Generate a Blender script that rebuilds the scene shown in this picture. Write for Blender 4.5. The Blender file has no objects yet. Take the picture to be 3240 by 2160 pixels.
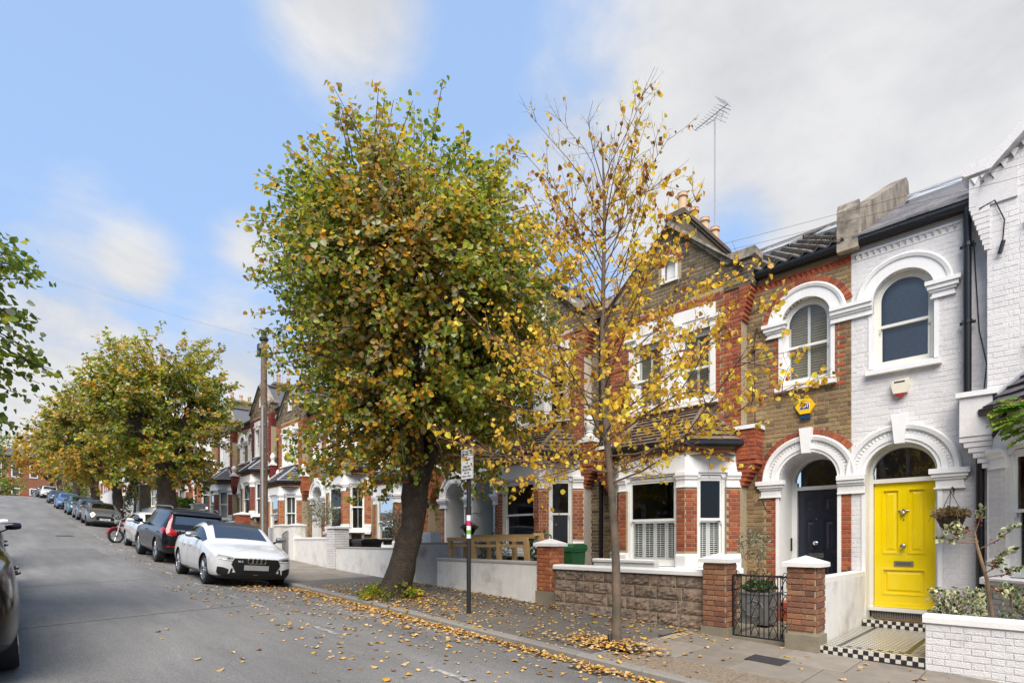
import bpy, bmesh, math, random
import numpy as np
from mathutils import Vector, Matrix, noise as mnoise
from mathutils.bvhtree import BVHTree
from mathutils.geometry import delaunay_2d_cdt
random.seed(7); np.random.seed(7)
PI = math.pi; R = math.radians
scene = bpy.context.scene
COL = scene.collection
# ------------------------------------------------------------------ camera
cam_data = bpy.data.cameras.new("camera"); cam = bpy.data.objects.new("camera", cam_data); COL.objects.link(cam)
cam.location = (0, 0, 0); cam.rotation_euler = (R(90), 0, R(45))
cam_data.sensor_width = 36; cam_data.lens = 19.0; cam_data.shift_y = 0.1938
cam_data.clip_start = 0.05; cam_data.clip_end = 3000
scene.camera = cam
# ------------------------------------------------------------------ sky
SUN_EL, SUN_AZ = R(50), R(138)          # azimuth clockwise from +Y
world = bpy.data.worlds.new("World"); scene.world = world; world.use_nodes = True
wn = world.node_tree.nodes; wl = world.node_tree.links; wn.clear()
def N(tree, t, **kw):
    n = tree.nodes.new(t)
    for k, v in kw.items():
        if k[0] == 'i' and k[1:].isdigit(): n.inputs[int(k[1:])].default_value = v
        else: setattr(n, k, v)
    return n
WT = world.node_tree
sky = N(WT, 'ShaderNodeTexSky', sky_type='NISHITA', sun_disc=False, sun_elevation=SUN_EL, sun_rotation=SUN_AZ,
        altitude=50, air_density=1.15, dust_density=0.6, ozone_density=2.2)
tc = N(WT, 'ShaderNodeTexCoord')
def wm(op, a, b=None, c=None, clamp=False):
    n = N(WT, 'ShaderNodeMath', operation=op, use_clamp=clamp)
    for i, v in enumerate((a, b, c)):
        if v is None: continue
        if isinstance(v, (int, float)): n.inputs[i].default_value = v
        else: wl.new(v, n.inputs[i])
    return n.outputs[0]
sep = N(WT, 'ShaderNodeSeparateXYZ'); wl.new(tc.outputs['Generated'], sep.inputs[0])
dx, dy, dz = sep.outputs
den = wm('ADD', wm('MAXIMUM', dz, 0.0), 0.22)
comb = N(WT, 'ShaderNodeCombineXYZ'); wl.new(wm('DIVIDE', dx, den), comb.inputs[0]); wl.new(wm('DIVIDE', dy, den), comb.inputs[1])
def wnoise(scale, detail, rough, off=(0, 0, 0), dist=0.0):
    mp = N(WT, 'ShaderNodeMapping'); mp.inputs['Location'].default_value = off
    wl.new(comb.outputs[0], mp.inputs[0])
    n = N(WT, 'ShaderNodeTexNoise'); n.inputs['Scale'].default_value = scale; n.inputs['Detail'].default_value = detail
    n.inputs['Roughness'].default_value = rough; n.inputs['Distortion'].default_value = dist
    wl.new(mp.outputs[0], n.inputs['Vector']); return n.outputs['Fac']
n1 = wnoise(1.1, 9, 0.55, (3.1, 1.2, 0), 0.25)
n2 = wnoise(2.6, 8, 0.6, (7.7, 0.4, 0), 0.3)
def pixdir(px, py):
    t = (px - 1620) / 1710; u = (1708 - py) / 1710; s = math.sqrt(.5)
    return Vector((-s + t * s, s + t * s, u)).normalized()
def blob(px, py, rad, soft, w):
    d = pixdir(px, py)
    dot = wm('ADD', wm('ADD', wm('MULTIPLY', dx, d.x), wm('MULTIPLY', dy, d.y)), wm('MULTIPLY', dz, d.z))
    ang = wm('ARCCOSINE', wm('MINIMUM', dot, 1.0))
    return wm('MULTIPLY', wm('SUBTRACT', 1.0, wm('DIVIDE', ang, rad), clamp=False), w)
# cloud banks: the broad one over the houses, the small puffs and the low bank up the street
field = wm('MAXIMUM', blob(2790, 330, 0.50, 0, 1.25), blob(3350, 900, 0.34, 0, 1.0))
field = wm('MAXIMUM', field, blob(1120, -60, 0.15, 0, 1.05))
field = wm('MAXIMUM', field, blob(420, 860, 0.075, 0, 0.62))
field = wm('MAXIMUM', field, blob(790, 800, 0.055, 0, 0.55))
field = wm('MAXIMUM', field, blob(180, 1230, 0.24, 0, 0.95))
field = wm('MAXIMUM', field, blob(760, 1180, 0.16, 0, 0.60))
field = wm('MAXIMUM', field, blob(1780, 430, 0.15, 0, 0.45))
field = wm('MAXIMUM', field, -0.42)
field = wm('SUBTRACT', field, wm('MAXIMUM', blob(2330, 740, 0.13, 0, 0.75), 0.0))
dens = wm('ADD', wm('MULTIPLY', field, 0.9), wm('MULTIPLY', wm('SUBTRACT', n1, 0.5), 1.2))
dens = wm('ADD', dens, wm('MULTIPLY', wm('SUBTRACT', n2, 0.5), 1.0))
mr = N(WT, 'ShaderNodeMapRange', interpolation_type='SMOOTHSTEP'); mr.inputs['From Min'].default_value = -0.02; mr.inputs['From Max'].default_value = 0.55
mr.inputs['To Min'].default_value = 0.0; mr.inputs['To Max'].default_value = 0.96
wl.new(dens, mr.inputs['Value'])
mask = mr.outputs[0]
cr = N(WT, 'ShaderNodeValToRGB'); cr.color_ramp.elements[0].position = 0.36; cr.color_ramp.elements[1].position = 0.60
cr.color_ramp.elements[0].color = (4.9, 4.95, 5.1, 1); cr.color_ramp.elements[1].color = (6.2, 6.15, 6.15, 1)
wl.new(n2, cr.inputs[0])
# thin high veil that whitens the blue
veil = N(WT, 'ShaderNodeMix', data_type='RGBA'); wl.new(sky.outputs[0], veil.inputs['A']); veil.inputs['B'].default_value = (4.05, 5.95, 9.4, 1)
veil.inputs['Factor'].default_value = 0.6
skmul = N(WT, 'ShaderNodeMix', data_type='RGBA', blend_type='MULTIPLY'); skmul.inputs['Factor'].default_value = 1.0
wl.new(veil.outputs['Result'], skmul.inputs['A']); skmul.inputs['B'].default_value = (1.0, 1.0, 1.0, 1)
mixc = N(WT, 'ShaderNodeMix', data_type='RGBA'); wl.new(mask, mixc.inputs['Factor'])
wl.new(skmul.outputs['Result'], mixc.inputs['A']); wl.new(cr.outputs[0], mixc.inputs['B'])
bg = N(WT, 'ShaderNodeBackground'); bg.inputs['Strength'].default_value = 0.1
wl.new(mixc.outputs['Result'], bg.inputs['Color'])
wo = N(WT, 'ShaderNodeOutputWorld'); wl.new(bg.outputs[0], wo.inputs[0])
# ------------------------------------------------------------------ sun (veiled)
sd = bpy.data.lights.new("sun", 'SUN'); sd.energy = 4.2; sd.angle = R(50); sd.color = (1.0, 0.91, 0.79)
sun = bpy.data.objects.new("sun", sd); COL.objects.link(sun)
sdir = Vector((math.sin(SUN_AZ) * math.cos(SUN_EL), math.cos(SUN_AZ) * math.cos(SUN_EL), math.sin(SUN_EL)))
sun.rotation_euler = (-sdir).to_track_quat('-Z', 'Y').to_euler(); sun.location = sdir * 60
# ------------------------------------------------------------------ exposure
vs = scene.view_settings
vs.view_transform = 'Standard'; vs.look = 'None'; vs.gamma = 1; vs.use_curve_mapping = False; vs.exposure = 0.46
scene.cycles.max_bounces = 6; scene.cycles.diffuse_bounces = 3; scene.cycles.glossy_bounces = 3
scene.cycles.transmission_bounces = 4; scene.cycles.transparent_max_bounces = 12
scene.cycles.caustics_reflective = False; scene.cycles.caustics_refractive = False
# ------------------------------------------------------------------ materials
MATS = {}
def lin(c):
    return tuple(c) + (1,) if len(c) == 3 else c
def mat(name, color, rough=0.6, var=0.12, nscale=6.0, bump=0.0, bscale=60.0, metal=0.0, spec=0.5, coat=0.0,
        rnd=0.0, color2=None, mixs=3.0, mixlo=0.45, mixhi=0.62, emit=None, trans=0.0, sheen=0.0, streak=0.0, palette=None, alpha=None, bdist=0.02):
    if name in MATS: return MATS[name]
    m = bpy.data.materials.new(name); m.use_nodes = True; t = m.node_tree; t.nodes.clear(); L = t.links
    out = N(t, 'ShaderNodeOutputMaterial'); b = N(t, 'ShaderNodeBsdfPrincipled'); L.new(b.outputs[0], out.inputs[0])
    b.inputs['Roughness'].default_value = rough; b.inputs['Metallic'].default_value = metal
    b.inputs['Specular IOR Level'].default_value = spec; b.inputs['Coat Weight'].default_value = coat; b.inputs['Coat Roughness'].default_value = 0.03
    geo = N(t, 'ShaderNodeNewGeometry'); pos = geo.outputs['Position']
    col = None
    if rnd > 0 or palette:
        oi = N(t, 'ShaderNodeObjectInfo')
        ad = N(t, 'ShaderNodeMath', operation='ADD'); L.new(oi.outputs['Random'], ad.inputs[0]); L.new(geo.outputs['Random Per Island'], ad.inputs[1])
        fr = N(t, 'ShaderNodeMath', operation='FRACT'); L.new(ad.outputs[0], fr.inputs[0])
        ramp = N(t, 'ShaderNodeValToRGB'); L.new(fr.outputs[0], ramp.inputs[0])
        if palette:
            ramp.color_ramp.interpolation = 'LINEAR'
            els = ramp.color_ramp.elements
            while len(els) < len(palette): els.new(0.5)
            for i, c in enumerate(palette):
                els[i].position = i / max(1, len(palette) - 1); els[i].color = lin(c)
        else:
            for i, k in ((0, 1 - rnd), (1, 1 + rnd)):
                ramp.color_ramp.elements[i].color = lin(tuple(min(1, x * k) for x in color[:3])); ramp.color_ramp.elements[i].position = i
        col = ramp.outputs[0]
    else:
        c = N(t, 'ShaderNodeRGB'); c.outputs[0].default_value = lin(color); col = c.outputs[0]
    def nz(scale, detail=6, rough=0.6, vec=None):
        n = N(t, 'ShaderNodeTexNoise'); n.inputs['Scale'].default_value = scale; n.inputs['Detail'].default_value = detail
        n.inputs['Roughness'].default_value = rough; L.new(vec or pos, n.inputs['Vector']); return n.outputs['Fac']
    if color2 is not None:
        mrn = N(t, 'ShaderNodeMapRange'); mrn.inputs['From Min'].default_value = mixlo; mrn.inputs['From Max'].default_value = mixhi
        L.new(nz(mixs, 8, 0.65), mrn.inputs['Value'])
        mx = N(t, 'ShaderNodeMix', data_type='RGBA'); L.new(mrn.outputs[0], mx.inputs['Factor']); L.new(col, mx.inputs['A']); mx.inputs['B'].default_value = lin(color2)
        col = mx.outputs['Result']
    if streak > 0:
        mp = N(t, 'ShaderNodeMapping'); mp.inputs['Scale'].default_value = (9, 9, 0.7); L.new(pos, mp.inputs[0])
        mrn = N(t, 'ShaderNodeMapRange'); mrn.inputs['From Min'].default_value = 0.5; mrn.inputs['From Max'].default_value = 0.75
        mrn.inputs['To Min'].default_value = 1.0; mrn.inputs['To Max'].default_value = 1 - streak
        L.new(nz(1.0, 6, 0.7, mp.outputs[0]), mrn.inputs['Value'])
        mx = N(t, 'ShaderNodeMix', data_type='RGBA', blend_type='MULTIPLY'); mx.inputs['Factor'].default_value = 1
        L.new(col, mx.inputs['A']); L.new(mrn.outputs[0], mx.inputs['B']); col = mx.outputs['Result']
    if var > 0:
        mrn = N(t, 'ShaderNodeMapRange'); mrn.inputs['From Min'].default_value = 0.3; mrn.inputs['From Max'].default_value = 0.7
        mrn.inputs['To Min'].default_value = 1 - var; mrn.inputs['To Max'].default_value = 1 + var
        L.new(nz(nscale, 8, 0.65), mrn.inputs['Value'])
        mx = N(t, 'ShaderNodeMix', data_type='RGBA', blend_type='MULTIPLY'); mx.inputs['Factor'].default_value = 1
        L.new(col, mx.inputs['A']); L.new(mrn.outputs[0], mx.inputs['B']); col = mx.outputs['Result']
    L.new(col, b.inputs['Base Color'])
    if bump > 0:
        bp = N(t, 'ShaderNodeBump'); bp.inputs['Strength'].default_value = bump; bp.inputs['Distance'].default_value = bdist
        L.new(nz(bscale, 6, 0.6), bp.inputs['Height']); L.new(bp.outputs[0], b.inputs['Normal'])
    if emit:
        b.inputs['Emission Color'].default_value = lin(emit[:3]); b.inputs['Emission Strength'].default_value = emit[3]
    if trans > 0:
        tr = N(t, 'ShaderNodeBsdfTranslucent'); L.new(col, tr.inputs['Color'])
        ms = N(t, 'ShaderNodeMixShader'); ms.inputs[0].default_value = trans
        L.new(b.outputs[0], ms.inputs[1]); L.new(tr.outputs[0], ms.inputs[2]); L.new(ms.outputs[0], out.inputs[0])
    MATS[name] = m; m.use_fake_user = True
    return m
def glass_mat(name, ior=1.6, tint=(0.9, 0.92, 0.92), rough=0.01):
    if name in MATS: return MATS[name]
    m = bpy.data.materials.new(name); m.use_nodes = True; t = m.node_tree; t.nodes.clear(); L = t.links
    out = N(t, 'ShaderNodeOutputMaterial'); fr = N(t, 'ShaderNodeFresnel'); fr.inputs[0].default_value = ior
    ts = N(t, 'ShaderNodeBsdfTransparent'); ts.inputs[0].default_value = lin(tint)
    gl = N(t, 'ShaderNodeBsdfGlossy'); gl.inputs['Roughness'].default_value = rough
    ms = N(t, 'ShaderNodeMixShader'); L.new(fr.outputs[0], ms.inputs[0]); L.new(ts.outputs[0], ms.inputs[1]); L.new(gl.outputs[0], ms.inputs[2])
    geo = N(t, 'ShaderNodeNewGeometry'); nn = N(t, 'ShaderNodeTexNoise'); nn.inputs['Scale'].default_value = 1.7; nn.inputs['Detail'].default_value = 1
    L.new(geo.outputs['Position'], nn.inputs['Vector'])
    bp = N(t, 'ShaderNodeBump'); bp.inputs['Strength'].default_value = 0.12; bp.inputs['Distance'].default_value = 0.02
    L.new(nn.outputs['Fac'], bp.inputs['Height']); L.new(bp.outputs[0], gl.inputs['Normal'])
    L.new(ms.outputs[0], out.inputs[0]); MATS[name] = m; return m
# ------------------------------------------------------------------ mesh builder
class MB:
    def __init__(s, f=None): s.v = []; s.f = []; s.m = []; s.fn = f; s.mi = 0
    def pt(s, *p):
        p = s.fn(*p) if s.fn else p
        s.v.append((p[0], p[1], p[2])); return len(s.v) - 1
    def face(s, idx): s.f.append(tuple(idx)); s.m.append(s.mi)
    def poly(s, pts): s.face([s.pt(*p) for p in pts])
    def box(s, x0, x1, y0, y1, z0, z1, ch=0.0):
        i = [s.pt(x, y, z) for z in (z0, z1) for y in (y0, y1) for x in (x0, x1)]
        for q in ((0, 2, 3, 1), (4, 5, 7, 6), (0, 1, 5, 4), (2, 6, 7, 3), (0, 4, 6, 2), (1, 3, 7, 5)): s.face([i[k] for k in q])
        return s
    def prism(s, prof, a, b, mk):
        """prof: list of 2-D points, mk(p, t): 3-D point at t = a or b"""
        n = len(prof); A = [s.pt(*mk(p, a)) for p in prof]; B = [s.pt(*mk(p, b)) for p in prof]
        for k in range(n): s.face((A[k], A[(k + 1) % n], B[(k + 1) % n], B[k]))
        s.face(A[::-1]); s.face(B); return s
    def tube(s, path, rad, n=8, cap=True):
        path = [Vector(p) for p in path]; rings = []
        if isinstance(rad, (int, float)): rad = [rad] * len(path)
        ref = None
        for i, p in enumerate(path):
            d = (path[min(i + 1, len(path) - 1)] - path[max(i - 1, 0)])
            if d.length < 1e-9: d = Vector((0, 0, 1))
            d.normalize()
            if ref is None: ref = Vector((0, 0, 1)) if abs(d.z) < 0.9 else Vector((1, 0, 0))
            a = d.cross(ref)
            if a.length < 1e-6: a = d.cross(Vector((0.3, 0.8, 0.5)))
            a.normalize(); b = d.cross(a); ref = a.cross(d) * 1.0
            rings.append([s.pt(*(p + (a * math.cos(2 * PI * k / n) + b * math.sin(2 * PI * k / n)) * rad[i])) for k in range(n)])
        for r0, r1 in zip(rings, rings[1:]):
            for k in range(n): s.face((r0[k], r0[(k + 1) % n], r1[(k + 1) % n], r1[k]))
        if cap: s.face(rings[0][::-1]); s.face(rings[-1])
        return s
    def lathe(s, prof, c=(0, 0, 0), n=16, ax='z', closed=False):
        rings = []
        for r, h in prof:
            ring = []
            for k in range(n):
                a = 2 * PI * k / n; x, y = r * math.cos(a), r * math.sin(a)
                p = (x, y, h) if ax == 'z' else ((h, x, y) if ax == 'x' else (x, h, y))
                ring.append(s.pt(c[0] + p[0], c[1] + p[1], c[2] + p[2]))
            rings.append(ring)
        prs = list(zip(rings, rings[1:])) + ([(rings[-1], rings[0])] if closed else [])
        for r0, r1 in prs:
            for k in range(n): s.face((r0[k], r0[(k + 1) % n], r1[(k + 1) % n], r1[k]))
        if not closed: s.face(rings[0][::-1]); s.face(rings[-1])
        return s
    def arch(s, cu, cz, prof, n=24, a0=0.0, a1=PI):
        """sweep a closed (radius, depth) profile along an arc in the (u, z) plane; depth is the second coordinate of fn (u, d, z)"""
        rings = []
        for k in range(n + 1):
            a = a0 + (a1 - a0) * k / n
            rings.append([s.pt(cu + r * math.cos(a), d, cz + r * math.sin(a)) for r, d in prof])
        m = len(prof)
        for r0, r1 in zip(rings, rings[1:]):
            for k in range(m): s.face((r0[k], r0[(k + 1) % m], r1[(k + 1) % m], r1[k]))
        s.face(rings[0][::-1]); s.face(rings[-1]); return s
    def mesh(s, name, mats, origin=(0, 0, 0), smooth=False):
        me = bpy.data.meshes.new(name)
        o = origin
        me.from_pydata([(a - o[0], b - o[1], c - o[2]) for a, b, c in s.v], [], s.f)
        for m in (mats if isinstance(mats, (list, tuple)) else [mats]): me.materials.append(m)
        if any(s.m): me.polygons.foreach_set('material_index', s.m)
        if smooth: me.polygons.foreach_set('use_smooth', [True] * len(s.f))
        me.update(); return me
    def islands(s):
        par = list(range(len(s.v)))
        def find(a):
            while par[a] != a: par[a] = par[par[a]]; a = par[a]
            return a
        for f in s.f:
            for a in f[1:]: par[find(a)] = find(f[0])
        out = {}
        for f, m in zip(s.f, s.m):
            q = out.setdefault(find(f[0]), (MB(), {})); mp = q[1]
            for a in f:
                if a not in mp: mp[a] = len(q[0].v); q[0].v.append(s.v[a])
            q[0].f.append(tuple(mp[a] for a in f)); q[0].m.append(m)
        return [q[0] for q in out.values()]
    def build_each(s, name, mats, parent=None, smooth=False):
        return [q.build(name, mats, parent, smooth) for q in s.islands()]
    def build(s, name, mats, parent=None, smooth=False, kind=None):
        if not s.f: return None
        o = bpy.data.objects.new(name, s.mesh(name, mats, origin_of(parent), smooth)); COL.objects.link(o)
        if parent is not None: o.parent = parent
        if kind: o['kind'] = kind
        if smooth: smooth_angle(o)
        return o
ORI = {}
def origin_of(p):
    return ORI.get(p.name, (0, 0, 0)) if p is not None else (0, 0, 0)
def smooth_angle(o, ang=40):
    me = o.data
    bm = bmesh.new(); bm.from_mesh(me); a = R(ang)
    for e in bm.edges:
        if len(e.link_faces) == 2: e.smooth = e.calc_face_angle(0) < a
    bm.to_mesh(me); bm.free()
def thing(name, loc, label, cat, group=None):
    o = bpy.data.objects.new(name, None); COL.objects.link(o); o.location = loc; o.empty_display_size = 0.2
    o['label'] = label; o['category'] = cat
    if group: o['group'] = group
    ORI[o.name] = tuple(loc); return o
def inherit(o, parent):                                # a part whose children share the thing's origin
    ORI[o.name] = origin_of(parent); return o
def tag(o, label=None, cat=None, group=None, kind=None):
    for k, v in (('label', label), ('category', cat), ('group', group), ('kind', kind)):
        if v: o[k] = v
    return o
def copy_tree(o, parent=None):
    c = o.copy(); COL.objects.link(c)
    if parent is not None: c.parent = parent
    for ch in list(o.children): copy_tree(ch, c)
    return c
def sub_part(mb, name, mats, part, thing_root, smooth=False):
    o = mb.build(name, mats, thing_root, smooth)
    if o: o.parent = part
    return o
def text_mesh(body, size, mat_, parent, M4, name='lettering', extrude=0.001, align='CENTER', sx=1.0, bold=0.0):
    cu = bpy.data.curves.new(name, 'FONT'); cu.body = body; cu.size = size; cu.extrude = extrude; cu.align_x = align; cu.align_y = 'CENTER'; cu.offset = bold
    cu.resolution_u = 3
    o = bpy.data.objects.new('tmp_text', cu); COL.objects.link(o)
    dg = bpy.context.evaluated_depsgraph_get(); me = bpy.data.meshes.new_from_object(o.evaluated_get(dg))
    bpy.data.objects.remove(o); bpy.data.curves.remove(cu)
    me.transform(Matrix.Scale(sx, 4, (1, 0, 0))); me.transform(M4); me.transform(Matrix.Translation(-Vector(origin_of(parent)))); me.name = name; me.materials.clear(); me.materials.append(mat_)
    ob = bpy.data.objects.new(name, me); COL.objects.link(ob)
    if parent is not None: ob.parent = parent
    return ob
def frameM(origin, xd, yd):
    """matrix that lays text's x on xd, its y on yd"""
    x = Vector(xd).normalized(); y = Vector(yd).normalized(); z = x.cross(y)
    M4 = Matrix.Identity(4)
    for i in range(3): M4[i][0] = x[i]; M4[i][1] = y[i]; M4[i][2] = z[i]; M4[i][3] = origin[i]
    return M4
# ------------------------------------------------------------------ lie of the land
GX = [-400, -118, -108, -100, -93, -62, -40, -33, -26, -21.5, -19, -16.5, -14.1, -12.8, -8.5, -5, -2.6, 0, 4, 12, 60, 400]
GZ = [6.4, 6.4, 6.3, 6.0, 5.5, 2.75, .82, .28, -.26, -.56, -.72, -.88, -.985, -1.03, -1.165, -1.33, -1.45, -1.53, -1.63, -1.78, -2.3, -2.5]
_gx = np.arange(-401, 401, .5); _gz = np.interp(_gx, GX, GZ); _k = np.ones(5) / 5; _gs = np.convolve(np.pad(_gz, 2, 'edge'), _k, 'valid')
def g(x): return float(np.interp(x, _gx, _gs))
BEND_X, BEND = -7.2, math.radians(1.72)               # the street bends slightly past the second house
def DR(x): return .03 * max(0.0, BEND_X - x)
def bend_root(o):
    """turns a thing built on the straight line onto the bent one"""
    p = Matrix.Translation((BEND_X, 10.2, 0)) @ Matrix.Rotation(-BEND, 4, 'Z') @ Matrix.Translation((-BEND_X, -10.2, 0))
    o.location = p @ o.location; o.rotation_euler.z -= BEND
KY, KYL = 5.2, -1.75                                  # kerb lines right and left
YC, YH = (KY + KYL) / 2, (KY - KYL) / 2
def road_z(x, y): return g(x) - 0.10 + 0.17 * (1 - min(1.0, ((y - DR(x) - YC) / YH) ** 2))
def pave_z(x, y): return g(x) + 0.012 * (min(y - DR(x), 7.65) - KY)
CAMV = Vector((0, 0, 0))
def proj(p):
    s = math.sqrt(.5); d = (-p[0] + p[1]) * s
    if d < 0.1: return None
    return (1620 + 1710 * (p[0] + p[1]) * s / d, 1708 - 1710 * p[2] / d, d)
def in_frame(p, pad=40):
    q = proj(p); return q is not None and -pad < q[0] < 3240 + pad and -pad < q[1] < 2160 + pad
# ================================================================== materials of the houses
M_STOCK = mat('stock_brick', (.3, .2, .1), .9, .25, 25, .5, 180, palette=[(.115, .078, .045), (.235, .15, .07), (.32, .22, .11), (.26, .165, .075), (.36, .26, .135), (.17, .105, .055), (.29, .195, .095)], color2=(.10, .08, .06), mixs=1.7, mixlo=.56, mixhi=.76)
M_STOCKD = mat('sooty_stock_brick', (.2, .15, .1), .9, .25, 25, .5, 180, palette=[(.09, .07, .05), (.22, .16, .09), (.30, .23, .14), (.13, .10, .07), (.26, .19, .11)], color2=(.07, .06, .05), mixs=2.2, mixlo=.5, mixhi=.75)
M_RED = mat('red_brick', (.4, .1, .04), .85, .2, 25, .4, 180, palette=[(.24, .05, .024), (.33, .075, .03), (.39, .10, .038), (.28, .06, .028), (.42, .13, .05), (.19, .045, .026)], color2=(.13, .05, .034), mixs=2.5, mixlo=.52, mixhi=.76)
M_ORANGE = mat('orange_brick', (.45, .15, .05), .85, .2, 25, .4, 180, palette=[(.30, .085, .034), (.40, .13, .048), (.45, .16, .06), (.33, .095, .038), (.24, .065, .032)], color2=(.15, .06, .035), mixs=2.2, mixlo=.56, mixhi=.78)
M_MAROON = mat('painted_maroon_brick', (.2, .03, .03), .6, .15, 20, .3, 120, palette=[(.17, .022, .02), (.21, .03, .026), (.15, .02, .02)])
M_WBRICK = mat('white_painted_brick', (.70, .68, .69), .65, .05, 20, .45, 90, palette=[(.68, .66, .655), (.72, .70, .69), (.74, .715, .70)], streak=.10)
M_WBRICK2 = mat('weathered_white_brick', (.72, .71, .70), .75, .08, 9, .6, 70, color2=(.34, .33, .26), mixs=2.1, mixlo=.60, mixhi=.78)
M_MORT = mat('mortar', (.40, .33, .22), .95, .2, 30, .5, 200)
M_MORTP = mat('pale_pointing', (.60, .54, .45), .95, .15, 30, .5, 200)
M_MORTW = mat('white_painted_joint', (.69, .67, .665), .8, .1, 20, .3, 120)
M_WHITE = mat('white_masonry_paint', (.82, .815, .80), .5, .04, 5, .12, 60, streak=.07)
M_WOODW = mat('white_gloss_paint', (.80, .80, .77), .3, .03, 5)
M_CREAM = mat('cream_paint', (.76, .74, .66), .35, .03, 5)
M_PORCHW = mat('porch_paint', (.80, .80, .78), .55, .04, 5)  # plain off-white paint lining the deeper porches
M_YDOOR = mat('yellow_door_paint', (.88, .655, .0), .22, .05, 2.2, .02, 14, coat=.45)
M_NAVY = mat('navy_door_paint', (.012, .017, .032), .3, .05, 9, .03, 300, coat=.2)
M_GDOOR = mat('green_door_paint', (.06, .20, .02), .3, .05, 9)
M_BDOOR = mat('black_door_paint', (.012, .014, .02), .3, .05, 9)
M_CHROME = mat('chrome', (.75, .75, .74), .12, .03, 20, metal=1)
M_BRASS = mat('pewter_metal', (.42, .38, .30), .35, .1, 40, metal=1)
M_IRON = mat('black_iron', (.01, .01, .011), .38, .1, 30)
M_PLAST = mat('black_plastic_pipe', (.012, .012, .014), .28, .1, 12)
M_SLATE = mat('slate', (.2, .2, .22), .6, .2, 15, .3, 80, palette=[(.34, .33, .335), (.46, .445, .445), (.40, .385, .39), (.52, .50, .50)])
M_SLATED = mat('dark_slate', (.1, .1, .11), .6, .2, 15, .3, 80, palette=[(.075, .075, .085), (.12, .12, .13), (.10, .095, .10), (.145, .14, .145)])
M_TILE = mat('brown_roof_tile', (.15, .1, .08), .85, .25, 12, .4, 90, palette=[(.12, .085, .065), (.18, .125, .09), (.15, .11, .085), (.21, .16, .12)], color2=(.24, .22, .17), mixs=6, mixlo=.55, mixhi=.75)
M_PANT = mat('concrete_pantile', (.12, .11, .10), .9, .3, 10, .4, 90, palette=[(.10, .09, .08), (.16, .145, .13), (.13, .115, .10), (.20, .18, .15)], color2=(.30, .28, .22), mixs=9, mixlo=.58, mixhi=.72)
M_LEAD = mat('lead_flashing', (.32, .33, .35), .5, .15, 8)
M_RENDER = mat('weathered_render', (.30, .25, .19), .95, .2, 6, .5, 60, color2=(.10, .085, .07), mixs=2.4, mixlo=.42, mixhi=.66, streak=.45)
M_STONE = mat('coping_stone', (.36, .31, .24), .9, .2, 8, .4, 60, color2=(.14, .12, .10), mixs=3.5)
M_POT = mat('terracotta_pot', (.55, .34, .2), .8, .15, 12, palette=[(.52, .30, .17), (.62, .42, .26), (.56, .36, .22)])
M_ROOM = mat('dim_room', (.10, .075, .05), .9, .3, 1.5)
M_ROOMG = mat('grey_blind_cloth', (.26, .255, .26), .9, .05, 3)
M_NET = mat('net_curtain', (.58, .58, .56), .9, .12, 14)
M_BLIND = mat('blind_slat', (.66, .65, .60), .5, .05, 6)
M_GLASS = glass_mat('window_glass', 1.5)
M_GLASSR = glass_mat('reflective_glass', 1.75)
M_YELLOW = mat('alarm_yellow', (.85, .52, .01), .35, .03)
M_BLUE = mat('badge_blue', (.01, .02, .12), .4, .03)
M_CREAMP = mat('alarm_cream', (.74, .69, .55), .4, .03)
M_REDL = mat('red_lens', (.30, .03, .02), .2, .05)
# ================================================================== bricks
def unit_brick():
    mb = MB(); c = .06; cz = .10
    P = []
    for (x, z, y) in [(-.5, -.5, -.004), (.5, -.5, -.004), (.5, .5, -.004), (-.5, .5, -.004), (-.5, -.5, .005), (.5, -.5, .005), (.5, .5, .005), (-.5, .5, .005),
                      (-.5 + c * .4, -.5 + cz, .009), (.5 - c * .4, -.5 + cz, .009), (.5 - c * .4, .5 - cz, .009), (-.5 + c * .4, .5 - cz, .009)]:
        P.append(mb.pt(x, -y if False else y, z))
    mb.face(P[8:12])
    for a in (0, 4):
        for k in range(4): mb.face((P[a + k], P[a + (k + 1) % 4], P[a + 4 + (k + 1) % 4], P[a + 4 + k]))
    return mb
UB = unit_brick(); UBV = np.array(UB.v); UBF = UB.f
BM = {'stock': M_STOCK, 'sooty': M_STOCKD, 'red': M_RED, 'orange': M_ORANGE, 'maroon': M_MAROON, 'white': M_WBRICK, 'weathered': M_WBRICK2}
BMESH = {k: UB.mesh('brick_' + k, m) for k, m in BM.items()}
class Frame:
    """a vertical face: s runs along it, d outward from it, z up"""
    def __init__(s, o, di, no, zo=0.0): s.o = o; s.d = di; s.n = no; s.zo = zo
    def __call__(s, a, d, z): return (s.o[0] + s.d[0] * a + s.n[0] * d, s.o[1] + s.d[1] * a + s.n[1] * d, s.zo + z)
def rows_of(z0, z1, c=.075):
    k0 = math.ceil((z0 + 2.0) / c - 1e-6)
    while (k0 + 1) * c - 2.0 <= z1 + 1e-6:
        yield k0, k0 * c - 2.0 + c / 2; k0 += 1
def subtract(iv, holes):
    out = []
    for a, b, k in iv:
        segs = [(a, b)]
        for h0, h1 in holes:
            ns = []
            for p, q in segs:
                if h1 <= p or h0 >= q: ns.append((p, q)); continue
                if h0 > p: ns.append((p, h0))
                if h1 < q: ns.append((h1, q))
            segs = ns
        out += [(p, q, k) for p, q in segs]
    return out
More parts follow.
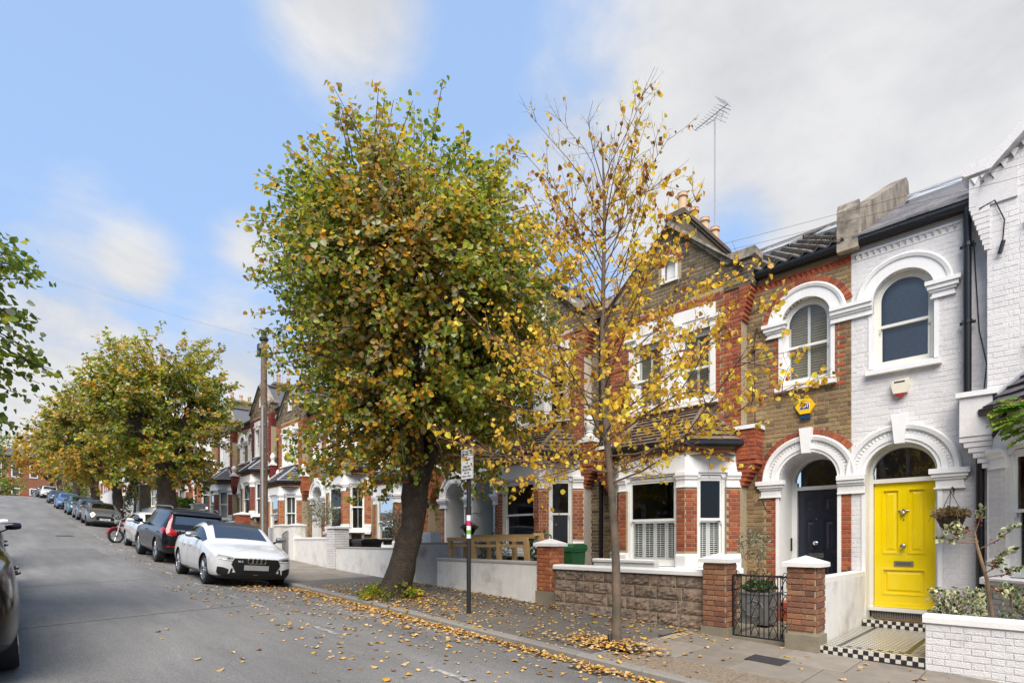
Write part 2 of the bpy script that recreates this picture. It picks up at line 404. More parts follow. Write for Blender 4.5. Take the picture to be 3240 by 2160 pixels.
def lay(F, z0, z1, span, zones, holes, base, bond='flemish', bh=.065):
    """list of (frame, s, z, length, height, key)"""
    res = []
    for row, zc in rows_of(z0, z1):
        sp = span(zc)
        if not sp: continue
        iv = [(sp[0], sp[1], base)]
        for zn in zones:
            for a, b, k in zn(row, zc):
                a = max(a, sp[0]); b = min(b, sp[1])
                if b - a < .03: continue
                iv = subtract(iv, [(a, b)]) + [(a, b, k)]
        hs = []
        for h in holes:
            if h['z0'] < zc < h['z1']: hs.append((h['s0'], h['s1']))
            elif h.get('arch') and h['z1'] <= zc < h['z1'] + h['r']:
                w = math.sqrt(max(0, h['r'] ** 2 - (zc - h['z1']) ** 2)); c = (h['s0'] + h['s1']) / 2; hs.append((c - w, c + w))
        for a, b, k in subtract(iv, hs):
            if bond == 'flemish': seq = [.215, .1025]; ph = 0 if row % 2 else .16
            elif bond == 'english': seq = [.215] if row % 2 else [.1025]; ph = .05 if row % 2 else 0
            else: seq = [.215]; ph = 0 if row % 2 else .11
            per = sum(seq) + .01 * len(seq)
            s = math.floor(a / per) * per - ph - per; i = 0
            while s < b:
                L = seq[i % len(seq)]; p = max(a + .004, s); q = min(b - .004, s + L)
                if q - p > .035: res.append((F, (p + q) / 2, zc, q - p, bh, k))
                s += L + .01; i += 1
    return res
def place_bricks(bricks, root, limit=300, name='brick', stuff_name='brickwork', proud=1.0):
    rec = []
    for F, s, z, L, h, k in bricks:
        p = F(s, 0, z)
        q = proj(p)
        if q is None or not (-500 < q[0] < 3800 and -400 < q[1] < 2600): continue
        vis = in_frame(p, 0) and (F.n[0] * -p[0] + F.n[1] * -p[1]) > 0
        rec.append(((0 if vis else 1e4) + q[2], F, s, z, L, h, k))
    rec.sort(key=lambda r: r[0])
    org = Vector(origin_of(root)); V = {}; cnt = 0
    for j, (_, F, s, z, L, h, k) in enumerate(rec):
        jd = random.uniform(-.002, .0025); tl = random.gauss(0, .004)
        if j < limit:
            o = bpy.data.objects.new(name, BMESH[k]); COL.objects.link(o); o.parent = root
            M4 = Matrix(((F.d[0] * L, F.n[0] * proud, 0, 0), (F.d[1] * L, F.n[1] * proud, 0, 0), (0, 0, h, 0), (0, 0, 0, 1)))
            M4.translation = Vector(F(s, jd, z)) - org
            o.matrix_local = M4
        else:
            a = UBV; X = s + a[:, 0] * L; D = a[:, 1] * proud + jd; Z = z + a[:, 2] * h + tl * a[:, 0]
            P = np.stack([F.o[0] + F.d[0] * X + F.n[0] * D - org[0], F.o[1] + F.d[1] * X + F.n[1] * D - org[1], F.zo + Z - org[2]], 1)
            V.setdefault(k, []).append(P)
    if V:
        keys = list(V); vs_ = []; fs = []; mi = []; off = 0; base = np.array(UBF)
        for ki, k in enumerate(keys):
            for P in V[k]:
                vs_.append(P); fs.append(base + off); mi += [ki] * len(base); off += len(P)
        me = bpy.data.meshes.new(stuff_name); me.from_pydata(np.concatenate(vs_).tolist(), [], np.concatenate(fs).tolist())
        for k in keys: me.materials.append(BM[k])
        me.polygons.foreach_set('material_index', mi)
        o = bpy.data.objects.new(stuff_name, me); COL.objects.link(o); o.parent = root; o['kind'] = 'stuff'
def wall(mb, F, s0, s1, z0, ztop, holes, depth=.2, brk=()):
    """front face of a wall with openings, their reveals, and the top"""
    cuts = {s0, s1, *brk}
    for h in holes:
        cuts |= {h['s0'], h['s1']}
        if h.get('arch'):
            c = (h['s0'] + h['s1']) / 2
            cuts |= {c - h['r'] * math.cos(PI * k / 20) for k in range(21)}
    cuts = sorted(c for c in cuts if s0 - 1e-9 <= c <= s1 + 1e-9)
    def htop(h, s):
        if not h.get('arch'): return h['z1']
        c = (h['s0'] + h['s1']) / 2; return h['z1'] + math.sqrt(max(0, h['r'] ** 2 - (s - c) ** 2))
    mb.fn = F
    for a, b in zip(cuts, cuts[1:]):
        if b - a < 1e-6: continue
        m = (a + b) / 2; hs = sorted([h for h in holes if h['s0'] < m < h['s1']], key=lambda h: h['z0'])
        la, lb = z0, z0
        for h in hs:
            if h['z0'] > la + 1e-6: mb.poly([(a, 0, la), (b, 0, lb), (b, 0, h['z0']), (a, 0, h['z0'])])
            if h['z0'] > z0: mb.poly([(a, 0, h['z0']), (b, 0, h['z0']), (b, -depth, h['z0']), (a, -depth, h['z0'])])
            la, lb = htop(h, a), htop(h, b)
            mb.poly([(a, 0, la), (b, 0, lb), (b, -depth, lb), (a, -depth, la)])
        ta, tb = ztop(a), ztop(b)
        mb.poly([(a, 0, la), (b, 0, lb), (b, 0, tb), (a, 0, ta)])
        mb.poly([(a, 0, ta), (b, 0, tb), (b, -.25, tb), (a, -.25, ta)])
        mb.poly([(a, -.25, ta), (b, -.25, tb), (b, -.25, max(tb - 2, z0)), (a, -.25, max(ta - 2, z0))])
    for h in holes:
        for s in (h['s0'], h['s1']):
            if s0 < s < s1: mb.poly([(s, 0, h['z0']), (s, -depth, h['z0']), (s, -depth, h['z1']), (s, 0, h['z1'])])
    for s in (s0, s1): mb.poly([(s, 0, z0), (s, 0, ztop(s)), (s, -.25, ztop(s)), (s, -.25, z0)])
    mb.fn = None
def stack(mb, F, s0, s1, steps, ext=1.0):
    """moulding as a stack of blocks; each step (z0, z1, projection)"""
    mb.fn = F
    for z0, z1, p in steps: mb.box(s0 - p * ext, s1 + p * ext, -.02, p, z0, z1)
    mb.fn = None
IMPOST_L = [(.76, .785, .045), (.785, .90, .025), (.90, .935, .05), (.935, .985, .075), (.985, 1.06, .10)]
IMPOST_U = [(3.61, 3.635, .045), (3.635, 3.70, .03), (3.70, 3.735, .055), (3.735, 3.80, .08), (3.80, 3.86, .105)]
CAPITAL = [(.965, .985, .03), (.985, 1.10, .012), (1.10, 1.13, .03), (1.13, 1.17, .05), (1.17, 1.24, .07)]
# ------------------------------------------------------------------ roofs
def unit_tile(wave=False):
    mb = MB(); n = 6 if wave else 1; t = .018
    prof = [(-.5 + k / n, (.032 * math.sin(2 * PI * k / n) if wave else 0)) for k in range(n + 1)]
    lo = [mb.pt(x, -.5, z + .042) for x, z in prof]; lob = [mb.pt(x, -.5, z + .042 - t * 1.8) for x, z in prof]
    up = [mb.pt(x, .56, z + .004) for x, z in prof]
    for k in range(n): mb.face((lo[k], lo[k + 1], up[k + 1], up[k])); mb.face((lob[k], lo[k], lo[k + 1], lob[k + 1])[::-1])
    upb = [mb.pt(x, .56, z + .004 - t) for x, z in prof]
    for a, b, c, d in ((lo[0], up[0], upb[0], lob[0]), (lo[-1], lob[-1], upb[-1], up[-1])): mb.face((a, b, c, d))
    return mb
UT, UW = unit_tile(), unit_tile(True)
TM = {'slate': M_SLATE, 'darkslate': M_SLATED, 'tile': M_TILE, 'pantile': M_PANT}
TMESH = {k: (UW if k == 'pantile' else UT).mesh('roof_tile_' + k, m) for k, m in TM.items()}
class Tiler:
    def __init__(s, root, limit): s.root = root; s.n = limit; s.v = []; s.f = []; s.mi = []; s.keys = []; s.off = 0
    def plane(s, A, B, C, D, gauge, width, key, skip=()):
        """A-B eaves, D-C top; tiles course by course, clipped by the sloping ends"""
        A, B, C, D = map(Vector, (A, B, C, D)); org = Vector(origin_of(s.root))
        H = ((D + C) / 2 - (A + B) / 2).length; rows = max(1, round(H / gauge)); xd = (B - A).normalized()
        nrm = xd.cross((D - A) if (D - A).length > .01 else (C - A)).normalized()
        if nrm.z < 0: nrm = -nrm
        yd = nrm.cross(xd).normalized()
        if yd.z < 0: yd = -yd
        # eaves-based coordinates
        for r in range(rows):
            t = (r + .5) / rows; L = A.lerp(D, t); Rr = B.lerp(C, t); W = (Rr - L).length
            if W < .05: continue
            a0 = (L - A).dot(xd); ph = 0 if r % 2 else width / 2; k = math.floor((a0 - ph) / width)
            while True:
                p = max(a0, ph + k * width); q = min(a0 + W, ph + (k + 1) * width); k += 1
                if p >= a0 + W: break
                if q - p < .03: continue
                c = L + xd * ((p + q) / 2 - a0)
                if any(f(c) for f in skip): continue
                w = q - p - .006; jit = random.gauss(0, .0025)
                M4 = Matrix(((xd.x * w, yd.x * H / rows, nrm.x, 0), (xd.y * w, yd.y * H / rows, nrm.y, 0), (xd.z * w, yd.z * H / rows, nrm.z, 0), (0, 0, 0, 1)))
                M4.translation = c + nrm * (.006 + jit) - org
                if s.n > 0:
                    s.n -= 1; o = bpy.data.objects.new('roof_tile', TMESH[key]); COL.objects.link(o); o.parent = s.root; o.matrix_local = M4
                else:
                    u = UW if key == 'pantile' else UT
                    if key not in s.keys: s.keys.append(key)
                    Vv = np.array(u.v) @ np.array(M4.to_3x3()).T + np.array(M4.translation)
                    s.v.append(Vv); s.f += [tuple(i + s.off for i in f) for f in u.f]; s.mi += [s.keys.index(key)] * len(u.f); s.off += len(u.v)
    def done(s):
        if s.v:
            me = bpy.data.meshes.new('roof_tiles'); me.from_pydata(np.concatenate(s.v).tolist(), [], s.f)
            for k in s.keys: me.materials.append(TM[k])
            me.polygons.foreach_set('material_index', s.mi)
            o = bpy.data.objects.new('roof_tiles', me); COL.objects.link(o); o.parent = s.root; o['kind'] = 'stuff'
# ------------------------------------------------------------------ sash windows
def sash(root, F, s0, s1, z0, z1, rec=.11, r=None, inner='room', rail=.5, frame_m=None, glass=None, shut=None, room=None, blindmul=1.0):
    """timber sash in an opening: window > pane, blind / curtain / shutter. z1 is the springing when r is given"""
    fm = frame_m or M_WOODW; fw = .055; sw = .042; d0 = -rec; c = (s0 + s1) / 2
    w = MB(F); H = (z1 - z0) + (r * .9 if r else 0); zr = z0 + H * rail
    w.box(s0, s0 + fw, d0 - .09, d0, z0, z1); w.box(s1 - fw, s1, d0 - .09, d0, z0, z1)
    if r: w.arch(c, z1, [(r, d0), (r - fw, d0), (r - fw, d0 - .09), (r, d0 - .09)], 20)
    else: w.box(s0 + fw, s1 - fw, d0 - .09, d0, z1 - fw, z1)
    w.box(s0 + fw, s1 - fw, d0 - .09, d0 - .004, z0, z0 + .05)
    a, b = s0 + fw, s1 - fw
    # lower sash, set back; upper sash forward
    w.box(a, a + sw, d0 - .075, d0 - .04, z0 + .05, zr); w.box(b - sw, b, d0 - .075, d0 - .04, z0 + .05, zr)
    w.box(a + sw, b - sw, d0 - .075, d0 - .04, z0 + .05, z0 + .12); w.box(a, b, d0 - .055, d0 - .012, zr - .02, zr + .025)
    w.box(a, a + sw * .8, d0 - .04, d0 - .014, zr + .025, z1); w.box(b - sw * .8, b, d0 - .04, d0 - .014, zr + .025, z1)
    for sx in (a, b - .03): w.prism([(0, 0), (0, -.07), (.02, -.035), (.03, 0)], sx, sx + .03, lambda p, t: (t, d0 - .012 + p[0] * .6, zr - .02 + p[1]))
    if r: w.arch(c, z1, [(r - fw, d0 - .014), (r - fw - sw * .8, d0 - .014), (r - fw - sw * .8, d0 - .04), (r - fw, d0 - .04)], 20)
    else: w.box(a + sw * .8, b - sw * .8, d0 - .04, d0 - .014, z1 - fw - sw, z1 - fw)
    win = w.build('window', fm, root)
    gl = glass or M_GLASS
    p = MB(F); p.poly([(a + sw, d0 - .06, z0 + .12), (b - sw, d0 - .06, z0 + .12), (b - sw, d0 - .06, zr - .02), (a + sw, d0 - .06, zr - .02)])
    sub_part(p, 'pane', gl, win, root)
    p = MB(F); pts = [(a + sw * .8, d0 - .027, zr + .025), (b - sw * .8, d0 - .027, zr + .025)]
    if r:
        rr = r - fw - sw * .8; pts += [(c + rr * math.cos(t), d0 - .027, z1 + rr * math.sin(t)) for t in np.linspace(0, PI, 21)]
    else: pts += [(b - sw * .8, d0 - .027, z1 - fw - sw), (a + sw * .8, d0 - .027, z1 - fw - sw)]
    p.poly(pts); sub_part(p, 'pane', gl, win, root)
    zt = z1 + (r or 0)
    if inner == 'blind':
        q = MB(F); z = z0 + .1
        while z < zt - .02:
            hw = (b - a) / 2 - .01
            if r and z > z1: hw = min(hw, math.sqrt(max(.0004, (r - fw) ** 2 - (z - z1) ** 2)))
            q.prism([(0, 0), (.042, .020), (.043, .023), (.001, .003)], c - hw, c + hw, lambda pp, t: (t, d0 - .16 + pp[0], z + pp[1])); z += .047 * blindmul
        sub_part(q, 'venetian_blind', M_BLIND, win, root)
        q = MB(F)
        q.box(c - .022, c + .022, d0 - .112, d0 - .095, z0 + .05, zt - .1)
        q.box(a + .0, a + .04, d0 - .112, d0 - .095, z0 + .05, z1 - .02); q.box(b - .04, b, d0 - .112, d0 - .095, z0 + .05, z1 - .02)
        sub_part(q, 'shutter_stile', M_WOODW, win, root)
    elif inner in ('net', 'curtain'):
        q = MB(F); n = 26
        for k in range(n):
            x0, x1 = a + (b - a) * k / n, a + (b - a) * (k + 1) / n
            if inner == 'curtain' and .24 < (k + .5) / n < .76: continue
            o0, o1 = .02 * math.sin(k * 1.9), .02 * math.sin((k + 1) * 1.9)
            q.poly([(x0, d0 - .17 + o0, z0), (x1, d0 - .17 + o1, z0), (x1, d0 - .17 + o1, z1), (x0, d0 - .17 + o0, z1)])
        sub_part(q, 'curtain', M_NET, win, root)
    elif inner == 'roller':
        q = MB(F); q.box(s0, s1, d0 - .2, d0 - .19, z0, zt); sub_part(q, 'roller_blind', M_ROOMG, win, root)
    if shut:                                            # half-height plantation shutters: shut panels of louvres
        n = shut; zt2 = zr - .01; q = MB(F); pw = (b - a) / n
        for k in range(n):
            x0, x1 = a + k * pw + .003, a + (k + 1) * pw - .003; st = .032
            q.box(x0, x0 + st, d0 - .14, d0 - .115, z0 + .1, zt2); q.box(x1 - st, x1, d0 - .14, d0 - .115, z0 + .1, zt2)
            q.box(x0 + st, x1 - st, d0 - .14, d0 - .115, zt2 - .05, zt2); q.box(x0 + st, x1 - st, d0 - .14, d0 - .115, z0 + .1, z0 + .15)
            z = z0 + .165
            while z < zt2 - .06:
                q.prism([(0, 0), (.036, -.012), (.036, -.008), (0, .005)], x0 + st, x1 - st, lambda pp, t: (t, d0 - .148 + pp[0], z + pp[1])); z += .036
            q.box((x0 + x1) / 2 - .005, (x0 + x1) / 2 + .005, d0 - .112, d0 - .106, z0 + .16, zt2 - .06)
        sub_part(q, 'shutter', M_WOODW, win, root)
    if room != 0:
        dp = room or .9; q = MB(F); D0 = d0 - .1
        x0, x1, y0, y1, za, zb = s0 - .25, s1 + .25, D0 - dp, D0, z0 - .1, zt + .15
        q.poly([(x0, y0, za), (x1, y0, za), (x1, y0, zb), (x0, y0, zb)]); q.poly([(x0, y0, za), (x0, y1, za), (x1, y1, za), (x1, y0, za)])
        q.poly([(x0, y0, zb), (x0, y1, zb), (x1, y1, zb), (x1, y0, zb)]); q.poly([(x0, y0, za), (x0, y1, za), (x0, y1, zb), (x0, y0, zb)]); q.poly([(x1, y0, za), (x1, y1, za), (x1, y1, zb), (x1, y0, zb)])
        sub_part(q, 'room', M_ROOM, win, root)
    return win
def plan_sweep(mb, fn, path, prof, ends=True):
    """sweep closed profile [(d outward, z)] along a plan path of (u, Y), mitred; fn maps (u, Y, z) to the world"""
    mb.fn = fn; nrm = []
    for a, b in zip(path, path[1:]):
        du, dy = b[0] - a[0], b[1] - a[1]; l = math.hypot(du, dy); nrm.append((dy / l, -du / l))
    rings = []
    for i, p in enumerate(path):
        if i == 0: m = nrm[0]
        elif i == len(path) - 1: m = nrm[-1]
        else:
            x = nrm[i - 1][0] + nrm[i][0]; y = nrm[i - 1][1] + nrm[i][1]; k = 2 / (x * x + y * y); m = (x * k, y * k)
        rings.append([mb.pt(p[0] + m[0] * d, p[1] + m[1] * d, z) for d, z in prof])
    n = len(prof)
    for r0, r1 in zip(rings, rings[1:]):
        for k in range(n): mb.face((r0[k], r0[(k + 1) % n], r1[(k + 1) % n], r1[k]))
    mb.face(rings[0][::-1]); mb.face(rings[-1]); mb.fn = None
def sub_path(path, t0, t1):
    out = []; acc = 0
    for a, b in zip(path, path[1:]):
        l = math.hypot(b[0] - a[0], b[1] - a[1])
        lo, hi = max(t0, acc), min(t1, acc + l)
        if hi > lo + 1e-6:
            p = lambda t: (a[0] + (b[0] - a[0]) * (t - acc) / l, a[1] + (b[1] - a[1]) * (t - acc) / l)
            if not out: out.append(p(lo))
            out.append(p(hi))
        acc += l
    return out
# ================================================================== one terraced house
DC, DAR = .66, .46                     # door: distance of its axis from the party line, arch radius
WC, WR = .69, .39                     # upper arched window
GC = 3.12                             # axis of the gabled bay
def ring(root, F, c, z, r0, r1, n, key, umin=None, umax=None):
    org = Vector(origin_of(root)); rm = (r0 + r1) / 2; wd = PI * rm / n - .010
    for k in range(n):
        a = PI * (k + .5) / n; s = c + rm * math.cos(a); zz = z + rm * math.sin(a)
        if (umin is not None and s < umin) or (umax is not None and s > umax): continue
        ra = Vector((F.d[0] * math.cos(a), F.d[1] * math.cos(a), math.sin(a))); ta = Vector((-F.d[0] * math.sin(a), -F.d[1] * math.sin(a), math.cos(a)))
        M4 = Matrix(((ta.x * wd, F.n[0], ra.x * (r1 - r0), 0), (ta.y * wd, F.n[1], ra.y * (r1 - r0), 0), (ta.z * wd, 0, ra.z * (r1 - r0), 0), (0, 0, 0, 1)))
        M4.translation = Vector(F(s, .006, zz)) - org
        o = bpy.data.objects.new('brick', BMESH[key]); COL.objects.link(o); o.parent = root; o.matrix_local = M4
def door_leaf(root, F, c, w, z0, z1, rec, m, style):
    d = MB(F); a, b = c - w / 2, c + w / 2; D = -rec; st = .105; H = z1 - z0
    d.box(a, b, D - .045, D - .022, z0, z1)
    if style == 'yellow':
        pan = [(a + st, c - .05, z0 + .86, z1 - .10), (c + .05, b - st, z0 + .86, z1 - .10), (a + st, b - st, z0 + .20, z0 + .62)]
    elif style == 'six':
        pan = [(x0, x1, y0, y1) for x0, x1 in ((a + st, c - .05), (c + .05, b - st)) for y0, y1 in ((z1 - .42, z1 - .12), (z0 + .86, z1 - .54), (z0 + .20, z0 + .70))]
    else:
        pan = [(x0, x1, y0, y1) for x0, x1 in ((a + st, c - .05), (c + .05, b - st)) for y0, y1 in ((z0 + 1.0, z1 - .14), (z0 + .2, z0 + .8))]
    xs = sorted({a, b} | {p[0] for p in pan} | {p[1] for p in pan}); zs = sorted({z0, z1} | {p[2] for p in pan} | {p[3] for p in pan})
    for x0, x1 in zip(xs, xs[1:]):                       # stiles and rails stand proud of the panels
        for y0, y1 in zip(zs, zs[1:]):
            mx, mz = (x0 + x1) / 2, (y0 + y1) / 2
            if not any(p[0] < mx < p[1] and p[2] < mz < p[3] for p in pan): d.box(x0, x1, D - .022, D, y0, y1)
    for x0, x1, y0, y1 in pan:
        for q in ((x0, x0 + .022, y0, y1), (x1 - .022, x1, y0, y1), (x0 + .022, x1 - .022, y0, y0 + .022), (x0 + .022, x1 - .022, y1 - .022, y1)):
            d.box(q[0], q[1], D - .0215, D + (.010 if style == 'yellow' else -.008), q[2], q[3])
        i = [d.pt(*p) for p in ((x0 + .05, D - .0215, y0 + .05), (x1 - .05, D - .0215, y0 + .05), (x1 - .05, D - .0215, y1 - .05), (x0 + .05, D - .0215, y1 - .05),
                                (x0 + .085, D - .006, y0 + .085), (x1 - .085, D - .006, y0 + .085), (x1 - .085, D - .006, y1 - .085), (x0 + .085, D - .006, y1 - .085))]
        d.face(i[4:8])
        for k in range(4): d.face((i[k], i[(k + 1) % 4], i[4 + (k + 1) % 4], i[4 + k]))
    if style == 'yellow': d.box(a + .0, b, D + .0005, D + .03, z0 + .0, z0 + .06)
    dr = d.build('front_door', m, root)
    # furniture
    met = M_BRASS if style == 'yellow' else M_CHROME
    k = MB(); kz = z0 + (.98 if style == 'yellow' else 1.02); kx = c + (0 if style == 'yellow' else .06)
    p = F(kx, D, kz); k.lathe([(.012, 0), (.03, .004), (.016, .012), (.014, .04), (.03, .05), (.040, .065), (.036, .085), (.015, .095)], (p[0], p[1], p[2]), 16, 'y')
    for i, v in enumerate(k.v): k.v[i] = (v[0], 2 * p[1] - v[1], v[2])
    sub_part(k, 'door_knob', met, dr, root, True)
    lz = z0 + (.70 if style == 'yellow' else .80); lx = c + (.0 if style == 'yellow' else .06); l = MB(F)
    l.box(lx - .125, lx + .125, D, D + .012, lz - .042, lz + .042)
    sub_part(l, 'letterbox', met, dr, root)
    l = MB(F); l.box(lx - .095, lx + .095, D + .0125, D + .016, lz - .022, lz + .022); sub_part(l, 'letter_flap', mat('flap_metal', (.25, .23, .19), .4, metal=1) if style == 'yellow' else M_CHROME, dr, root)
    if style == 'yellow':                                # winged knocker and spyhole
        kk = MB(); p = F(c, D, z0 + 1.52)
        kk.lathe([(.004, -.036), (.026, -.026), (.036, 0), (.026, .026), (.004, .036)], (p[0], p[1] - .036, p[2] - .015), 14)
        kk.lathe([(.004, -.02), (.018, -.01), (.02, .01), (.004, .022)], (p[0], p[1] - .03, p[2] + .032), 10)
        for sgn in (-1, 1): kk.tube([(p[0] + sgn * .015, p[1] - .03, p[2] + .012), (p[0] + sgn * .05, p[1] - .028, p[2] + .022), (p[0] + sgn * .082, p[1] - .026, p[2] + .026)], [.012, .014, .003], 8)
        sub_part(kk, 'knocker', met, dr, root, True)
        kk = MB(); p = F(c, D, z0 + 1.40); kk.lathe([(.010, 0), (.010, .008)], (p[0], p[1] - .008, p[2]), 12, 'y'); sub_part(kk, 'spyhole', M_IRON, dr, root)
    elif style == 'six':
        kk = MB(); p = F(c + .06, D, z0 + 1.46); kk.lathe([(.012, 0), (.012, .01)], (p[0], p[1] - .01, p[2]), 12, 'y')
        p = F(c - .325, D, z0 + 1.27); kk.tube([(p[0] - .02, p[1] - .006, p[2] + .02), (p[0], p[1] - .006, p[2]), (p[0] + .0, p[1] - .006, p[2] - .025)], [.02, .022, .006], 8)
        p = F(c - .335, D, z0 + .62); kk.lathe([(.014, 0), (.014, .01)], (p[0], p[1] - .01, p[2]), 12, 'y'); sub_part(kk, 'lock', M_CHROME, dr, root)
    return dr
def house(xc, m, zo, label, zone='stock', red='red', mort=None, white=False, detail=2, door=('six', M_NAVY, .70), gwin='blind', bwin='plain', uwin='blind',
          roof=('pantile', 'tile'), party='brick', chimney=True, alarm=None, finial=True, lower_shut=False, group=None, ext=0.0, nb=300):
    UE = 4.80 + ext; KN = 1.74 if white else 1.94; EK = GC - KN + .04; GS = .97 if white else .93; ZA = 5.28 + GS * (GC - KN) + .02
    gz = g(xc + m * 2.4)
    root = thing('terraced_house', (xc + m * 2.4, 10.2, gz), label, 'house', group)
    F = Frame((xc, 10.2), (m, 0), (0, -1), zo); G = Frame((xc, 9.95), (m, 0), (0, -1), zo)
    U = lambda u, y, z: (xc + m * u, y, zo + z)
    mort = mort or (M_MORTW if white else M_MORT); zb = gz - zo - .4
    if white: zone = red = 'white'
    wallm = mort if detail else (M_WBRICK if white else mat('far_' + zone, {'stock': (.27, .185, .10), 'sooty': (.19, .14, .09)}.get(zone, (.3, .1, .05)), .9, .25, 9, color2=(.2, .12, .06), mixs=5))
    redm = {'red': M_RED, 'orange': M_ORANGE, 'maroon': M_MAROON, 'white': M_WBRICK}[red]
    dstyle, dmat, rec = door
    dhole = dict(s0=DC - DAR, s1=DC + DAR, z0=zb, z1=1.06, arch=1, r=DAR); whole = dict(s0=WC - WR, s1=WC + WR, z0=2.73, z1=3.80, arch=1, r=WR)
    # walls -------------------------------------------------------
    w = MB(); wall(w, F, 0, 1.70, zb, lambda s: 4.78, [dhole, whole], .24); wall(w, F, 4.54, UE, zb, lambda s: 4.78, [], .24)
    def gtop(s):
        e = abs(s - GC); return 5.10 if e > EK else ZA - GS * e - .09
    gw = [dict(s0=2.27, s1=2.94, z0=2.70, z1=4.07), dict(s0=3.30, s1=3.97, z0=2.70, z1=4.07)]
    room = dict(s0=1.98, s1=4.26, z0=-.58, z1=1.5); attic = dict(s0=GC - .17, s1=GC + .17, z0=5.22, z1=5.55, arch=1, r=.17)
    wall(w, G, 1.69, 4.55, zb, gtop, gw + [room, attic], .22, (GC, GC - EK, GC + EK, GC - EK - .001, GC + EK + .001))
    w.build('wall', wallm, root)
    # bricks ------------------------------------------------------
    if detail:
        q = lambda row: .215 if row % 2 else .105
        zd = [lambda row, z: [(0, 1.7, red)] if z > 4.50 else [],
              lambda row, z: [(WC - WR - q(row), WC - WR, red), (WC + WR, WC + WR + q(row), red)] if 2.55 < z < 3.62 else [],
              lambda row, z: [(0, DC - DAR, red), (DC + DAR, DC + DAR + .14 + (.11 if row % 2 else 0), red)] if z < .78 else []]
        zg = [lambda row, z: [(1.69, 1.69 + .22 + q(row), red), (4.55 - .22 - q(row), 4.55, red)] if 1.5 < z < 4.68 else [],
              lambda row, z: [(2.17 - q(row), 2.17, red), (4.07, 4.07 + q(row), red)] if 2.6 < z < 4.10 else [],
              lambda row, z: [(2.0, 4.24, red)] if 4.50 < z < 4.72 else []]
        hd = [dict(dhole, r=.72 if (white or detail < 2) else .85, s0=DC - DAR - .05, s1=DC + DAR + .05), dict(whole, r=.60 if white or detail < 2 else .73), dict(s0=0, s1=.3, z0=3.62, z1=3.86), dict(s0=1.08, s1=1.4, z0=3.62, z1=3.86),
              dict(s0=0, s1=.2, z0=.77, z1=1.06), dict(s0=1.12, s1=1.46, z0=.77, z1=1.06), dict(s0=0, s1=1.7, z0=4.54, z1=4.63), dict(s0=WC - .45, s1=WC + .45, z0=2.62, z1=2.8)]
        gh = [dict(s0=2.17, s1=4.07, z0=2.60, z1=4.52), dict(s0=1.72, s1=4.52, z0=-.55, z1=1.72), dict(attic, r=.25, s0=GC - .25, s1=GC + .25)]
        top = 'sooty' if zone == 'stock' else zone
        B = lay(F, zb, 4.72, lambda z: (0.002, 1.70), zd, hd, zone)
        B += lay(F, zb, 4.72, lambda z: (4.55, UE), [], [], top)
        def gspan(z):
            if z < 5.08: return (1.69, 4.55)
            e = (ZA - .1 - z) / GS
            return (GC - e, GC + e) if e > .1 else None
        B += lay(G, zb, 4.70, gspan, zg, gh, zone); B += lay(G, 4.70, ZA - .12, gspan, zg, gh, top)
    # bay ---------------------------------------------------------
    bay = [(1.71, 9.95), (2.41, 9.20), (3.83, 9.20), (4.53, 9.95)]
    L0 = math.hypot(.70, .75); L1 = 1.42; T = 2 * L0 + L1
    o0, o1 = (.26, .80); f0, f1 = .17, 1.25
    piers = [(0, o0), (o1, L0 + f0), (L0 + f1, L0 + L1 + L0 - o1), (T - o0, T)]
    faces = []
    for i, (a, b) in enumerate(zip(bay, bay[1:])):
        A, Bp = U(*a, 0), U(*b, 0); dv = Vector((Bp[0] - A[0], Bp[1] - A[1])).normalized(); nv = Vector((dv.y, -dv.x)) * (1 if m > 0 else -1)
        if nv.y > 0: nv = -nv
        faces.append((Frame((A[0], A[1]), tuple(dv), tuple(nv), zo), math.hypot(b[0] - a[0], b[1] - a[1])))
    ops = [(o0, o1), (f0, f1), (L0 - o1, L0 - o0)]
    b = MB()
    for t0, t1 in piers: plan_sweep(b, U, sub_path(bay, t0, t1), [(0, -.25), (0, .97), (-.14, .97), (-.14, -.25)])
    plan_sweep(b, U, bay, [(-.03, zb), (-.03, -.6), (-.2, -.6), (-.2, zb)])
    plan_sweep(b, U, bay, [(0, 1.556), (0, 1.72), (-.14, 1.72), (-.14, 1.556)])
    b.build('bay_wall', redm if (not detail and not white) else mort, root)
    if detail:
        bk = red
        for i, (Fr, L) in enumerate(faces):
            segs = [(0, ops[i][0]), (ops[i][1], L)]
            for s0, s1 in segs: B += lay(Fr, -.25, .97, lambda z: (s0 + .002, s1 - .002), [], [], bk)
            B += lay(Fr, 1.556, 1.72, lambda z: (.0, L), [], [], bk); B += lay(Fr, zb, -.6, lambda z: (0, L), [], [], zone)
        place_bricks(B, root, nb, proud=.28 if white else 1.0)
        if detail > 1 and not white:
            ring(root, F, DC, 1.06, .745, .85, 30, red, .03); ring(root, F, WC, 3.80, .625, .73, 26, red, .03)
            ring(root, G, GC, 5.55, .18, .26, 9, red)
    t = MB()
    for t0, t1 in piers:
        sp = sub_path(bay, t0, t1)
        plan_sweep(t, U, sp, [(.035, -.50), (.035, -.29), (.015, -.25), (-.15, -.25), (-.15, -.50)])
        plan_sweep(t, U, sp, [(0, .965), (.025, .965), (.025, .985), (.008, .99), (.008, 1.09), (.035, 1.12), (.035, 1.14), (.06, 1.18), (.06, 1.24), (-.15, 1.24), (-.15, .965)])
    plan_sweep(t, U, bay, [(-.02, 1.2405), (.004, 1.2405), (.004, 1.556), (-.15, 1.556), (-.15, 1.2405)])
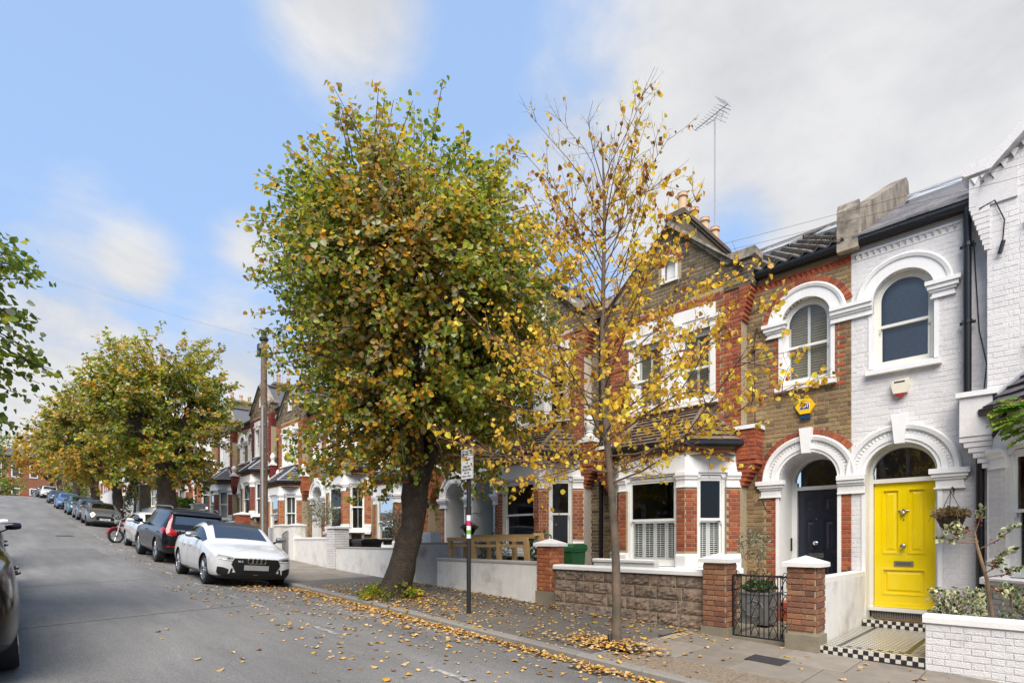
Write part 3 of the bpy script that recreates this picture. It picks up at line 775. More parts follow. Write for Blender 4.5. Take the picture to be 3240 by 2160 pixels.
    for (Fr, L), (a, c) in zip(faces, ops):              # shouldered heads over the lights
        t.fn = Fr; t.prism([(a, 1.14), (a + .05, 1.14), (a + .09, 1.20), (c - .09, 1.20), (c - .05, 1.14), (c, 1.14), (c, 1.24), (a, 1.24)], -.10, -.03, lambda p, k: (p[0], k, p[1])); t.fn = None
    (t.build_each if detail else t.build)('bay_stucco', M_WHITE, root)
    t = MB(); plan_sweep(t, U, bay, [(.13, -.60), (.13, -.52), (.09, -.50), (-.15, -.50), (-.15, -.60)]); t.build('bay_sill', M_WHITE, root)
    t = MB()
    for (Fr, L), ss in zip(faces, ((.3, .75), (.15, .71, 1.27), (.28, .73))):
        t.fn = Fr
        for s in ss: t.prism([(-.03, -.60), (.10, -.60), (.09, -.68), (.02, -.80), (-.03, -.84)], s - .045, s + .045, lambda p, k: (k, p[0], p[1]))
        t.fn = None
    (t.build_each if detail else t.build)('sill_bracket', M_WHITE, root)
    for i, ((Fr, L), (a, c)) in enumerate(zip(faces, ops)):
        sash(root, Fr, a, c, -.49, 1.19, .06, None, 'room' if bwin == 'plain' else bwin, .52, M_WOODW, M_GLASS, shut=(4 if i == 1 else 2) if lower_shut else None, room=0)
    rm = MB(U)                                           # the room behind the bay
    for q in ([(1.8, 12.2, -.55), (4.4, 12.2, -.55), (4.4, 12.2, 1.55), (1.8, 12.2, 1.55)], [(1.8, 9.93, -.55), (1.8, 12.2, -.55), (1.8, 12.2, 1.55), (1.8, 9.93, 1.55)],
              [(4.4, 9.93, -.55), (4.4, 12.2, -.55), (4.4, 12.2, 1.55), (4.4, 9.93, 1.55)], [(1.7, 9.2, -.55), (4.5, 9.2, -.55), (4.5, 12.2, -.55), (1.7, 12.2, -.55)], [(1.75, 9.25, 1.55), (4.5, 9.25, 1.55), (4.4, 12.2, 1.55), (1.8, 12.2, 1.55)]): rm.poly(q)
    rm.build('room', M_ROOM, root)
    # bay roof
    e = [sub_path(bay, 0, T)]; off = .10
    ev = [(1.62, 9.95), (2.36, 9.10), (3.88, 9.10), (4.62, 9.95)]; tp = [(2.42, 9.97), (3.82, 9.97)]; ze, zt = 1.80, 2.52
    base = MB(U); d = -.03
    base.poly([(*ev[1], ze + d), (*ev[2], ze + d), (*tp[1], zt + d), (*tp[0], zt + d)]); base.poly([(*ev[0], ze + d), (*ev[1], ze + d), (*tp[0], zt + d)]); base.poly([(*ev[2], ze + d), (*ev[3], ze + d), (*tp[1], zt + d)])
    base.poly([(*ev[3], ze + d), (*ev[2], ze + d), (*ev[1], ze + d), (*ev[0], ze + d)])
    rb = base.build('bay_roof', TM[roof[1]], root)
    tl = Tiler(root, 120 if detail > 1 else 0)
    if detail:
        gg = .13 if roof[1] == 'tile' else .17
        tl.plane(U(*ev[1], ze), U(*ev[2], ze), U(*tp[1], zt), U(*tp[0], zt), gg, .17, roof[1])
        tl.plane(U(*ev[0], ze), U(*ev[1], ze), U(*tp[0], zt), U(*tp[0], zt), gg, .17, roof[1]); tl.plane(U(*ev[2], ze), U(*ev[3], ze), U(*tp[1], zt), U(*tp[1], zt), gg, .17, roof[1])
    h = MB()
    for a, c in ((ev[1], tp[0]), (ev[2], tp[1])): h.tube([U(*a, ze + .03), U(*c, zt + .03)], .055, 8)
    h.tube([U(tp[0][0] - .1, 9.94, zt + .02), U(tp[1][0] + .1, 9.94, zt + .02)], .04, 6)
    for k, c in ((0, 0), (3, 1)): h.tube([U(*ev[k], ze + .02), U(tp[c][0], 9.95, zt + .02)], .04, 6)
    (h.build_each if detail else h.build)('hip_ridge', M_LEAD if roof[1] != 'tile' else M_TILE, root)
    t = MB(); plan_sweep(t, U, bay, [(.03, 1.725), (.05, 1.71), (.13, 1.71), (.15, 1.74), (.15, 1.80), (.13, 1.81), (.03, 1.80)]); t.build('bay_gutter', M_PLAST, root)
    # corbelled pier and kneeler at both ends of the gable ------------
    c = MB(); wc = MB(); ck = MB()
    for sg in (1, -1):
        E = (lambda s: s) if sg > 0 else (lambda s: 2 * GC - s)
        def bx(mb, F_, s0, s1, d0, d1, z0, z1):
            mb.fn = F_; a, b2 = sorted((E(s0), E(s1))); mb.box(a, b2, d0, d1, z0, z1); mb.fn = None
        for k in range(6): bx(c, G, 1.75, 1.685 - .048 * (k + 1), -.24, .01 + .012 * k, 1.0 + .075 * k, 1.0 + .075 * (k + 1) - .004)
        bx(c, G, 1.75, 1.40, -.24, .085, 1.45, 2.0)
        bx(wc, G, 1.80, 1.36, -.24, .12, 2.0, 2.07)
        for k in range(8): bx(c, G, 1.72, 1.68 - .02 * (k + 1), -.24, .012 + .004 * k, 4.02 + .075 * k, 4.02 + .075 * (k + 1) - .004)
        bx(ck, G, 2.0, 1.50, -.26, .03, 4.624, 5.10)
    (c.build_each if detail else c.build)('corbel_course', redm, root); (wc.build_each if detail else wc.build)('pier_cap', M_WHITE, root)
    if detail and not white:
        KB = []
        for sg in (1, -1):
            a0, a1 = (1.40, 1.72) if sg > 0 else (2 * GC - 1.72, 2 * GC - 1.40); ex0 = 1.40 if sg > 0 else 2 * GC - 1.40
            KB += lay(Frame((xc, 9.95 - .085), (m, 0), (0, -1), zo), 1.45, 2.0, lambda z: (a0, a1), [], [], red)
            KB += lay(Frame(U(ex0, 9.95 - .085, 0)[:2], (0, 1), (-m * sg, 0), zo), 1.45, 2.0, lambda z: (0, .3), [], [], red)
            b0, b1 = (1.50, 2.0) if sg > 0 else (2 * GC - 2.0, 2 * GC - 1.5); ex1 = 1.50 if sg > 0 else 2 * GC - 1.50
            KB += lay(Frame((xc, 9.95 - .03), (m, 0), (0, -1), zo), 4.62, 5.12, lambda z: (b0, b1), [], [], top)
            KB += lay(Frame(U(ex1, 9.95 - .03, 0)[:2], (0, 1), (-m * sg, 0), zo), 4.62, 5.12, lambda z: (0, .28), [], [], top)
        place_bricks(KB, root, 0, stuff_name='pier_brickwork')
    ck.build_each('kneeler', M_WBRICK if white else (M_STOCKD if zone == 'stock' else redm), root)
    cp = MB(G); cm = M_WBRICK if white else M_STONE
    for sg in (1, -1):
        E = (lambda s: s) if sg > 0 else (lambda s: 2 * GC - s)
        cp.prism([(1.42, 5.13), (1.42, 5.26), (KN, 5.28), (GC, ZA), (GC, ZA - .12), (KN + .05, 5.16), (KN, 5.10), (1.46, 5.10)], -.30, .075, lambda p, t: (E(p[0]), t, p[1]))
    (cp.build_each if detail else cp.build)('gable_coping', cm, root)
    if white:
        zz = MB(G)
        for k in range(16):
            s = 1.52 + .1 * k; zc = 5.06 if s < KN else 5.08 + (s - KN) * GS
            zz.prism([(0, 0), (.045, -.10), (.09, 0)], 0.01, .05, lambda p, t: (s + p[0], t, zc + p[1]))
        zz.build('dentil_course', M_WHITE, root)
    if finial:
        for sg in (1, -1):
            s = 1.58 if sg > 0 else 2 * GC - 1.58; p = G(s, -.05, 2.07); fm = MB()
            fm.box(p[0] - .13, p[0] + .13, p[1] - .13, p[1] + .13, p[2], p[2] + .05)
            fm.lathe([(.12, .05), (.13, .09), (.09, .12), (.07, .15), (.10, .18), (.07, .20), (.10, .24), (.135, .32), (.13, .40), (.09, .49), (.03, .55), (.005, .57)], p, 12)
            fm.build('finial', M_WHITE, root, True)
    # gable windows -----------------------------------------------
    t = MB(G)
    t.box(2.17, 2.273, -.085, .02, 2.703, 4.072); t.box(3.967, 4.07, -.085, .02, 2.703, 4.072); t.box(2.937, 3.303, -.085, .025, 2.703, 4.072)
    t.box(2.17, 4.07, -.22, .03, 4.271, 4.50); t.fn = None
    for a, c2 in ((2.14, 2.29), (2.91, 3.33), (3.95, 4.10)): stack(t, G, a, c2, [(4.07, 4.09, .03), (4.09, 4.18, .015), (4.18, 4.21, .04), (4.21, 4.27, .065)])
    t.fn = G; t.box(2.30, 2.90, -.1, .012, 4.072, 4.268); t.box(3.34, 3.94, -.1, .012, 4.072, 4.268); t.fn = None
    (t.build_each if detail else t.build)('window_surround', M_WHITE, root)
    t = MB(G); t.prism([(-.05, 2.60), (.10, 2.60), (.10, 2.66), (-.05, 2.70)], 2.12, 4.12, lambda p, k: (k, p[0], p[1])); t.build('window_sill', M_WHITE, root)
    for h2 in gw: sash(root, G, h2['s0'], h2['s1'], 2.70, 4.07, .09, None, gwin, .48)
    t = MB(G); t.arch(GC, 5.55, [(.17, -.05), (.17, .03), (.13, .03), (.13, -.05)], 12); t.box(GC - .17, GC - .13, -.05, .03, 5.22, 5.55); t.box(GC + .13, GC + .17, -.05, .03, 5.22, 5.55)
    t.box(GC - .19, GC + .19, -.05, .05, 5.18, 5.22); t.box(GC - .13, GC + .13, -.12, -.10, 5.2, 5.7); t.build('attic_vent', M_WHITE, root)
    # door side ----------------------------------------------------
    t = MB(F)
    pr = [(DAR, -.05), (DAR, .03), (DAR + .045, .03), (DAR + .05, .05), (DAR + .125, .05), (DAR + .13, .03), (DAR + .195, .03), (DAR + .2, .075), (DAR + .255, .09), (DAR + .28, .06), (DAR + .28, -.02)]
    t.arch(DC, 1.06, pr, 32)
    t.build('arch_moulding', M_WHITE, root)
    t = MB(F)
    for k in range(34):
        a = PI * (k + .5) / 34; r = DAR + .16
        if .45 < k / 34 < .55: continue
        t.poly([(DC + (r + p) * math.cos(a + q2), dd, 1.06 + (r + p) * math.sin(a + q2)) for p, q2, dd in ((-.025, -.028, .031), (.025, 0.0, .031), (-.025, .028, .047))])
        t.poly([(DC + (r + p) * math.cos(a + q2), dd, 1.06 + (r + p) * math.sin(a + q2)) for p, q2, dd in ((.025, 0.0, .031), (.025, .05, .031), (-.025, .028, .047))])
    t.build('dentil_band', M_WHITE, root)
    t = MB(F); t.prism([(-.06, 1.49), (.06, 1.49), (.10, 1.92), (-.10, 1.92)], -.02, .125, lambda p, k: (DC + p[0], k, p[1])); t.build('keystone', M_WHITE, root)
    t = MB(); stack(t, F, .0, .2, IMPOST_L, ext=0); stack(t, F, 1.12, 1.40, IMPOST_L)
    t.fn = F
    for sx in np.arange(1.12, 1.40, .07): t.poly([(sx, .027, .80), (sx + .035, .034, .89), (sx + .07, .027, .80)])
    for sx in np.arange(.0, .18, .066): t.poly([(sx, .027, .80), (sx + .033, .034, .89), (sx + .066, .027, .80)])
    t.fn = None
    (t.build_each if detail else t.build)('door_impost', M_WHITE, root)
    t = MB(F); t.box(DC - DAR - .055, DC - DAR + .0015, -.02, .018, zb, .76); t.box(DC + DAR - .0015, DC + DAR + .055, -.02, .018, zb, .76)
    t.box(0, DC - DAR + .002, -.02, .035, zb, -.99); t.box(DC + DAR - .002, 1.69, -.02, .03, zb, -.99)
    (t.build_each if detail else t.build)('door_surround', M_WHITE, root)
    P = MB(F); e = .003                                  # lined porch recess
    P.box(DC - DAR - .02, DC - DAR + e, -rec - .1, -.021, zb, 1.06); P.box(DC + DAR - e, DC + DAR + .02, -rec - .1, -.021, zb, 1.06)
    P.arch(DC, 1.06, [(DAR - e, -.021), (DAR + .03, -.021), (DAR + .03, -rec - .1), (DAR - e, -rec - .1)], 24)
    P.build('porch', M_PORCHW if rec > .4 else M_CREAM, root)
    zd0 = -1.075; fm = M_CREAM if white else M_WOODW; dw = .40 if rec < .4 else .37
    P = MB(F); D = -rec
    for a, c2 in ((DC - DAR, DC - dw), (DC + dw, DC + DAR)): P.box(a + .004, c2, D - .09, D + .03, zd0 - .06, 1.06)
    P.box(DC - dw, DC + dw, D - .09, D + .035, .918, .985); P.box(DC - DAR, DC + DAR, D - .09, D + .06, zd0 - .065, zd0 - .005)
    P.arch(DC, 1.06, [(DAR - .004, D - .09), (DAR - .004, D + .03), (DAR - .05, D + .03), (DAR - .05, D - .09)], 20)
    P.build('door_frame', fm, root)
    P = MB(F); rr = DAR - .05; P.poly([(DC - rr, D - .04, .985), (DC + rr, D - .04, .985)] + [(DC + rr * math.cos(a), D - .04, 1.06 + rr * math.sin(a)) for a in np.linspace(0, PI, 17)])
    fl = P.build('fanlight', M_GLASSR if dstyle == 'yellow' else M_GLASS, root)
    P = MB(F); P.box(DC - DAR, DC + DAR, D - .5, D - .48, .6, 1.6); P.build('hall', M_ROOM, root)
    door_leaf(root, F, DC, 2 * dw - .012, zd0, .915, rec + .02, dmat, dstyle)
    P = MB(F); P.box(DC - DAR + .0035, DC + DAR - .0035, -rec - .1, .0, zb, zd0 - .066 if dstyle != 'yellow' else -1.252); P.build('doorstep', M_STONE, root)
    if dstyle == 'yellow':
        P = MB(F); P.box(DC - DAR + .0035, DC + DAR - .0035, -rec - .08, -rec - .02, -1.252, zd0 - .066); P.build('vent_grille', M_IRON, root)
        P = MB(F)
        for k in range(38): P.box(DC - .43 + k * .0229, DC - .418 + k * .0229, -rec - .02, -rec - .008, -1.245, zd0 - .068)
        P.build('grille_bars', mat('grille_grey', (.3, .29, .27), .5), root, kind='stuff')
    # arched window above the door ----------------------------------
    t = MB(F); t.arch(WC, 3.80, [(WR, -.08), (WR, .03), (WR + .16, .03), (WR + .165, .05), (WR + .21, .065), (WR + .235, .045), (WR + .235, -.02)], 28); t.build('arch_moulding', M_WHITE, root)
    t = MB(); stack(t, F, .0, WC - WR - .0, IMPOST_U, ext=0); stack(t, F, WC + WR, WC + WR + .21, IMPOST_U); t.fn = F; t.box(WC - WR - .06, WC - WR + .003, -.098, .012, 2.733, 3.61); t.box(WC + WR - .003, WC + WR + .05, -.098, .012, 2.733, 3.61); (t.build_each if detail else t.build)('window_impost', M_WHITE, root)
    t = MB(F); t.prism([(-.05, 2.62), (.10, 2.62), (.10, 2.69), (-.05, 2.73)], WC - .48, WC + .48, lambda p, k: (k, p[0], p[1])); t.build('window_sill', M_WHITE, root)
    sash(root, F, WC - WR, WC + WR, 2.73, 3.80, .10, WR, uwin, .47, fm, M_GLASSR if white else M_GLASS)
    t = MB(F)
    if detail:
        for k in range(20):
            s = .04 + .083 * k; i = [t.pt(s, .012, 4.625), t.pt(s + .075, .012, 4.625), t.pt(s + .0375, .012, 4.545), t.pt(s + .0375, .05, 4.60)]
            for q in ((0, 1, 3), (1, 2, 3), (2, 0, 3)): t.face([i[k2] for k2 in q])
    t.box(0, 1.69, -.02, .03, 4.626, 4.66); t.box(0, 1.69, -.02, .008, 4.53, 4.625)
    t.build('zigzag_moulding', M_WBRICK if white else redm, root)
    # gutter and roof ------------------------------------------------
    t = MB(U); t.prism([(10.18, 4.74), (10.06, 4.74), (10.03, 4.79), (10.03, 4.86), (10.05, 4.87), (10.18, 4.86)], 0, 1.70, lambda p, k: (k, p[0], p[1])); t.build('gutter', M_PLAST, root)
    ye, ze2, yr, zr2 = 10.02, 4.84, 14.2, 7.28
    r = MB(U); d = -.035
    r.poly([(0, ye, ze2 + d), (UE, ye, ze2 + d), (UE, yr, zr2 + d), (0, yr, zr2 + d)]); r.poly([(0, yr, zr2 + d), (UE, yr, zr2 + d), (UE, 18.4, 4.9), (0, 18.4, 4.9)])
    yj = ye + (6.30 - ze2) / (zr2 - ze2) * (yr - ye)
    r.poly([(GC, 9.8, 6.28), (GC, yj, 6.28), (1.62, ye + .2, 4.95), (1.62, 9.8, 4.95)]); r.poly([(GC, 9.8, 6.28), (GC, yj, 6.28), (4.62, ye + .2, 4.95), (4.62, 9.8, 4.95)])
    r.build('roof', TM[roof[0]], root)
    if detail > 1:
        tl.n = 300 if white else 280
        sk = []
        lim = lambda cc: (lambda u: u > 1.75 + max(0, (zo + 4.84 - 0) * 0))(abs(cc.x - xc)) and cc.z - zo < 6.3 and abs(abs(cc.x - xc) - GC) < (6.35 - (cc.z - zo)) / .93
        tl.plane(U(0.06, ye, ze2), U(4.75, ye, ze2), U(4.75, yr, zr2), U(0.06, yr, zr2), (.25 if roof[0] == 'pantile' else .19), (.21 if roof[0] == 'pantile' else .28), roof[0], (lim,))
        ra = math.atan2(zr2 - ze2, yr - ye)
        for (u0, u1, t0, t1) in (((.35, 1.35, .62, .93),) if white else ((.42, 1.22, .60, .86), (1.75, 2.5, .62, .88))):
            v = MB(lambda u, a, b2: U(u, ye + (yr - ye) * a - math.sin(ra) * b2, ze2 + (zr2 - ze2) * a + math.cos(ra) * b2))
            for q in ((u0, u0 + .06, t0, t1), (u1 - .06, u1, t0, t1), (u0, u1, t0, t0 + .02), (u0, u1, t1 - .02, t1)): v.box(q[0], q[1], q[2], q[3], 0, .10)
            rw = v.build('roof_window', mat('grey_metal_frame', (.35, .36, .37), .4), root)
            v = MB(v.fn); v.poly([(u0 + .05, t0, .085), (u1 - .05, t0, .085), (u1 - .05, t1, .085), (u0 + .05, t1, .085)]); sub_part(v, 'pane', mat('skylight_glass', (.42, .46, .52), .08, spec=1), rw, root)
    tl.done()
    t = MB(); t.tube([U(0, yr, zr2 + .03), U(UE, yr, zr2 + .03)], .09, 8); t.tube([U(GC, 9.9, 6.34), U(GC, yj, 6.34)], .08, 8); (t.build_each if detail else t.build)('ridge', M_LEAD if white else TM[roof[0]], root)
    if party:
        t = MB(U)
        if party == 'render':
            zz = lambda y: ze2 + (y - ye) / (yr - ye) * (zr2 - ze2)
            t.prism([(10.25, 4.7), (10.25, 5.15), (10.45, 5.55), (14.0, zz(14.0) + .52), (14.25, zz(14.2) + .42), (14.35, zz(14.2) + .2), (14.35, 6.5)], -.14, .14, lambda p, k: (k, p[0], p[1]))
            pw = t.build('party_parapet', M_RENDER, root)
            t = MB(U); t.prism([(10.02, 4.70), (10.02, 5.35), (10.08, 5.48), (10.14, 5.50), (10.245, 5.42), (10.245, 4.70)], -.17, .13, lambda p, k: (k, p[0], p[1])); t.build('parapet_block', M_STONE, root)
    if chimney:
        st = MB(U); y0, y1 = 13.35, 16.1; u0, u1 = 4.58, 5.02
        st.box(u0, u1, y0, y1, 5.5, 8.55); sk2 = st.build('chimney_stack', M_STOCKD, root)
        st = MB(U)
        for k, (z, pj) in enumerate(((8.55, .04), (8.62, .08), (8.69, .05), (8.76, .0))): st.box(u0 - pj, u1 + pj, y0 - pj, y1 + pj, z, z + .068)
        sub_part(st, 'stack_cornice', M_STOCKD, sk2, root)
        for k in range(4):
            p = U(4.8, y0 + .35 + k * .66, 8.80); st = MB(); hh = (.62, .50, .50, .50)[k]
            st.lathe([(.15, -.05), (.16, .04), (.13, .06), (.115, hh - .12), (.15, hh - .10), (.15, hh - .05), (.13, hh - .03), (.14, hh), (.10, hh), (.095, .2)], p, 14)
            sub_part(st, 'chimney_pot', M_POT, sk2, root, True)
    t = MB(); x = U(UE, 0, 0)[0]
    if m < 0: t.tube([(x - .02, 10.12, zo + 4.72), (x - .02, 10.12, gz + .05)], .05, 10); t.build('downpipe', M_PLAST, root, True)
    return root, F, G, U
# ================================================================== the ground
XS = sorted(set(list(np.arange(-140, 30, 1.0)) + [-300, -200, -160, 60, 200, 400]))
def strip(mb, x0, x1, ys, zf, xs=None):
    xs_ = sorted(x for x in (xs or XS) if x0 < x < x1); xs_ = [x0] + xs_ + [x1]
    rows = [[mb.pt(x, y + DR(x), zf(x, y + DR(x))) for y in ys] for x in xs_]
    for a, b in zip(rows, rows[1:]):
        for k in range(len(ys) - 1): mb.face((a[k], b[k], b[k + 1], a[k + 1]))
M_GROUND = mat('bare_earth', (.09, .07, .05), .95, .3, 3, .4, 20)
def asphalt():
    m = mat('asphalt', (.178, .172, .164), .8, .10, .35, .55, 220, bdist=.008); t = m.node_tree; L = t.links
    b = next(n for n in t.nodes if n.type == 'BSDF_PRINCIPLED'); src = b.inputs['Base Color'].links[0].from_socket
    geo = next(n for n in t.nodes if n.type == 'NEW_GEOMETRY')
    def tex(scale, lo, hi, a, c, sc=(1, 1, 1), det=8):
        nonlocal src
        mp = N(t, 'ShaderNodeMapping'); mp.inputs['Scale'].default_value = sc; L.new(geo.outputs['Position'], mp.inputs[0])
        n = N(t, 'ShaderNodeTexNoise'); n.inputs['Scale'].default_value = scale; n.inputs['Detail'].default_value = det; n.inputs['Roughness'].default_value = .7; L.new(mp.outputs[0], n.inputs['Vector'])
        r = N(t, 'ShaderNodeMapRange'); r.inputs['From Min'].default_value = lo; r.inputs['From Max'].default_value = hi; r.inputs['To Min'].default_value = a; r.inputs['To Max'].default_value = c
        L.new(n.outputs['Fac'], r.inputs['Value']); x = N(t, 'ShaderNodeMix', data_type='RGBA', blend_type='MULTIPLY'); x.inputs['Factor'].default_value = 1
        L.new(src, x.inputs['A']); L.new(r.outputs[0], x.inputs['B']); src = x.outputs['Result']
    tex(150, .30, .72, .62, 1.42, det=4); tex(55, .35, .65, .74, 1.28, det=3)
    tex(.8, .36, .66, .76, 1.2, (.22, 1.3, 1)); tex(5, .58, .72, 1.0, .8, (.5, 1, 1))
    L.new(src, b.inputs['Base Color']); return m
M_ASPH = asphalt()
M_PASPH = mat('pavement_asphalt', (.125, .112, .096), .9, .18, 1.2, .5, 160, color2=(.20, .178, .145), mixs=1.1, mixlo=.5, mixhi=.75)
M_SLAB = mat('paving_slab', (.20, .185, .165), .85, .14, 5, .25, 110, palette=[(.19, .163, .13), (.25, .215, .175), (.22, .19, .155), (.265, .235, .195)], color2=(.11, .10, .085), mixs=1.4, mixlo=.55, mixhi=.8)
M_AGG = mat('exposed_aggregate', (.26, .205, .145), .9, .3, 70, .5, 170, color2=(.16, .12, .085), mixs=30, mixlo=.45, mixhi=.6)
M_KERB = mat('granite_kerb', (.24, .225, .20), .8, .15, 40, .25, 120, palette=[(.20, .185, .165), (.25, .235, .21), (.225, .21, .185)], color2=(.13, .12, .105), mixs=2.5, mixlo=.55, mixhi=.75)
M_PAINT = mat('worn_road_paint', (.42, .41, .39), .8, .25, 30, .3, 150, color2=(.16, .16, .16), mixs=14, mixlo=.42, mixhi=.60)
gr = MB(); strip(gr, -900, 900, [-900, -60, -20, -4.2], lambda x, y: g(x) - .35, XS + [-600, 600]); strip(gr, -900, 900, [7.6, 10, 20, 60, 900], lambda x, y: g(x) - .30, XS + [-600, 600])
gr.build('ground', M_GROUND, kind='structure')
rd = MB(); strip(rd, -400, 400, [KYL + (KY - KYL) * k / 20 for k in range(21)], road_z, XS); rd.build('road', M_ASPH, kind='structure', smooth=True)
# pavements: the right one changes from asphalt to slabs near the gates
pv = MB(); strip(pv, -13.2, -3.95, [KY + .125, 6.2, 7.0, 7.66], pave_z); pv.mi = 1
strip(pv, -400, -13.2, [KY + .125, 6.2, 7.0, 7.66], lambda x, y: pave_z(x, y) - .02); strip(pv, -3.95, 400, [KY + .125, 6.2, 7.0, 7.66], lambda x, y: pave_z(x, y) - .02)
pave = pv.build('pavement', [M_PASPH, M_MORT], kind='structure')
pv = MB(); strip(pv, -400, 400, [-4.2, -3, KYL - .125], lambda x, y: g(x)); lp = pv.build('pavement', M_PASPH, kind='structure')
def slab(x0, x1, y0, y1, m, name='paving_slab', t=.0):
    s = MB(); c = .006; j = random.uniform(-.004, .004)
    for (a, b, c0, d0, e) in ((x0 + .004, x1 - .004, y0 + .004, y1 - .004, -.03), (x0 + .004, x1 - .004, y0 + .004, y1 - .004, -.006), (x0 + c + .004, x1 - c - .004, y0 + c + .004, y1 - c - .004, 0)):
        for p in ((a, c0), (b, c0), (b, d0), (a, d0)): s.pt(p[0], p[1] + DR(p[0]), pave_z(p[0], p[1] + DR(p[0])) + e + j + t)
    for a in (0, 4):
        for k in range(4): s.face((a + k, a + (k + 1) % 4, a + 4 + (k + 1) % 4, a + 4 + k))
    s.face((8, 9, 10, 11)); return s.build(name, m, pave)
x = -3.95; y1 = 5.98
while x < 4:
    w = random.choice((.62, .75, .9)); slab(x, x + w, 6.0, 6.82, M_SLAB); slab(x + .2, x + .2 + w, 6.82, 7.66, M_SLAB); x += w
for x in np.arange(-3.95, 4, 1.6): slab(x, x + 1.6, KY + .13, 6.0, M_AGG, 'aggregate_slab')
far = MB(); cnt = 0; x = -13.2
while x > -100:
    w = .62 if x > -40 else 1.2; y = KY + .13
    for dy in (.75, .85, .85):
        z = [(x - w + .005, y + .005), (x - .005, y + .005), (x - .005, y + dy - .005), (x - w + .005, y + dy - .005)]
        if cnt < 200 and x > -34: slab(x - w, x, y, min(y + dy, 7.66), M_SLAB); cnt += 1
        else:
            i = [far.pt(a, b + DR(a), pave_z(a, b + DR(a))) for a, b in z]; far.face(i)
        y += dy
    x -= w
far.build('paving_slabs', M_SLAB, pave, kind='stuff')
mc = MB(); X0, X1, Y0, Y1 = -2.62, -2.2, 6.55, 6.9; e = .006
mc.face([mc.pt(a, b, pave_z(a, b) + e) for a, b in ((X0, Y0), (X1, Y0), (X1, Y1), (X0, Y1))]); o = mc.build('inspection_cover', mat('cast_iron_cover', (.05, .05, .05), .6, .2, 30, .5, 60, metal=.3), pave)
# kerbs of single stones
kerb = MB(); strip(kerb, -400, 400, [KY - .004, KY + .12], lambda x, y: g(x) - .035); kr = kerb.build('kerb', M_KERB, kind='structure')
def kstone(x0, x1, ya, yb, par):
    s = MB(); face = 1 if ya < yb else -1
    prof = [(ya, -.20), (ya, -.022), (ya + face * .018, 0), (yb, 0), (yb, -.1)]
    A = [s.pt(x0 + .004, y + DR(x0), g(x0) + z + random.uniform(-.001, .001)) for y, z in prof]; B = [s.pt(x1 - .004, y + DR(x1), g(x1) + z) for y, z in prof]
    for k in range(len(prof) - 1): s.face((A[k], B[k], B[k + 1], A[k + 1]))
    s.face(A); s.face(B[::-1]); return s
x = 5.0
while x > -100:
    w = .91; kstone(x - w, x, KY - .006, KY + .125, kr).build('kerb_stone', M_KERB, kr); x -= w
x = 2.0; lk = MB(); strip(lk, -400, 400, [KYL - .125, KYL], lambda x, y: g(x)); strip(lk, -400, 400, [KYL, KYL + .001], lambda x, y: g(x) - (0 if y < KYL + .0005 else .25)); lk.build('kerb', M_KERB, kind='structure')
# worn bay markings, gully marks
def mark(x0, x1, y0, y1, m=M_PAINT):
    s = MB(); n = max(1, int(abs(x1 - x0) / .5))
    for k in range(n):
        a, b = x0 + (x1 - x0) * k / n, x0 + (x1 - x0) * (k + 1) / n
        s.face([s.pt(p, q + DR(p), road_z(p, q + DR(p)) + .004) for p, q in ((a, y0), (b, y0), (b, y1), (a, y1))])
    s.build('bay_marking', m, ROADM)
ROADM = bpy.data.objects['road']
for xa in np.arange(-66, 3, 1.32):
    if random.random() < .62: mark(xa - .62, xa, 3.32, 3.40)
M_SEAM = mat('trench_seam', (.19, .185, .165), .85, .2, 10, .4, 150)
for x0, w0 in ((-9.2, .13), (-14.4, .10)):
    s = MB(); ys = np.linspace(.3, 3.3, 12); f = lambda y: x0 - .5 * ((y - .3) / 3) ** 2
    for a, b in zip(ys, ys[1:]): s.face([s.pt(f(a) , a, road_z(f(a), a) + .004), s.pt(f(a) + w0, a, road_z(f(a) + w0, a) + .004), s.pt(f(b) + w0, b, road_z(f(b) + w0, b) + .004), s.pt(f(b), b, road_z(f(b), b) + .004)])
    s.build('reinstated_trench', M_SEAM, ROADM)
M_PATCH = mat('repaired_asphalt', (.15, .146, .14), .85, .2, 3, .5, 180); M_IRONC = mat('manhole_iron', (.06, .058, .055), .55, .25, 40, .6, 70, metal=.3)
def patch(x0, x1, y0, y1, m, nm, e=.0035):
    s = MB(); nx = max(2, int((x1 - x0) / .4)); ny = max(2, int((y1 - y0) / .3)); P = [[s.pt(x0 + (x1 - x0) * i / nx, y0 + (y1 - y0) * j / ny + DR(x0), road_z(x0 + (x1 - x0) * i / nx, y0 + (y1 - y0) * j / ny + DR(x0)) + e) for j in range(ny + 1)] for i in range(nx + 1)]
    for i in range(nx):
        for j in range(ny): s.face((P[i][j], P[i + 1][j], P[i + 1][j + 1], P[i][j + 1]))
    s.build(nm, m, ROADM)
M_SILT = mat('gutter_silt', (.155, .145, .13), .9, .2, 8, .4, 120, color2=(.085, .062, .04), mixs=3.5, mixlo=.44, mixhi=.60)
for k in range(24): patch(-12.4 + k * .6, -11.8 + k * .6, 5.03 - .03 * (k % 3), 5.192, M_SILT, 'gutter_silt', .0045)
patch(-24.5, -21.0, 1.3, 2.6, M_PATCH, 'repaired_patch'); patch(-14.6, -9.9, 4.86, 5.14, M_PATCH, 'repaired_patch')
patch(-3.9, -3.45, 4.78, 5.14, M_IRONC, 'gully_grate', .006); patch(-31.2, -30.6, 1.9, 2.5, M_IRONC, 'manhole_cover', .006)
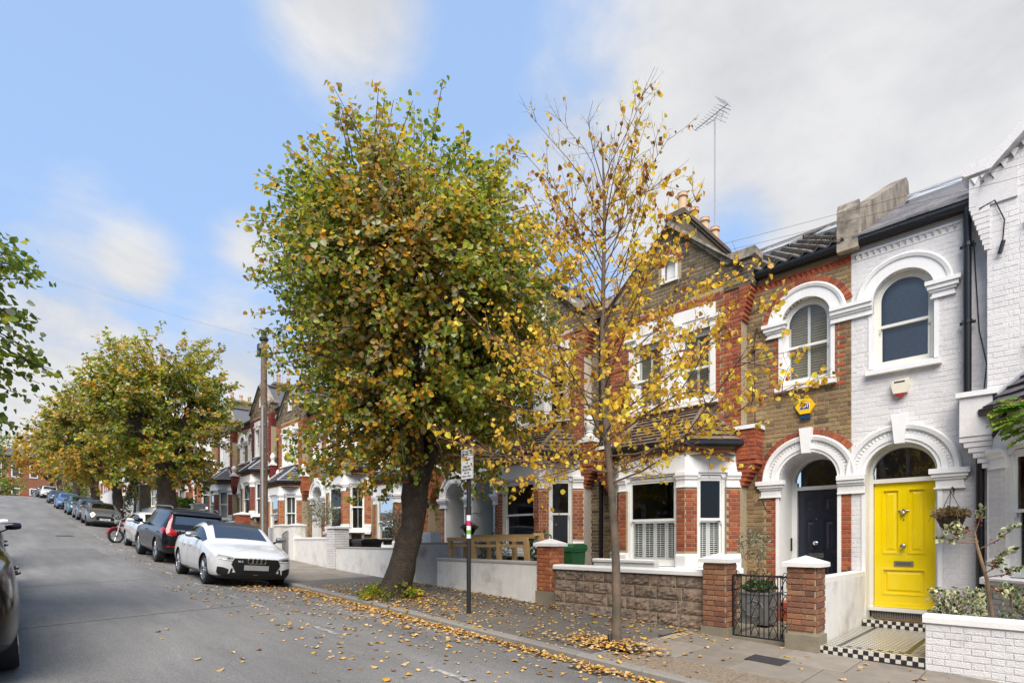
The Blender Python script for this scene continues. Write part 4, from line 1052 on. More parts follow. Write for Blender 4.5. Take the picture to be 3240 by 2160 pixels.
# ================================================================== the terrace
def plain_house(x):
    t = thing('terraced_house', (x, -8, g(x)), 'plain brick house across the road, seen only as reflections in panes and paintwork', 'house', 'houses across the road behind the camera'); z = g(x); b = MB()
    b.box(x - 2.4, x + 2.4, -15, -6.9, z - .5, z + 6.3); b.build('wall', mat('far_stock', (.27, .185, .10), .9, .25, 9), t)
    b = MB(); b.prism([(-6.7, z + 6.2), (-11, z + 9.0), (-15.2, z + 6.2)], x - 2.4, x + 2.4, lambda p, q: (q, p[0], p[1])); b.build('roof', M_SLATED, t)
    for (cx_, z0, z1, w) in ((x - .9, 3.9, 5.5, .9), (x + 1.2, 3.9, 5.5, .5), (x - .9, .8, 2.6, 1.1), (x + 1.3, .0, 2.3, .5)):
        b = MB(); b.box(cx_ - w, cx_ + w, -6.9, -6.82, z + z0 - .1, z + z1 + .15); wd = b.build('window', M_WHITE, t); b = MB(); b.box(cx_ - w + .15, cx_ + w - .15, -6.82, -6.80, z + z0, z + z1); sub_part(b, 'pane', mat('far_pane', (.05, .06, .07), .1), wd, t)
for k in range(9): plain_house(-30 + 4.82 * k)
HS = [-2.33, -12.15, -22.0, -32.1, -42.2, -52.3, -62.4, -72.5, -82.6, -92.7]
HZ = [0.0, .22, .82, 1.70, 2.50, 3.35, 4.25, 5.15, 6.0, 6.9]
EXT = [(HS[i] - HS[i + 1]) / 2 - 4.8 for i in range(len(HS) - 1)] + [.25]
GRP = 'houses of the terrace up the street'
white_house, *_ = house(HS[0], 1, HZ[0], 'white painted brick house with a bright yellow front door, nearest of the terrace', white=True, door=('yellow', M_YDOOR, .25), uwin='roller', gwin='room', bwin='net', roof=('slate', 'darkslate'), party='render', chimney=False, finial=False, group=GRP)
navy_house, *_ = house(HS[0], -1, HZ[0], 'brown brick house with a navy front door, louvred bay shutters and yellow alarm box', lower_shut=True, bwin='plain', uwin='blind', roof=('pantile', 'tile'), finial=False, party=None, group=GRP, ext=EXT[0])
green_house = house(HS[1], 1, HZ[1], 'brick house with white finials and a green door behind the wooden bench frame', red='orange', mort=M_MORTP, door=('four', M_GDOOR, 1.0), gwin='room', bwin='plain', uwin='room', roof=('darkslate', 'tile'), chimney=False, group=GRP, ext=EXT[0])[0]; bend_root(green_house)
black_house = house(HS[1], -1, HZ[1], 'brick house with a black door hidden by the big lime trunk', red='orange', door=('four', M_BDOOR, 1.0), gwin='net', bwin='blind', uwin='net', roof=('darkslate', 'darkslate'), party=None, group=GRP, ext=EXT[1])[0]; bend_root(black_house)
n2r = house(HS[2], 1, HZ[2], 'orange brick house with white blinds and black bins under its bay', red='orange', door=('four', M_BDOOR, .9), gwin='net', bwin='blind', uwin='net', roof=('darkslate', 'darkslate'), chimney=False, group=GRP, detail=1, nb=220, ext=EXT[1])[0]; bend_root(n2r)
n2l = house(HS[2], -1, HZ[2], 'orange brick house with a slate bay roof behind the white gate posts', red='orange', door=('four', M_BDOOR, .9), gwin='net', bwin='blind', uwin='net', roof=('darkslate', 'darkslate'), party=None, group=GRP, detail=1, nb=220, ext=EXT[2])[0]; bend_root(n2l)
n3r = house(HS[3], 1, HZ[3], 'dark red painted house with net curtains just behind the wooden telegraph pole', red='maroon', door=('four', M_BDOOR, .9), gwin='net', bwin='net', uwin='net', roof=('darkslate', 'darkslate'), chimney=False, group=GRP, detail=1, nb=150, ext=EXT[2])[0]; bend_root(n3r)
n3l = house(HS[3], -1, HZ[3], 'dark red painted house whose chimney with four pots stands left of the telegraph pole', red='maroon', door=('four', M_BDOOR, .9), gwin='net', bwin='net', uwin='net', roof=('darkslate', 'darkslate'), party=None, group=GRP, detail=1, nb=100, ext=EXT[3])[0]; bend_root(n3l)
FARL = ['brick house behind the lime beside the dark conifer', 'brick house behind the for sale board', 'white fronted house behind the lime trunks up the street', 'brick house above the pale blue car up the street',
        'brick house beyond the white fronted one', 'brick house near the top of the hill under orange leaves', 'house at the top of the hill hidden by yellow leaves', 'brick house near the end of the terrace at the hill top',
        'brick house one before the end of the terrace', 'brick house beside the last lime of the row', 'second last brick house at the crest', 'last brick house of the terrace at the crest']
for i, xx in enumerate(HS[4:]):
    for m_ in (1, -1):
        k = i * 2 + (0 if m_ > 0 else 1)
        bend_root(house(xx, m_, HZ[4 + i], FARL[k], red='red' if k % 3 else 'orange', white=(k == 2), door=('four', M_BDOOR, .9), gwin='net', bwin='net', uwin='net', roof=('darkslate', 'darkslate'), chimney=m_ < 0, party=None, group=GRP, detail=0, ext=EXT[4 + i - (1 if m_ > 0 else 0)])[0])
# ================================================================== garden walls, gates and what stands by them
M_BROWN = mat('ridged_brown_brick', (.25, .11, .06), .9, .25, 30, .8, 90, palette=[(.17, .075, .05), (.27, .12, .065), (.33, .15, .075), (.21, .09, .055), (.36, .19, .10)], color2=(.12, .09, .07), mixs=3, mixlo=.55, mixhi=.75)
BM['brown'] = M_BROWN; BMESH['brown'] = UB.mesh('brick_brown', M_BROWN)
M_CONC = mat('old_concrete', (.24, .205, .15), .95, .25, 5, .4, 60, color2=(.10, .09, .07), mixs=2.5, mixlo=.5, mixhi=.75)
M_RENDW = mat('white_rendered_wall', (.74, .725, .69), .8, .07, 4, .3, 50, color2=(.40, .36, .30), mixs=1.6, mixlo=.52, mixhi=.80, streak=.14)
M_RENDG = mat('grey_roughcast', (.70, .67, .63), .95, .12, 6, .8, 45, color2=(.26, .25, .23), mixs=1.5, mixlo=.55, mixhi=.75)
M_ROCK = mat('rock_faced_stone', (.2, .15, .12), .9, .3, 14, .6, 50, palette=[(.19, .14, .105), (.26, .19, .14), (.31, .22, .16), (.22, .17, .135), (.27, .205, .165)], color2=(.07, .055, .045), mixs=9, mixlo=.50, mixhi=.68)
M_CAPW = mat('white_coping_paint', (.80, .79, .76), .6, .05, 6, .2, 60, streak=.06)
M_CAPG = mat('grey_coping', (.40, .38, .35), .9, .12, 6, .3, 60)
M_WOOD = mat('light_timber', (.42, .26, .11), .7, .2, 5, .2, 60, palette=[(.40, .25, .10), (.48, .31, .14), (.44, .28, .12)])
M_ZINC = mat('zinc_planter', (.33, .34, .35), .5, .12, 7, metal=.6, color2=(.22, .23, .24), mixs=5)
M_SOIL = mat('dark_soil', (.035, .028, .02), .95, .3, 20, .6, 80)
M_DIAM = {'cream': mat('cream_tile', (.62, .58, .50), .35, .08, 30), 'black': mat('black_tile', (.022, .023, .027), .3, .1, 30)}
def pillar(x0, x1, y0, base, top, apex, label, plinth=.24, key='brown', capm=M_CAPW, mort=M_MORT, pm=M_CONC, overhang=.05, nb=220, bend=False, solid=None):
    w = x1 - x0; r = thing('gate_pillar', ((x0 + x1) / 2, y0 + w / 2, base), label, 'pillar', 'front garden gate pillars')
    b = MB(); zt = top - .0
    b.box(x0 + .008, x1 - .008, y0 + .008, y0 + w - .008, base - .2, zt); b.build('core', solid or mort, r)
    if plinth:
        b = MB(); b.box(x0 - .02, x1 + .02, y0 - .02, y0 + w + .02, base - .2, base + plinth); b.build('plinth', pm, r)
    if not solid:
        B = []
        for o, d, n in (((x0, y0), (1, 0), (0, -1)), ((x1, y0), (0, 1), (1, 0)), ((x1, y0 + w), (-1, 0), (0, 1)), ((x0, y0 + w), (0, -1), (-1, 0))):
            B += lay(Frame(o, d, n, 0), base + plinth, zt + .01, lambda z: (.0, w), [], [], key)
        place_bricks(B, r, nb)
    c = MB(); o = overhang; t = .055; cx_, cy_ = (x0 + x1) / 2, y0 + w / 2
    c.box(x0 - o, x1 + o, y0 - o, y0 + w + o, zt, zt + t)
    i = [c.pt(x0 - o, y0 - o, zt + t), c.pt(x1 + o, y0 - o, zt + t), c.pt(x1 + o, y0 + w + o, zt + t), c.pt(x0 - o, y0 + w + o, zt + t), c.pt(cx_, cy_, apex)]
    for k in range(4): c.face((i[k], i[(k + 1) % 4], i[4]))
    c.build('pillar_cap', capm, r)
    if bend: bend_root(r)
    return r
def slope_wall(x0, x1, y0, y1, top, m, label, cap=None, capt=.06, capo=.03, name='garden_wall', key=None, zb=None, bend=False, nb=300, step=.6, mort=None):
    r = thing(name, ((x0 + x1) / 2, (y0 + y1) / 2, g((x0 + x1) / 2)), label, 'wall', 'front garden walls')
    b = MB(); zt = top - (capt if cap else 0); bt = lambda x: (zb if zb is not None else pave_z(x, 7.6) - .12)
    n = max(1, int((x1 - x0) / step)); xs = np.linspace(x0, x1, n + 1); ins = .003 if key else 0
    A = [[b.pt(x, y, z) for y, z in ((y0 + ins, bt(x)), (y0 + ins, zt), (y1, zt), (y1, bt(x)))] for x in xs]
    for p, q in zip(A, A[1:]):
        for k in range(3): b.face((p[k], q[k], q[k + 1], p[k + 1]))
    b.face(A[0]); b.face(A[-1][::-1]); b.build('wall_body', (mort or M_MORT) if key else m, r)
    if cap:
        c = MB(); c.prism([(y0 - capo, zt), (y0 - capo, zt + capt * .75), (y0 - capo + .02, zt + capt), (y1 + capo - .02, zt + capt), (y1 + capo, zt + capt * .75), (y1 + capo, zt)], x0 - (capo if capo < .1 else 0), x1 + .0, lambda p, t: (t, p[0], p[1])); c.build('coping', cap, r)
    if key:
        B = lay(Frame((x0, y0), (1, 0), (0, -1), 0), min(bt(x0), bt(x1)), zt, lambda z: (0, x1 - x0), [], [], key)
        B += lay(Frame((x0, y1), (0, -1), (-1, 0), 0), bt(x0), zt, lambda z: (0, y1 - y0), [], [], key)
        place_bricks(B, r, nb, proud=.28)
    if bend: bend_root(r)
    return r
# white brick wall at the right, with the planted bed behind it
slope_wall(-1.02, 3.2, 7.65, 7.88, -.845, None, 'low white painted brick wall with flaking paint beside the tiled path', M_CAPW, .085, .025, key='weathered', mort=M_MORTW, nb=260)
b = MB(); b.box(-.98, 3.2, 7.89, 9.85, -1.6, -1.08); b.build('planting_bed', M_SOIL, kind='structure')
slope_wall(-2.30, -2.135, 7.98, 10.17, -.50, M_RENDW, 'white rendered party wall between the two front paths', M_CAPW, .07, .02, zb=-1.6)
pillar(-2.47, -2.115, 7.58, -1.46, -.345, -.20, 'brown brick gate pillar with a white pyramid cap, right of the iron gate')
pillar(-3.635, -3.28, 7.60, -1.40, -.325, -.185, 'brown brick gate pillar with a white pyramid cap, left of the iron gate', plinth=.15)
pillar(-6.95, -6.585, 7.62, -1.26, -.115, .035, 'orange brick pillar with a white pyramid cap, between the rendered and stone walls', plinth=.30, key='orange', nb=220)
# rock-faced stone wall
r = thing('stone_wall', (-5.1, 7.75, g(-5)), 'brown rock faced stone wall with a white coping behind the young yellow tree', 'wall', 'front garden walls')
b = MB(); x0, x1 = -6.58, -3.64
b.box(x0, x1, 7.70, 7.88, -1.7, -.53); b.build('wall_core', M_MORT, r)
RV = []
for k in range(7):
    s = MB(); nx, nz = 9, 6; rnd = random.Random(k); P = {}
    for i in range(nx + 1):
        for j in range(nz + 1):
            ed = min(i, nx - i, j, nz - j); h = 0 if ed == 0 else (.010 + .085 * abs(mnoise.noise((i * .55 + k * 9, j * .7, k))) + rnd.random() * .026) * (1 if ed > 1 else .75)
            P[i, j] = s.pt(i / nx - .5, -h, j / nz - .5)
    for i in range(nx):
        for j in range(nz): s.face((P[i, j], P[i + 1, j], P[i + 1, j + 1], P[i, j + 1]))
    for a in ([P[i, 0] for i in range(nx + 1)], [P[i, nz] for i in range(nx, -1, -1)], [P[0, j] for j in range(nz, -1, -1)], [P[nx, j] for j in range(nz + 1)]):
        q = [s.pt(s.v[v][0], .03, s.v[v][2]) for v in a]
        for u in range(len(a) - 1): s.face((a[u], a[u + 1], q[u + 1], q[u])[::-1])
    RV.append(s.mesh('rock_block', M_ROCK))
z = -.535; row = 0
while z > -1.45:
    h = (.205, .20, .205, .20, .2)[row]; x = x0 + (0 if row % 2 else -.22)
    while x < x1:
        L = random.uniform(.36, .50); a, c = max(x, x0), min(x + L, x1)
        if c - a > .06:
            o = bpy.data.objects.new('stone', random.choice(RV)); COL.objects.link(o); o.parent = r
            o.location = Vector(((a + c) / 2, 7.70, z - h / 2)) - r.location; o.scale = (c - a - .011, random.uniform(.42, .68), h - .011)
        x += L
    z -= h; row += 1
c = MB(); c.prism([(7.64, -.53), (7.64, -.475), (7.67, -.45), (7.91, -.45), (7.94, -.475), (7.94, -.53)], x0 + .01, x1, lambda p, t: (t, p[0], p[1])); c.build('coping', M_CAPW, r)
slope_wall(-6.45, -5.1, 8.75, 8.9, -.36, M_RENDW, 'low white wall with a flat coping beside the green bin', M_CAPW, .06, .02, zb=-1.5)
# up the street
def wx(x): return x
slope_wall(-10.15, -6.96, 7.68, 7.88, -.41, M_RENDW, 'white rendered garden wall with a grey coping behind the parking sign post', M_CAPG, .055, .02)
slope_wall(-11.35, -11.18, 7.72, 10.1, -.06, M_RENDG, 'grey roughcast party wall just right of the big lime trunk', M_CAPG, .05, .02, zb=-1.6, bend=True)
r = slope_wall(-15.5, -11.2, 7.68, 7.88, -.20, M_RENDW, 'long white rendered wall behind the big lime trunk', M_CAPG, .04, .015, bend=True)
pillar(-11.52, -11.2, 7.62, -1.0, -.02, .0, 'plain white gate post hidden by the lime trunk', plinth=0, solid=M_RENDW, overhang=.01, bend=True)
pillar(-16.0, -15.5, 7.6, -.9, .36, .44, 'white painted brick pillar with a flat cap between two white walls', plinth=0, key='white', mort=M_MORTW, bend=True, nb=160)
slope_wall(-18.75, -16.0, 7.68, 7.88, .09, M_RENDW, 'white rendered wall nearest the bonnet of the white car', M_CAPW, .06, .02, bend=True)
pillar(-19.2, -18.75, 7.62, -.72, .50, .60, 'square white gate post right of the small iron gate', plinth=0, solid=M_RENDW, overhang=.02, bend=True)
pillar(-20.6, -20.15, 7.62, -.65, .52, .60, 'square white gate post left of the small iron gate', plinth=0, solid=M_RENDW, overhang=.02, bend=True)
slope_wall(-22.2, -20.6, 7.68, 7.88, .48, M_RENDW, 'short white wall with dark slits beside the white gate posts', None, bend=True)
pillar(-25.3, -24.8, 7.62, -.4, 1.10, 1.24, 'dark red brick pillar with a white cap beside the telegraph pole', plinth=0, key='red', bend=True, nb=120)
slope_wall(-32.3, -25.3, 7.68, 7.88, .85, M_RENDW, 'pale garden wall behind the black car', M_CAPG, .05, .02, bend=True)
pillar(-33.0, -32.4, 7.62, .2, 1.9, 2.05, 'white pillar with a pyramid cap above the black car roof', plinth=0, solid=M_RENDW, bend=True)
pillar(-37.6, -37.1, 7.62, .5, 2.25, 2.3, 'brown brick pillar beside the for sale board', plinth=0, key='brown', bend=True, nb=40)
for i, (a, c, tp, lb) in enumerate(((-37.1, -33.0, 1.5, 'brown garden wall under the for sale board'), (-47.5, -42.6, 2.3, 'white garden wall behind the grey open topped car'), (-57.0, -48.5, 3.4, 'white garden wall with a grey post behind the teal car'), (-72.0, -58.0, 4.8, 'white garden wall near the top of the street'))):
    slope_wall(a, c, 7.68, 7.9, tp, M_RENDW if i else M_BROWN, lb, M_CAPG, .06, .02, bend=True, step=1.0)
pillar(-48.4, -47.7, 7.6, 1.4, 4.1, 4.15, 'tall grey pillar behind the grey cars', plinth=0, solid=M_CONC, bend=True)
# tiled path with its two checkered risers
PX0, PX1, PY0, PY1, PZ, TZ = -2.115, -1.03, 7.66, 9.94, -1.345, -1.243
b = MB(); b.box(PX0, PX1, PY0 + .006, 10.2, -1.75, PZ - .004); b.box(PX0, PX1, PY1 + .006, 10.22, PZ - .004, TZ - .004)
path = b.build('tiled_path', mat('dark_grout', (.06, .06, .06), .9), kind='structure'); ORI[path.name] = (0, 0, 0)
def ftile(m):
    t = MB(); t.box(-.5, .5, -.5, .5, -.004, 0); return t.mesh('floor_tile', m)
FT = {k: ftile(m) for k, m in M_DIAM.items()}
recs = []; P = .0542
nx = int(round((PX1 - PX0) / P)); ny = int((PY1 - PY0) / P)
for i in range(nx):
    for j in range(ny):
        edge = min(i, nx - 1 - i, j)
        k = 'black' if edge in (3,) and j > 2 else ('black' if (i + j) % 2 else 'cream')
        recs.append(('f', PX0 + (i + .5) * P, PY0 + (j + .5) * P, PZ, k))
for (yf, zt, zb_, n0) in ((PY0, PZ, -1.465, 24), (PY1, TZ, PZ, 24)):
    for i in range(nx):
        for j in range(2): recs.append(('r', PX0 + (i + .5) * P, yf, zt - (j + .5) * .05, 'black' if (i + j) % 2 else 'cream'))
for i in range(nx):
    for j in range(6): recs.append(('f', PX0 + (i + .5) * P, PY1 + (j + .5) * P, TZ, 'black' if (i + j) % 2 else 'cream'))
recs.sort(key=lambda q: (q[1] ** 2 + q[2] ** 2))
V = {'cream': MB(), 'black': MB()}
for n_, (ty, x, y, z, k) in enumerate(recs):
    if n_ < 300:
        o = bpy.data.objects.new('floor_tile', FT[k]); COL.objects.link(o); o.parent = path; o.location = (x, y, z); o.scale = (P - .003, P - .003, 1)
        if ty == 'r': o.rotation_euler.x = R(90); o.scale = (P - .003, .047, 1)
    else:
        mb = V[k]; h = P / 2 - .0015
        if ty == 'f': mb.box(x - h, x + h, y - h, y + h, z - .004, z)
        else: mb.box(x - h, x + h, y - .0, y + .006, z - .0235, z + .0235)
for k, mb in V.items(): mb.build('floor_tiles', M_DIAM[k], path, kind='stuff')
b = MB(); b.prism([(0, 0), (.22, .02), (.5, .045), (.78, .02), (1, 0), (1, .0), (.9, -.14), (.5, -.20), (.1, -.14)], TZ + .003, TZ + .022, lambda p, t: (-2.03 + p[0] * .9, 10.19 + p[1], t))
tag(b.build('doormat', mat('coir_mat', (.16, .10, .05), .95, .3, 60, .8, 200)), 'brown half round coir doormat on the step under the yellow door', 'doormat')
# navy house front yard: paving, red step, iron gate, zinc planter
b = MB(); b.box(-3.28, -2.3, 7.7, 10.15, -1.7, -1.37); b.build('front_yard', M_CONC, kind='structure')
b = MB(); b.box(-7.1, -3.3, 7.9, 10.1, -1.7, -1.33); b.build('front_yard', M_CONC, kind='structure')
b = MB(); b.box(-3.52, -2.48, 9.72, 10.19, -1.5, -1.06); st = b.build('red_step', mat('red_quarry_tile', (.28, .06, .03), .5, .12, 8), navy_house)
# iron gate with teardrop scrolls
gt = thing('iron_gate', (-2.86, 7.76, -1.4), 'black wrought iron garden gate with teardrop scrolls between the brown brick pillars', 'gate')
gx0, gx1, gy, gz0, gz1 = -3.25, -2.49, 7.76, -1.36, -.50; W = gx1 - gx0
b = MB(); b.tube([(gx0, gy, gz0), (gx1, gy, gz0)], .013, 6); b.tube([(gx0, gy, gz1), (gx1, gy, gz1)], .013, 6); b.tube([(gx0, gy, gz0 - .02), (gx0, gy, gz1)], .015, 6); b.tube([(gx1, gy, gz0 - .02), (gx1, gy, gz1)], .015, 6); b.build('gate_frame', M_IRON, gt)
cols = [(gx0, gx0 + .115), (gx0 + .245, gx0 + .36), (gx0 + .49, gx0 + .605), (gx1 - .115, gx1)]
def drop(cx_, w, z0, h):
    out = []; 
    for k in range(17):
        a = 2 * PI * k / 16; out.append((cx_ + math.sin(a) * w / 2 * (1 - .45 * (1 + math.cos(a - PI) * -1) / 2) * 1.0, gy, z0 + h * (.36 - .36 * math.cos(a)) if False else z0 + h * (1 - math.cos(a)) / 2 * .72 + 0))
    return out
for (a, c) in cols:
    for x in (a, c):
        if gx0 + .01 < x < gx1 - .01: bb = MB(); bb.tube([(x, gy, gz0), (x, gy, gz1)], .007, 6); bb.build('gate_bar', M_IRON, gt)
    m_ = (a + c) / 2; hh = (gz1 - gz0) / 4
    for k in range(4):
        z0 = gz0 + k * hh + .012; s = MB(); w = (c - a) / 2 - .008; rr = w * .92
        pts = [(m_ + rr * math.sin(t), gy, z0 + rr * 1.15 - rr * 1.15 * math.cos(t)) for t in np.linspace(-2.2, 2.2, 15)]
        top = (m_, gy, z0 + hh * .82); s.tube([top] + pts + [top], .0055, 5)
        for sg in (-1, 1):
            s.tube([(m_ + sg * .004, gy, z0 + hh * .80), (m_ + sg * w * .55, gy, z0 + hh * .93)] + [(m_ + sg * (w * .62 + .016 * math.cos(t)), gy, z0 + hh * .88 + .016 * math.sin(t)) for t in np.linspace(1.6, -2.8, 8)], .0045, 5)
        s.build('gate_scroll', M_IRON, gt)
for x in (gx0 + .18, gx0 + .425, gx0 + .67): bb = MB(); bb.tube([(x, gy, gz0), (x, gy, gz1)], .007, 6); bb.build('gate_bar', M_IRON, gt)
s = MB(); m_ = (gx0 + gx1) / 2
s.tube([(m_ + .05 * math.cos(t), gy, gz1 + .055 + .05 * math.sin(t)) for t in np.linspace(0, 2 * PI, 17)], .006, 5)
for sg in (-1, 1):
    s.tube([(m_ + sg * .05, gy, gz1 + .06), (m_ + sg * .07, gy, gz1 + .02), (m_ + sg * .10, gy, gz1 + .012)] + [(m_ + sg * (.115 + .03 * math.cos(t)), gy, gz1 + .04 + .03 * math.sin(t)) for t in np.linspace(-1.5, 3.2, 9)], .006, 5)
    s.tube([(m_ + sg * (.32 + .022 * math.cos(t)), gy, gz1 + .035 + .022 * math.sin(t)) for t in np.linspace(-1.6, 4, 10)] + [(m_ + sg * .16, gy, gz1 + .01)], .005, 5)
s.build('gate_crest', M_IRON, gt)
b = MB(); b.box(gx0 - .06, gx0 + .06, gy - .012, gy + .012, -.71, -.69); b.build('gate_latch', M_IRON, gt)
gt2 = thing('iron_gate', (-19.7, 7.75, -.7), 'small dark iron gate between two square white posts', 'gate')
b = MB()
for k in range(9): b.tube([(-20.1 + k * .11, 7.75, -.65), (-20.1 + k * .11, 7.75, .2 + .12 * math.sin(PI * k / 8))], .012, 5)
b.tube([(-20.1 + k * .11, 7.75, .2 + .12 * math.sin(PI * k / 8)) for k in range(9)], .014, 5); b.tube([(-20.1, 7.75, -.6), (-19.2, 7.75, -.6)], .014, 5); b.build('gate_frame', M_IRON, gt2); bend_root(gt2)
# ------------------------------------------------------------------ foliage helpers
LEAFQ = [(0, 0, 0), (.28, .46, 1), (.68, .34, .8), (1, 0, 0), (.68, -.34, .8), (.28, -.46, 1)]
LEAFN = [(0, 0, 0), (.3, .16, 1), (.7, .13, .8), (1, 0, 0), (.7, -.13, .8), (.3, -.16, 1)]
LF = [(0, 1, 2, 3), (0, 3, 4, 5)]
def leaf_arrays(C, D, Nn, S, shape=LEAFQ, fold=.22):
    C, D, Nn, S = map(np.asarray, (C, D, Nn, S)); D = D / (np.linalg.norm(D, axis=1, keepdims=True) + 1e-9)
    X = np.cross(Nn, D); X /= (np.linalg.norm(X, axis=1, keepdims=True) + 1e-9); Z = np.cross(D, X)
    out = np.zeros((len(C), 6, 3))
    for i, (a, b_, f) in enumerate(shape):
        out[:, i] = C + S[:, None] * (D * a + X * b_ + Z * (abs(b_) * fold * f * 2))
    return out
def leaves(name, C, D, Nn, S, mi, mats, parent, kind=None, shape=LEAFQ, fold=.22, indiv=0, iname='leaf'):
    A = leaf_arrays(C, D, Nn, S, shape, fold); org = np.array(origin_of(parent)); mi = np.asarray(mi); sel = np.zeros(len(A), bool)
    if indiv:
        d = np.asarray(C); order = np.argsort(-d[:, 0] + d[:, 1]); vis = [k for k in order if in_frame(d[k], 0)][:indiv]; sel[vis] = True
        base = [MB() for _ in mats]
        ms = []
        for k, m in enumerate(mats):
            q = MB()
            for a, b_, f in shape: q.pt(a, b_, abs(b_) * fold * f * 2)
            for f in LF: q.face(f)
            ms.append(q.mesh('leaf_blade', m))
        for k in vis:
            o = bpy.data.objects.new(iname, ms[mi[k]]); COL.objects.link(o); o.parent = parent
            dv = Vector(D[k]).normalized(); x = Vector(Nn[k]).cross(dv).normalized(); zz = dv.cross(x); s = float(S[k])
            M4 = Matrix(((dv.x * s, x.x * s, zz.x * s, 0), (dv.y * s, x.y * s, zz.y * s, 0), (dv.z * s, x.z * s, zz.z * s, 0), (0, 0, 0, 1))); M4.translation = Vector(C[k]) - Vector(org)
            o.matrix_local = M4
    A = A[~sel]; mi2 = mi[~sel]; n = len(A); V_ = (A - org).reshape(-1, 3)
    f = np.array(LF)[None] + (np.arange(n) * 6)[:, None, None]
    me = bpy.data.meshes.new(name); me.from_pydata(V_.tolist(), [], f.reshape(-1, 4).tolist())
    for m in mats: me.materials.append(m)
    me.polygons.foreach_set('material_index', np.repeat(mi2, 2).astype(int).tolist())
    o = bpy.data.objects.new(name, me); COL.objects.link(o)
    if parent is not None: o.parent = parent
    if kind: o['kind'] = kind
    return o
def rdir(n, up=0.0):
    v = np.random.normal(size=(n, 3)); v[:, 2] += up; return v / np.linalg.norm(v, axis=1, keepdims=True)
def lm(n, c, tr=.35, v=.2): return mat(n, c, .55, v, 14, trans=tr, rnd=.22)
M_OLIVE = lm('olive_leaf', (.13, .15, .085), .2); M_OLIVE2 = lm('pale_olive_leaf', (.24, .26, .17), .2)
M_IVY = lm('ivy_leaf', (.05, .10, .02)); M_HOLLY = lm('holly_green', (.035, .075, .025), .15); M_HOLLYE = lm('holly_cream_edge', (.55, .55, .30), .2)
M_BERRY = mat('red_berry', (.34, .012, .012), .3); M_STEM = mat('tan_stem', (.26, .17, .10), .8, .2, 20); M_WIST = lm('wisteria_leaf', (.12, .26, .02), .45); M_WIST2 = lm('wisteria_leaf_yellow', (.26, .34, .03), .45)
M_DRY = lm('dried_flower', (.34, .20, .09), .2); M_DRY2 = lm('dried_sprig', (.30, .24, .12), .2); M_FIRN = lm('fir_needles', (.035, .075, .035), .1); M_FIRN2 = lm('pale_fir_needles', (.20, .25, .17), .1)
M_BARK = mat('dark_bark', (.058, .044, .034), .95, .3, 8, 1.0, 26, color2=(.085, .063, .046), mixs=9, bdist=.05); M_BARKY = mat('young_bark', (.17, .12, .085), .85, .25, 9, .5, 60, color2=(.10, .085, .06), mixs=5)
def ball(root, c, r, n, size, mats, up=0, shape=LEAFQ, name='foliage', zs=1.0, hollow=.35):
    d = rdir(n); rad = r * (hollow + (1 - hollow) * np.random.rand(n) ** .5)[:, None]; P = np.array(c) + d * rad * np.array([1, 1, zs])
    D = d * .6 + rdir(n) * .8 + np.array([0, 0, up]); return leaves(name, P, D, rdir(n, .6), size * (.7 + .6 * np.random.rand(n)), np.random.randint(0, len(mats), n), mats, root, kind='stuff', shape=shape)
# olive standard in the zinc planter
pl = thing('zinc_planter', (-3.33, 8.95, -1.33), 'square zinc planter with low green plants and a thin olive stem behind the iron gate', 'planter')
b = MB(); X, Y = -3.33, 8.95; h0, h1 = .20, .245
lo = [b.pt(X + sx * h0, Y + sy * h0, -1.33) for sx, sy in ((-1, -1), (1, -1), (1, 1), (-1, 1))]; hi = [b.pt(X + sx * h1, Y + sy * h1, -.84) for sx, sy in ((-1, -1), (1, -1), (1, 1), (-1, 1))]
for k in range(4): b.face((lo[k], lo[(k + 1) % 4], hi[(k + 1) % 4], hi[k]))
b.face(lo[::-1]); b.build('planter_box', M_ZINC, pl)
b = MB(); b.box(X - h1 - .012, X + h1 + .012, Y - h1 - .012, Y + h1 + .012, -.85, -.825); b.build('planter_rim', M_ZINC, pl)
b = MB(); b.tube([(X + .15 * math.cos(t), Y - .235, -1.08 + .13 * math.sin(t)) for t in np.linspace(0, 2 * PI, 9)], .010, 5); b.build('ring_relief', M_ZINC, pl)
ball(pl, (X, Y, -.76), .24, 420, .055, [M_IVY, M_HOLLY], zs=.5)
b = MB(); b.tube([(X, Y, -.85), (X + .01, Y, -.5), (X - .02, Y - .02, -.05)], .013, 6); b.build('stem', M_STEM, pl)
ball(pl, (X - .08, Y - .02, -.08), .27, 330, .06, [M_OLIVE, M_OLIVE2], shape=LEAFN, name='olive_crown', hollow=.15)
def olive(x, y, zb, zc, r, label, bend=True):
    t = thing('olive_tree', (x, y, zb), label, 'olive tree', 'small olive trees in the front gardens')
    b = MB(); b.tube([(x, y, zb), (x + .02, y, (zb + zc) / 2), (x, y, zc)], [.03, .025, .02], 7); b.build('trunk', M_STEM, t)
    ball(t, (x, y, zc + r * .2), r, 1500, .075, [M_OLIVE, M_OLIVE2], shape=LEAFN, name='crown', hollow=.1, zs=.85)
    if bend: bend_root(t)
olive(-18.6, 8.6, -.6, .85, .62, 'round headed olive standard before the white arched doorway')
olive(-13.2, 8.5, -.9, .35, .55, 'loose olive bush half hidden by the big lime trunk')
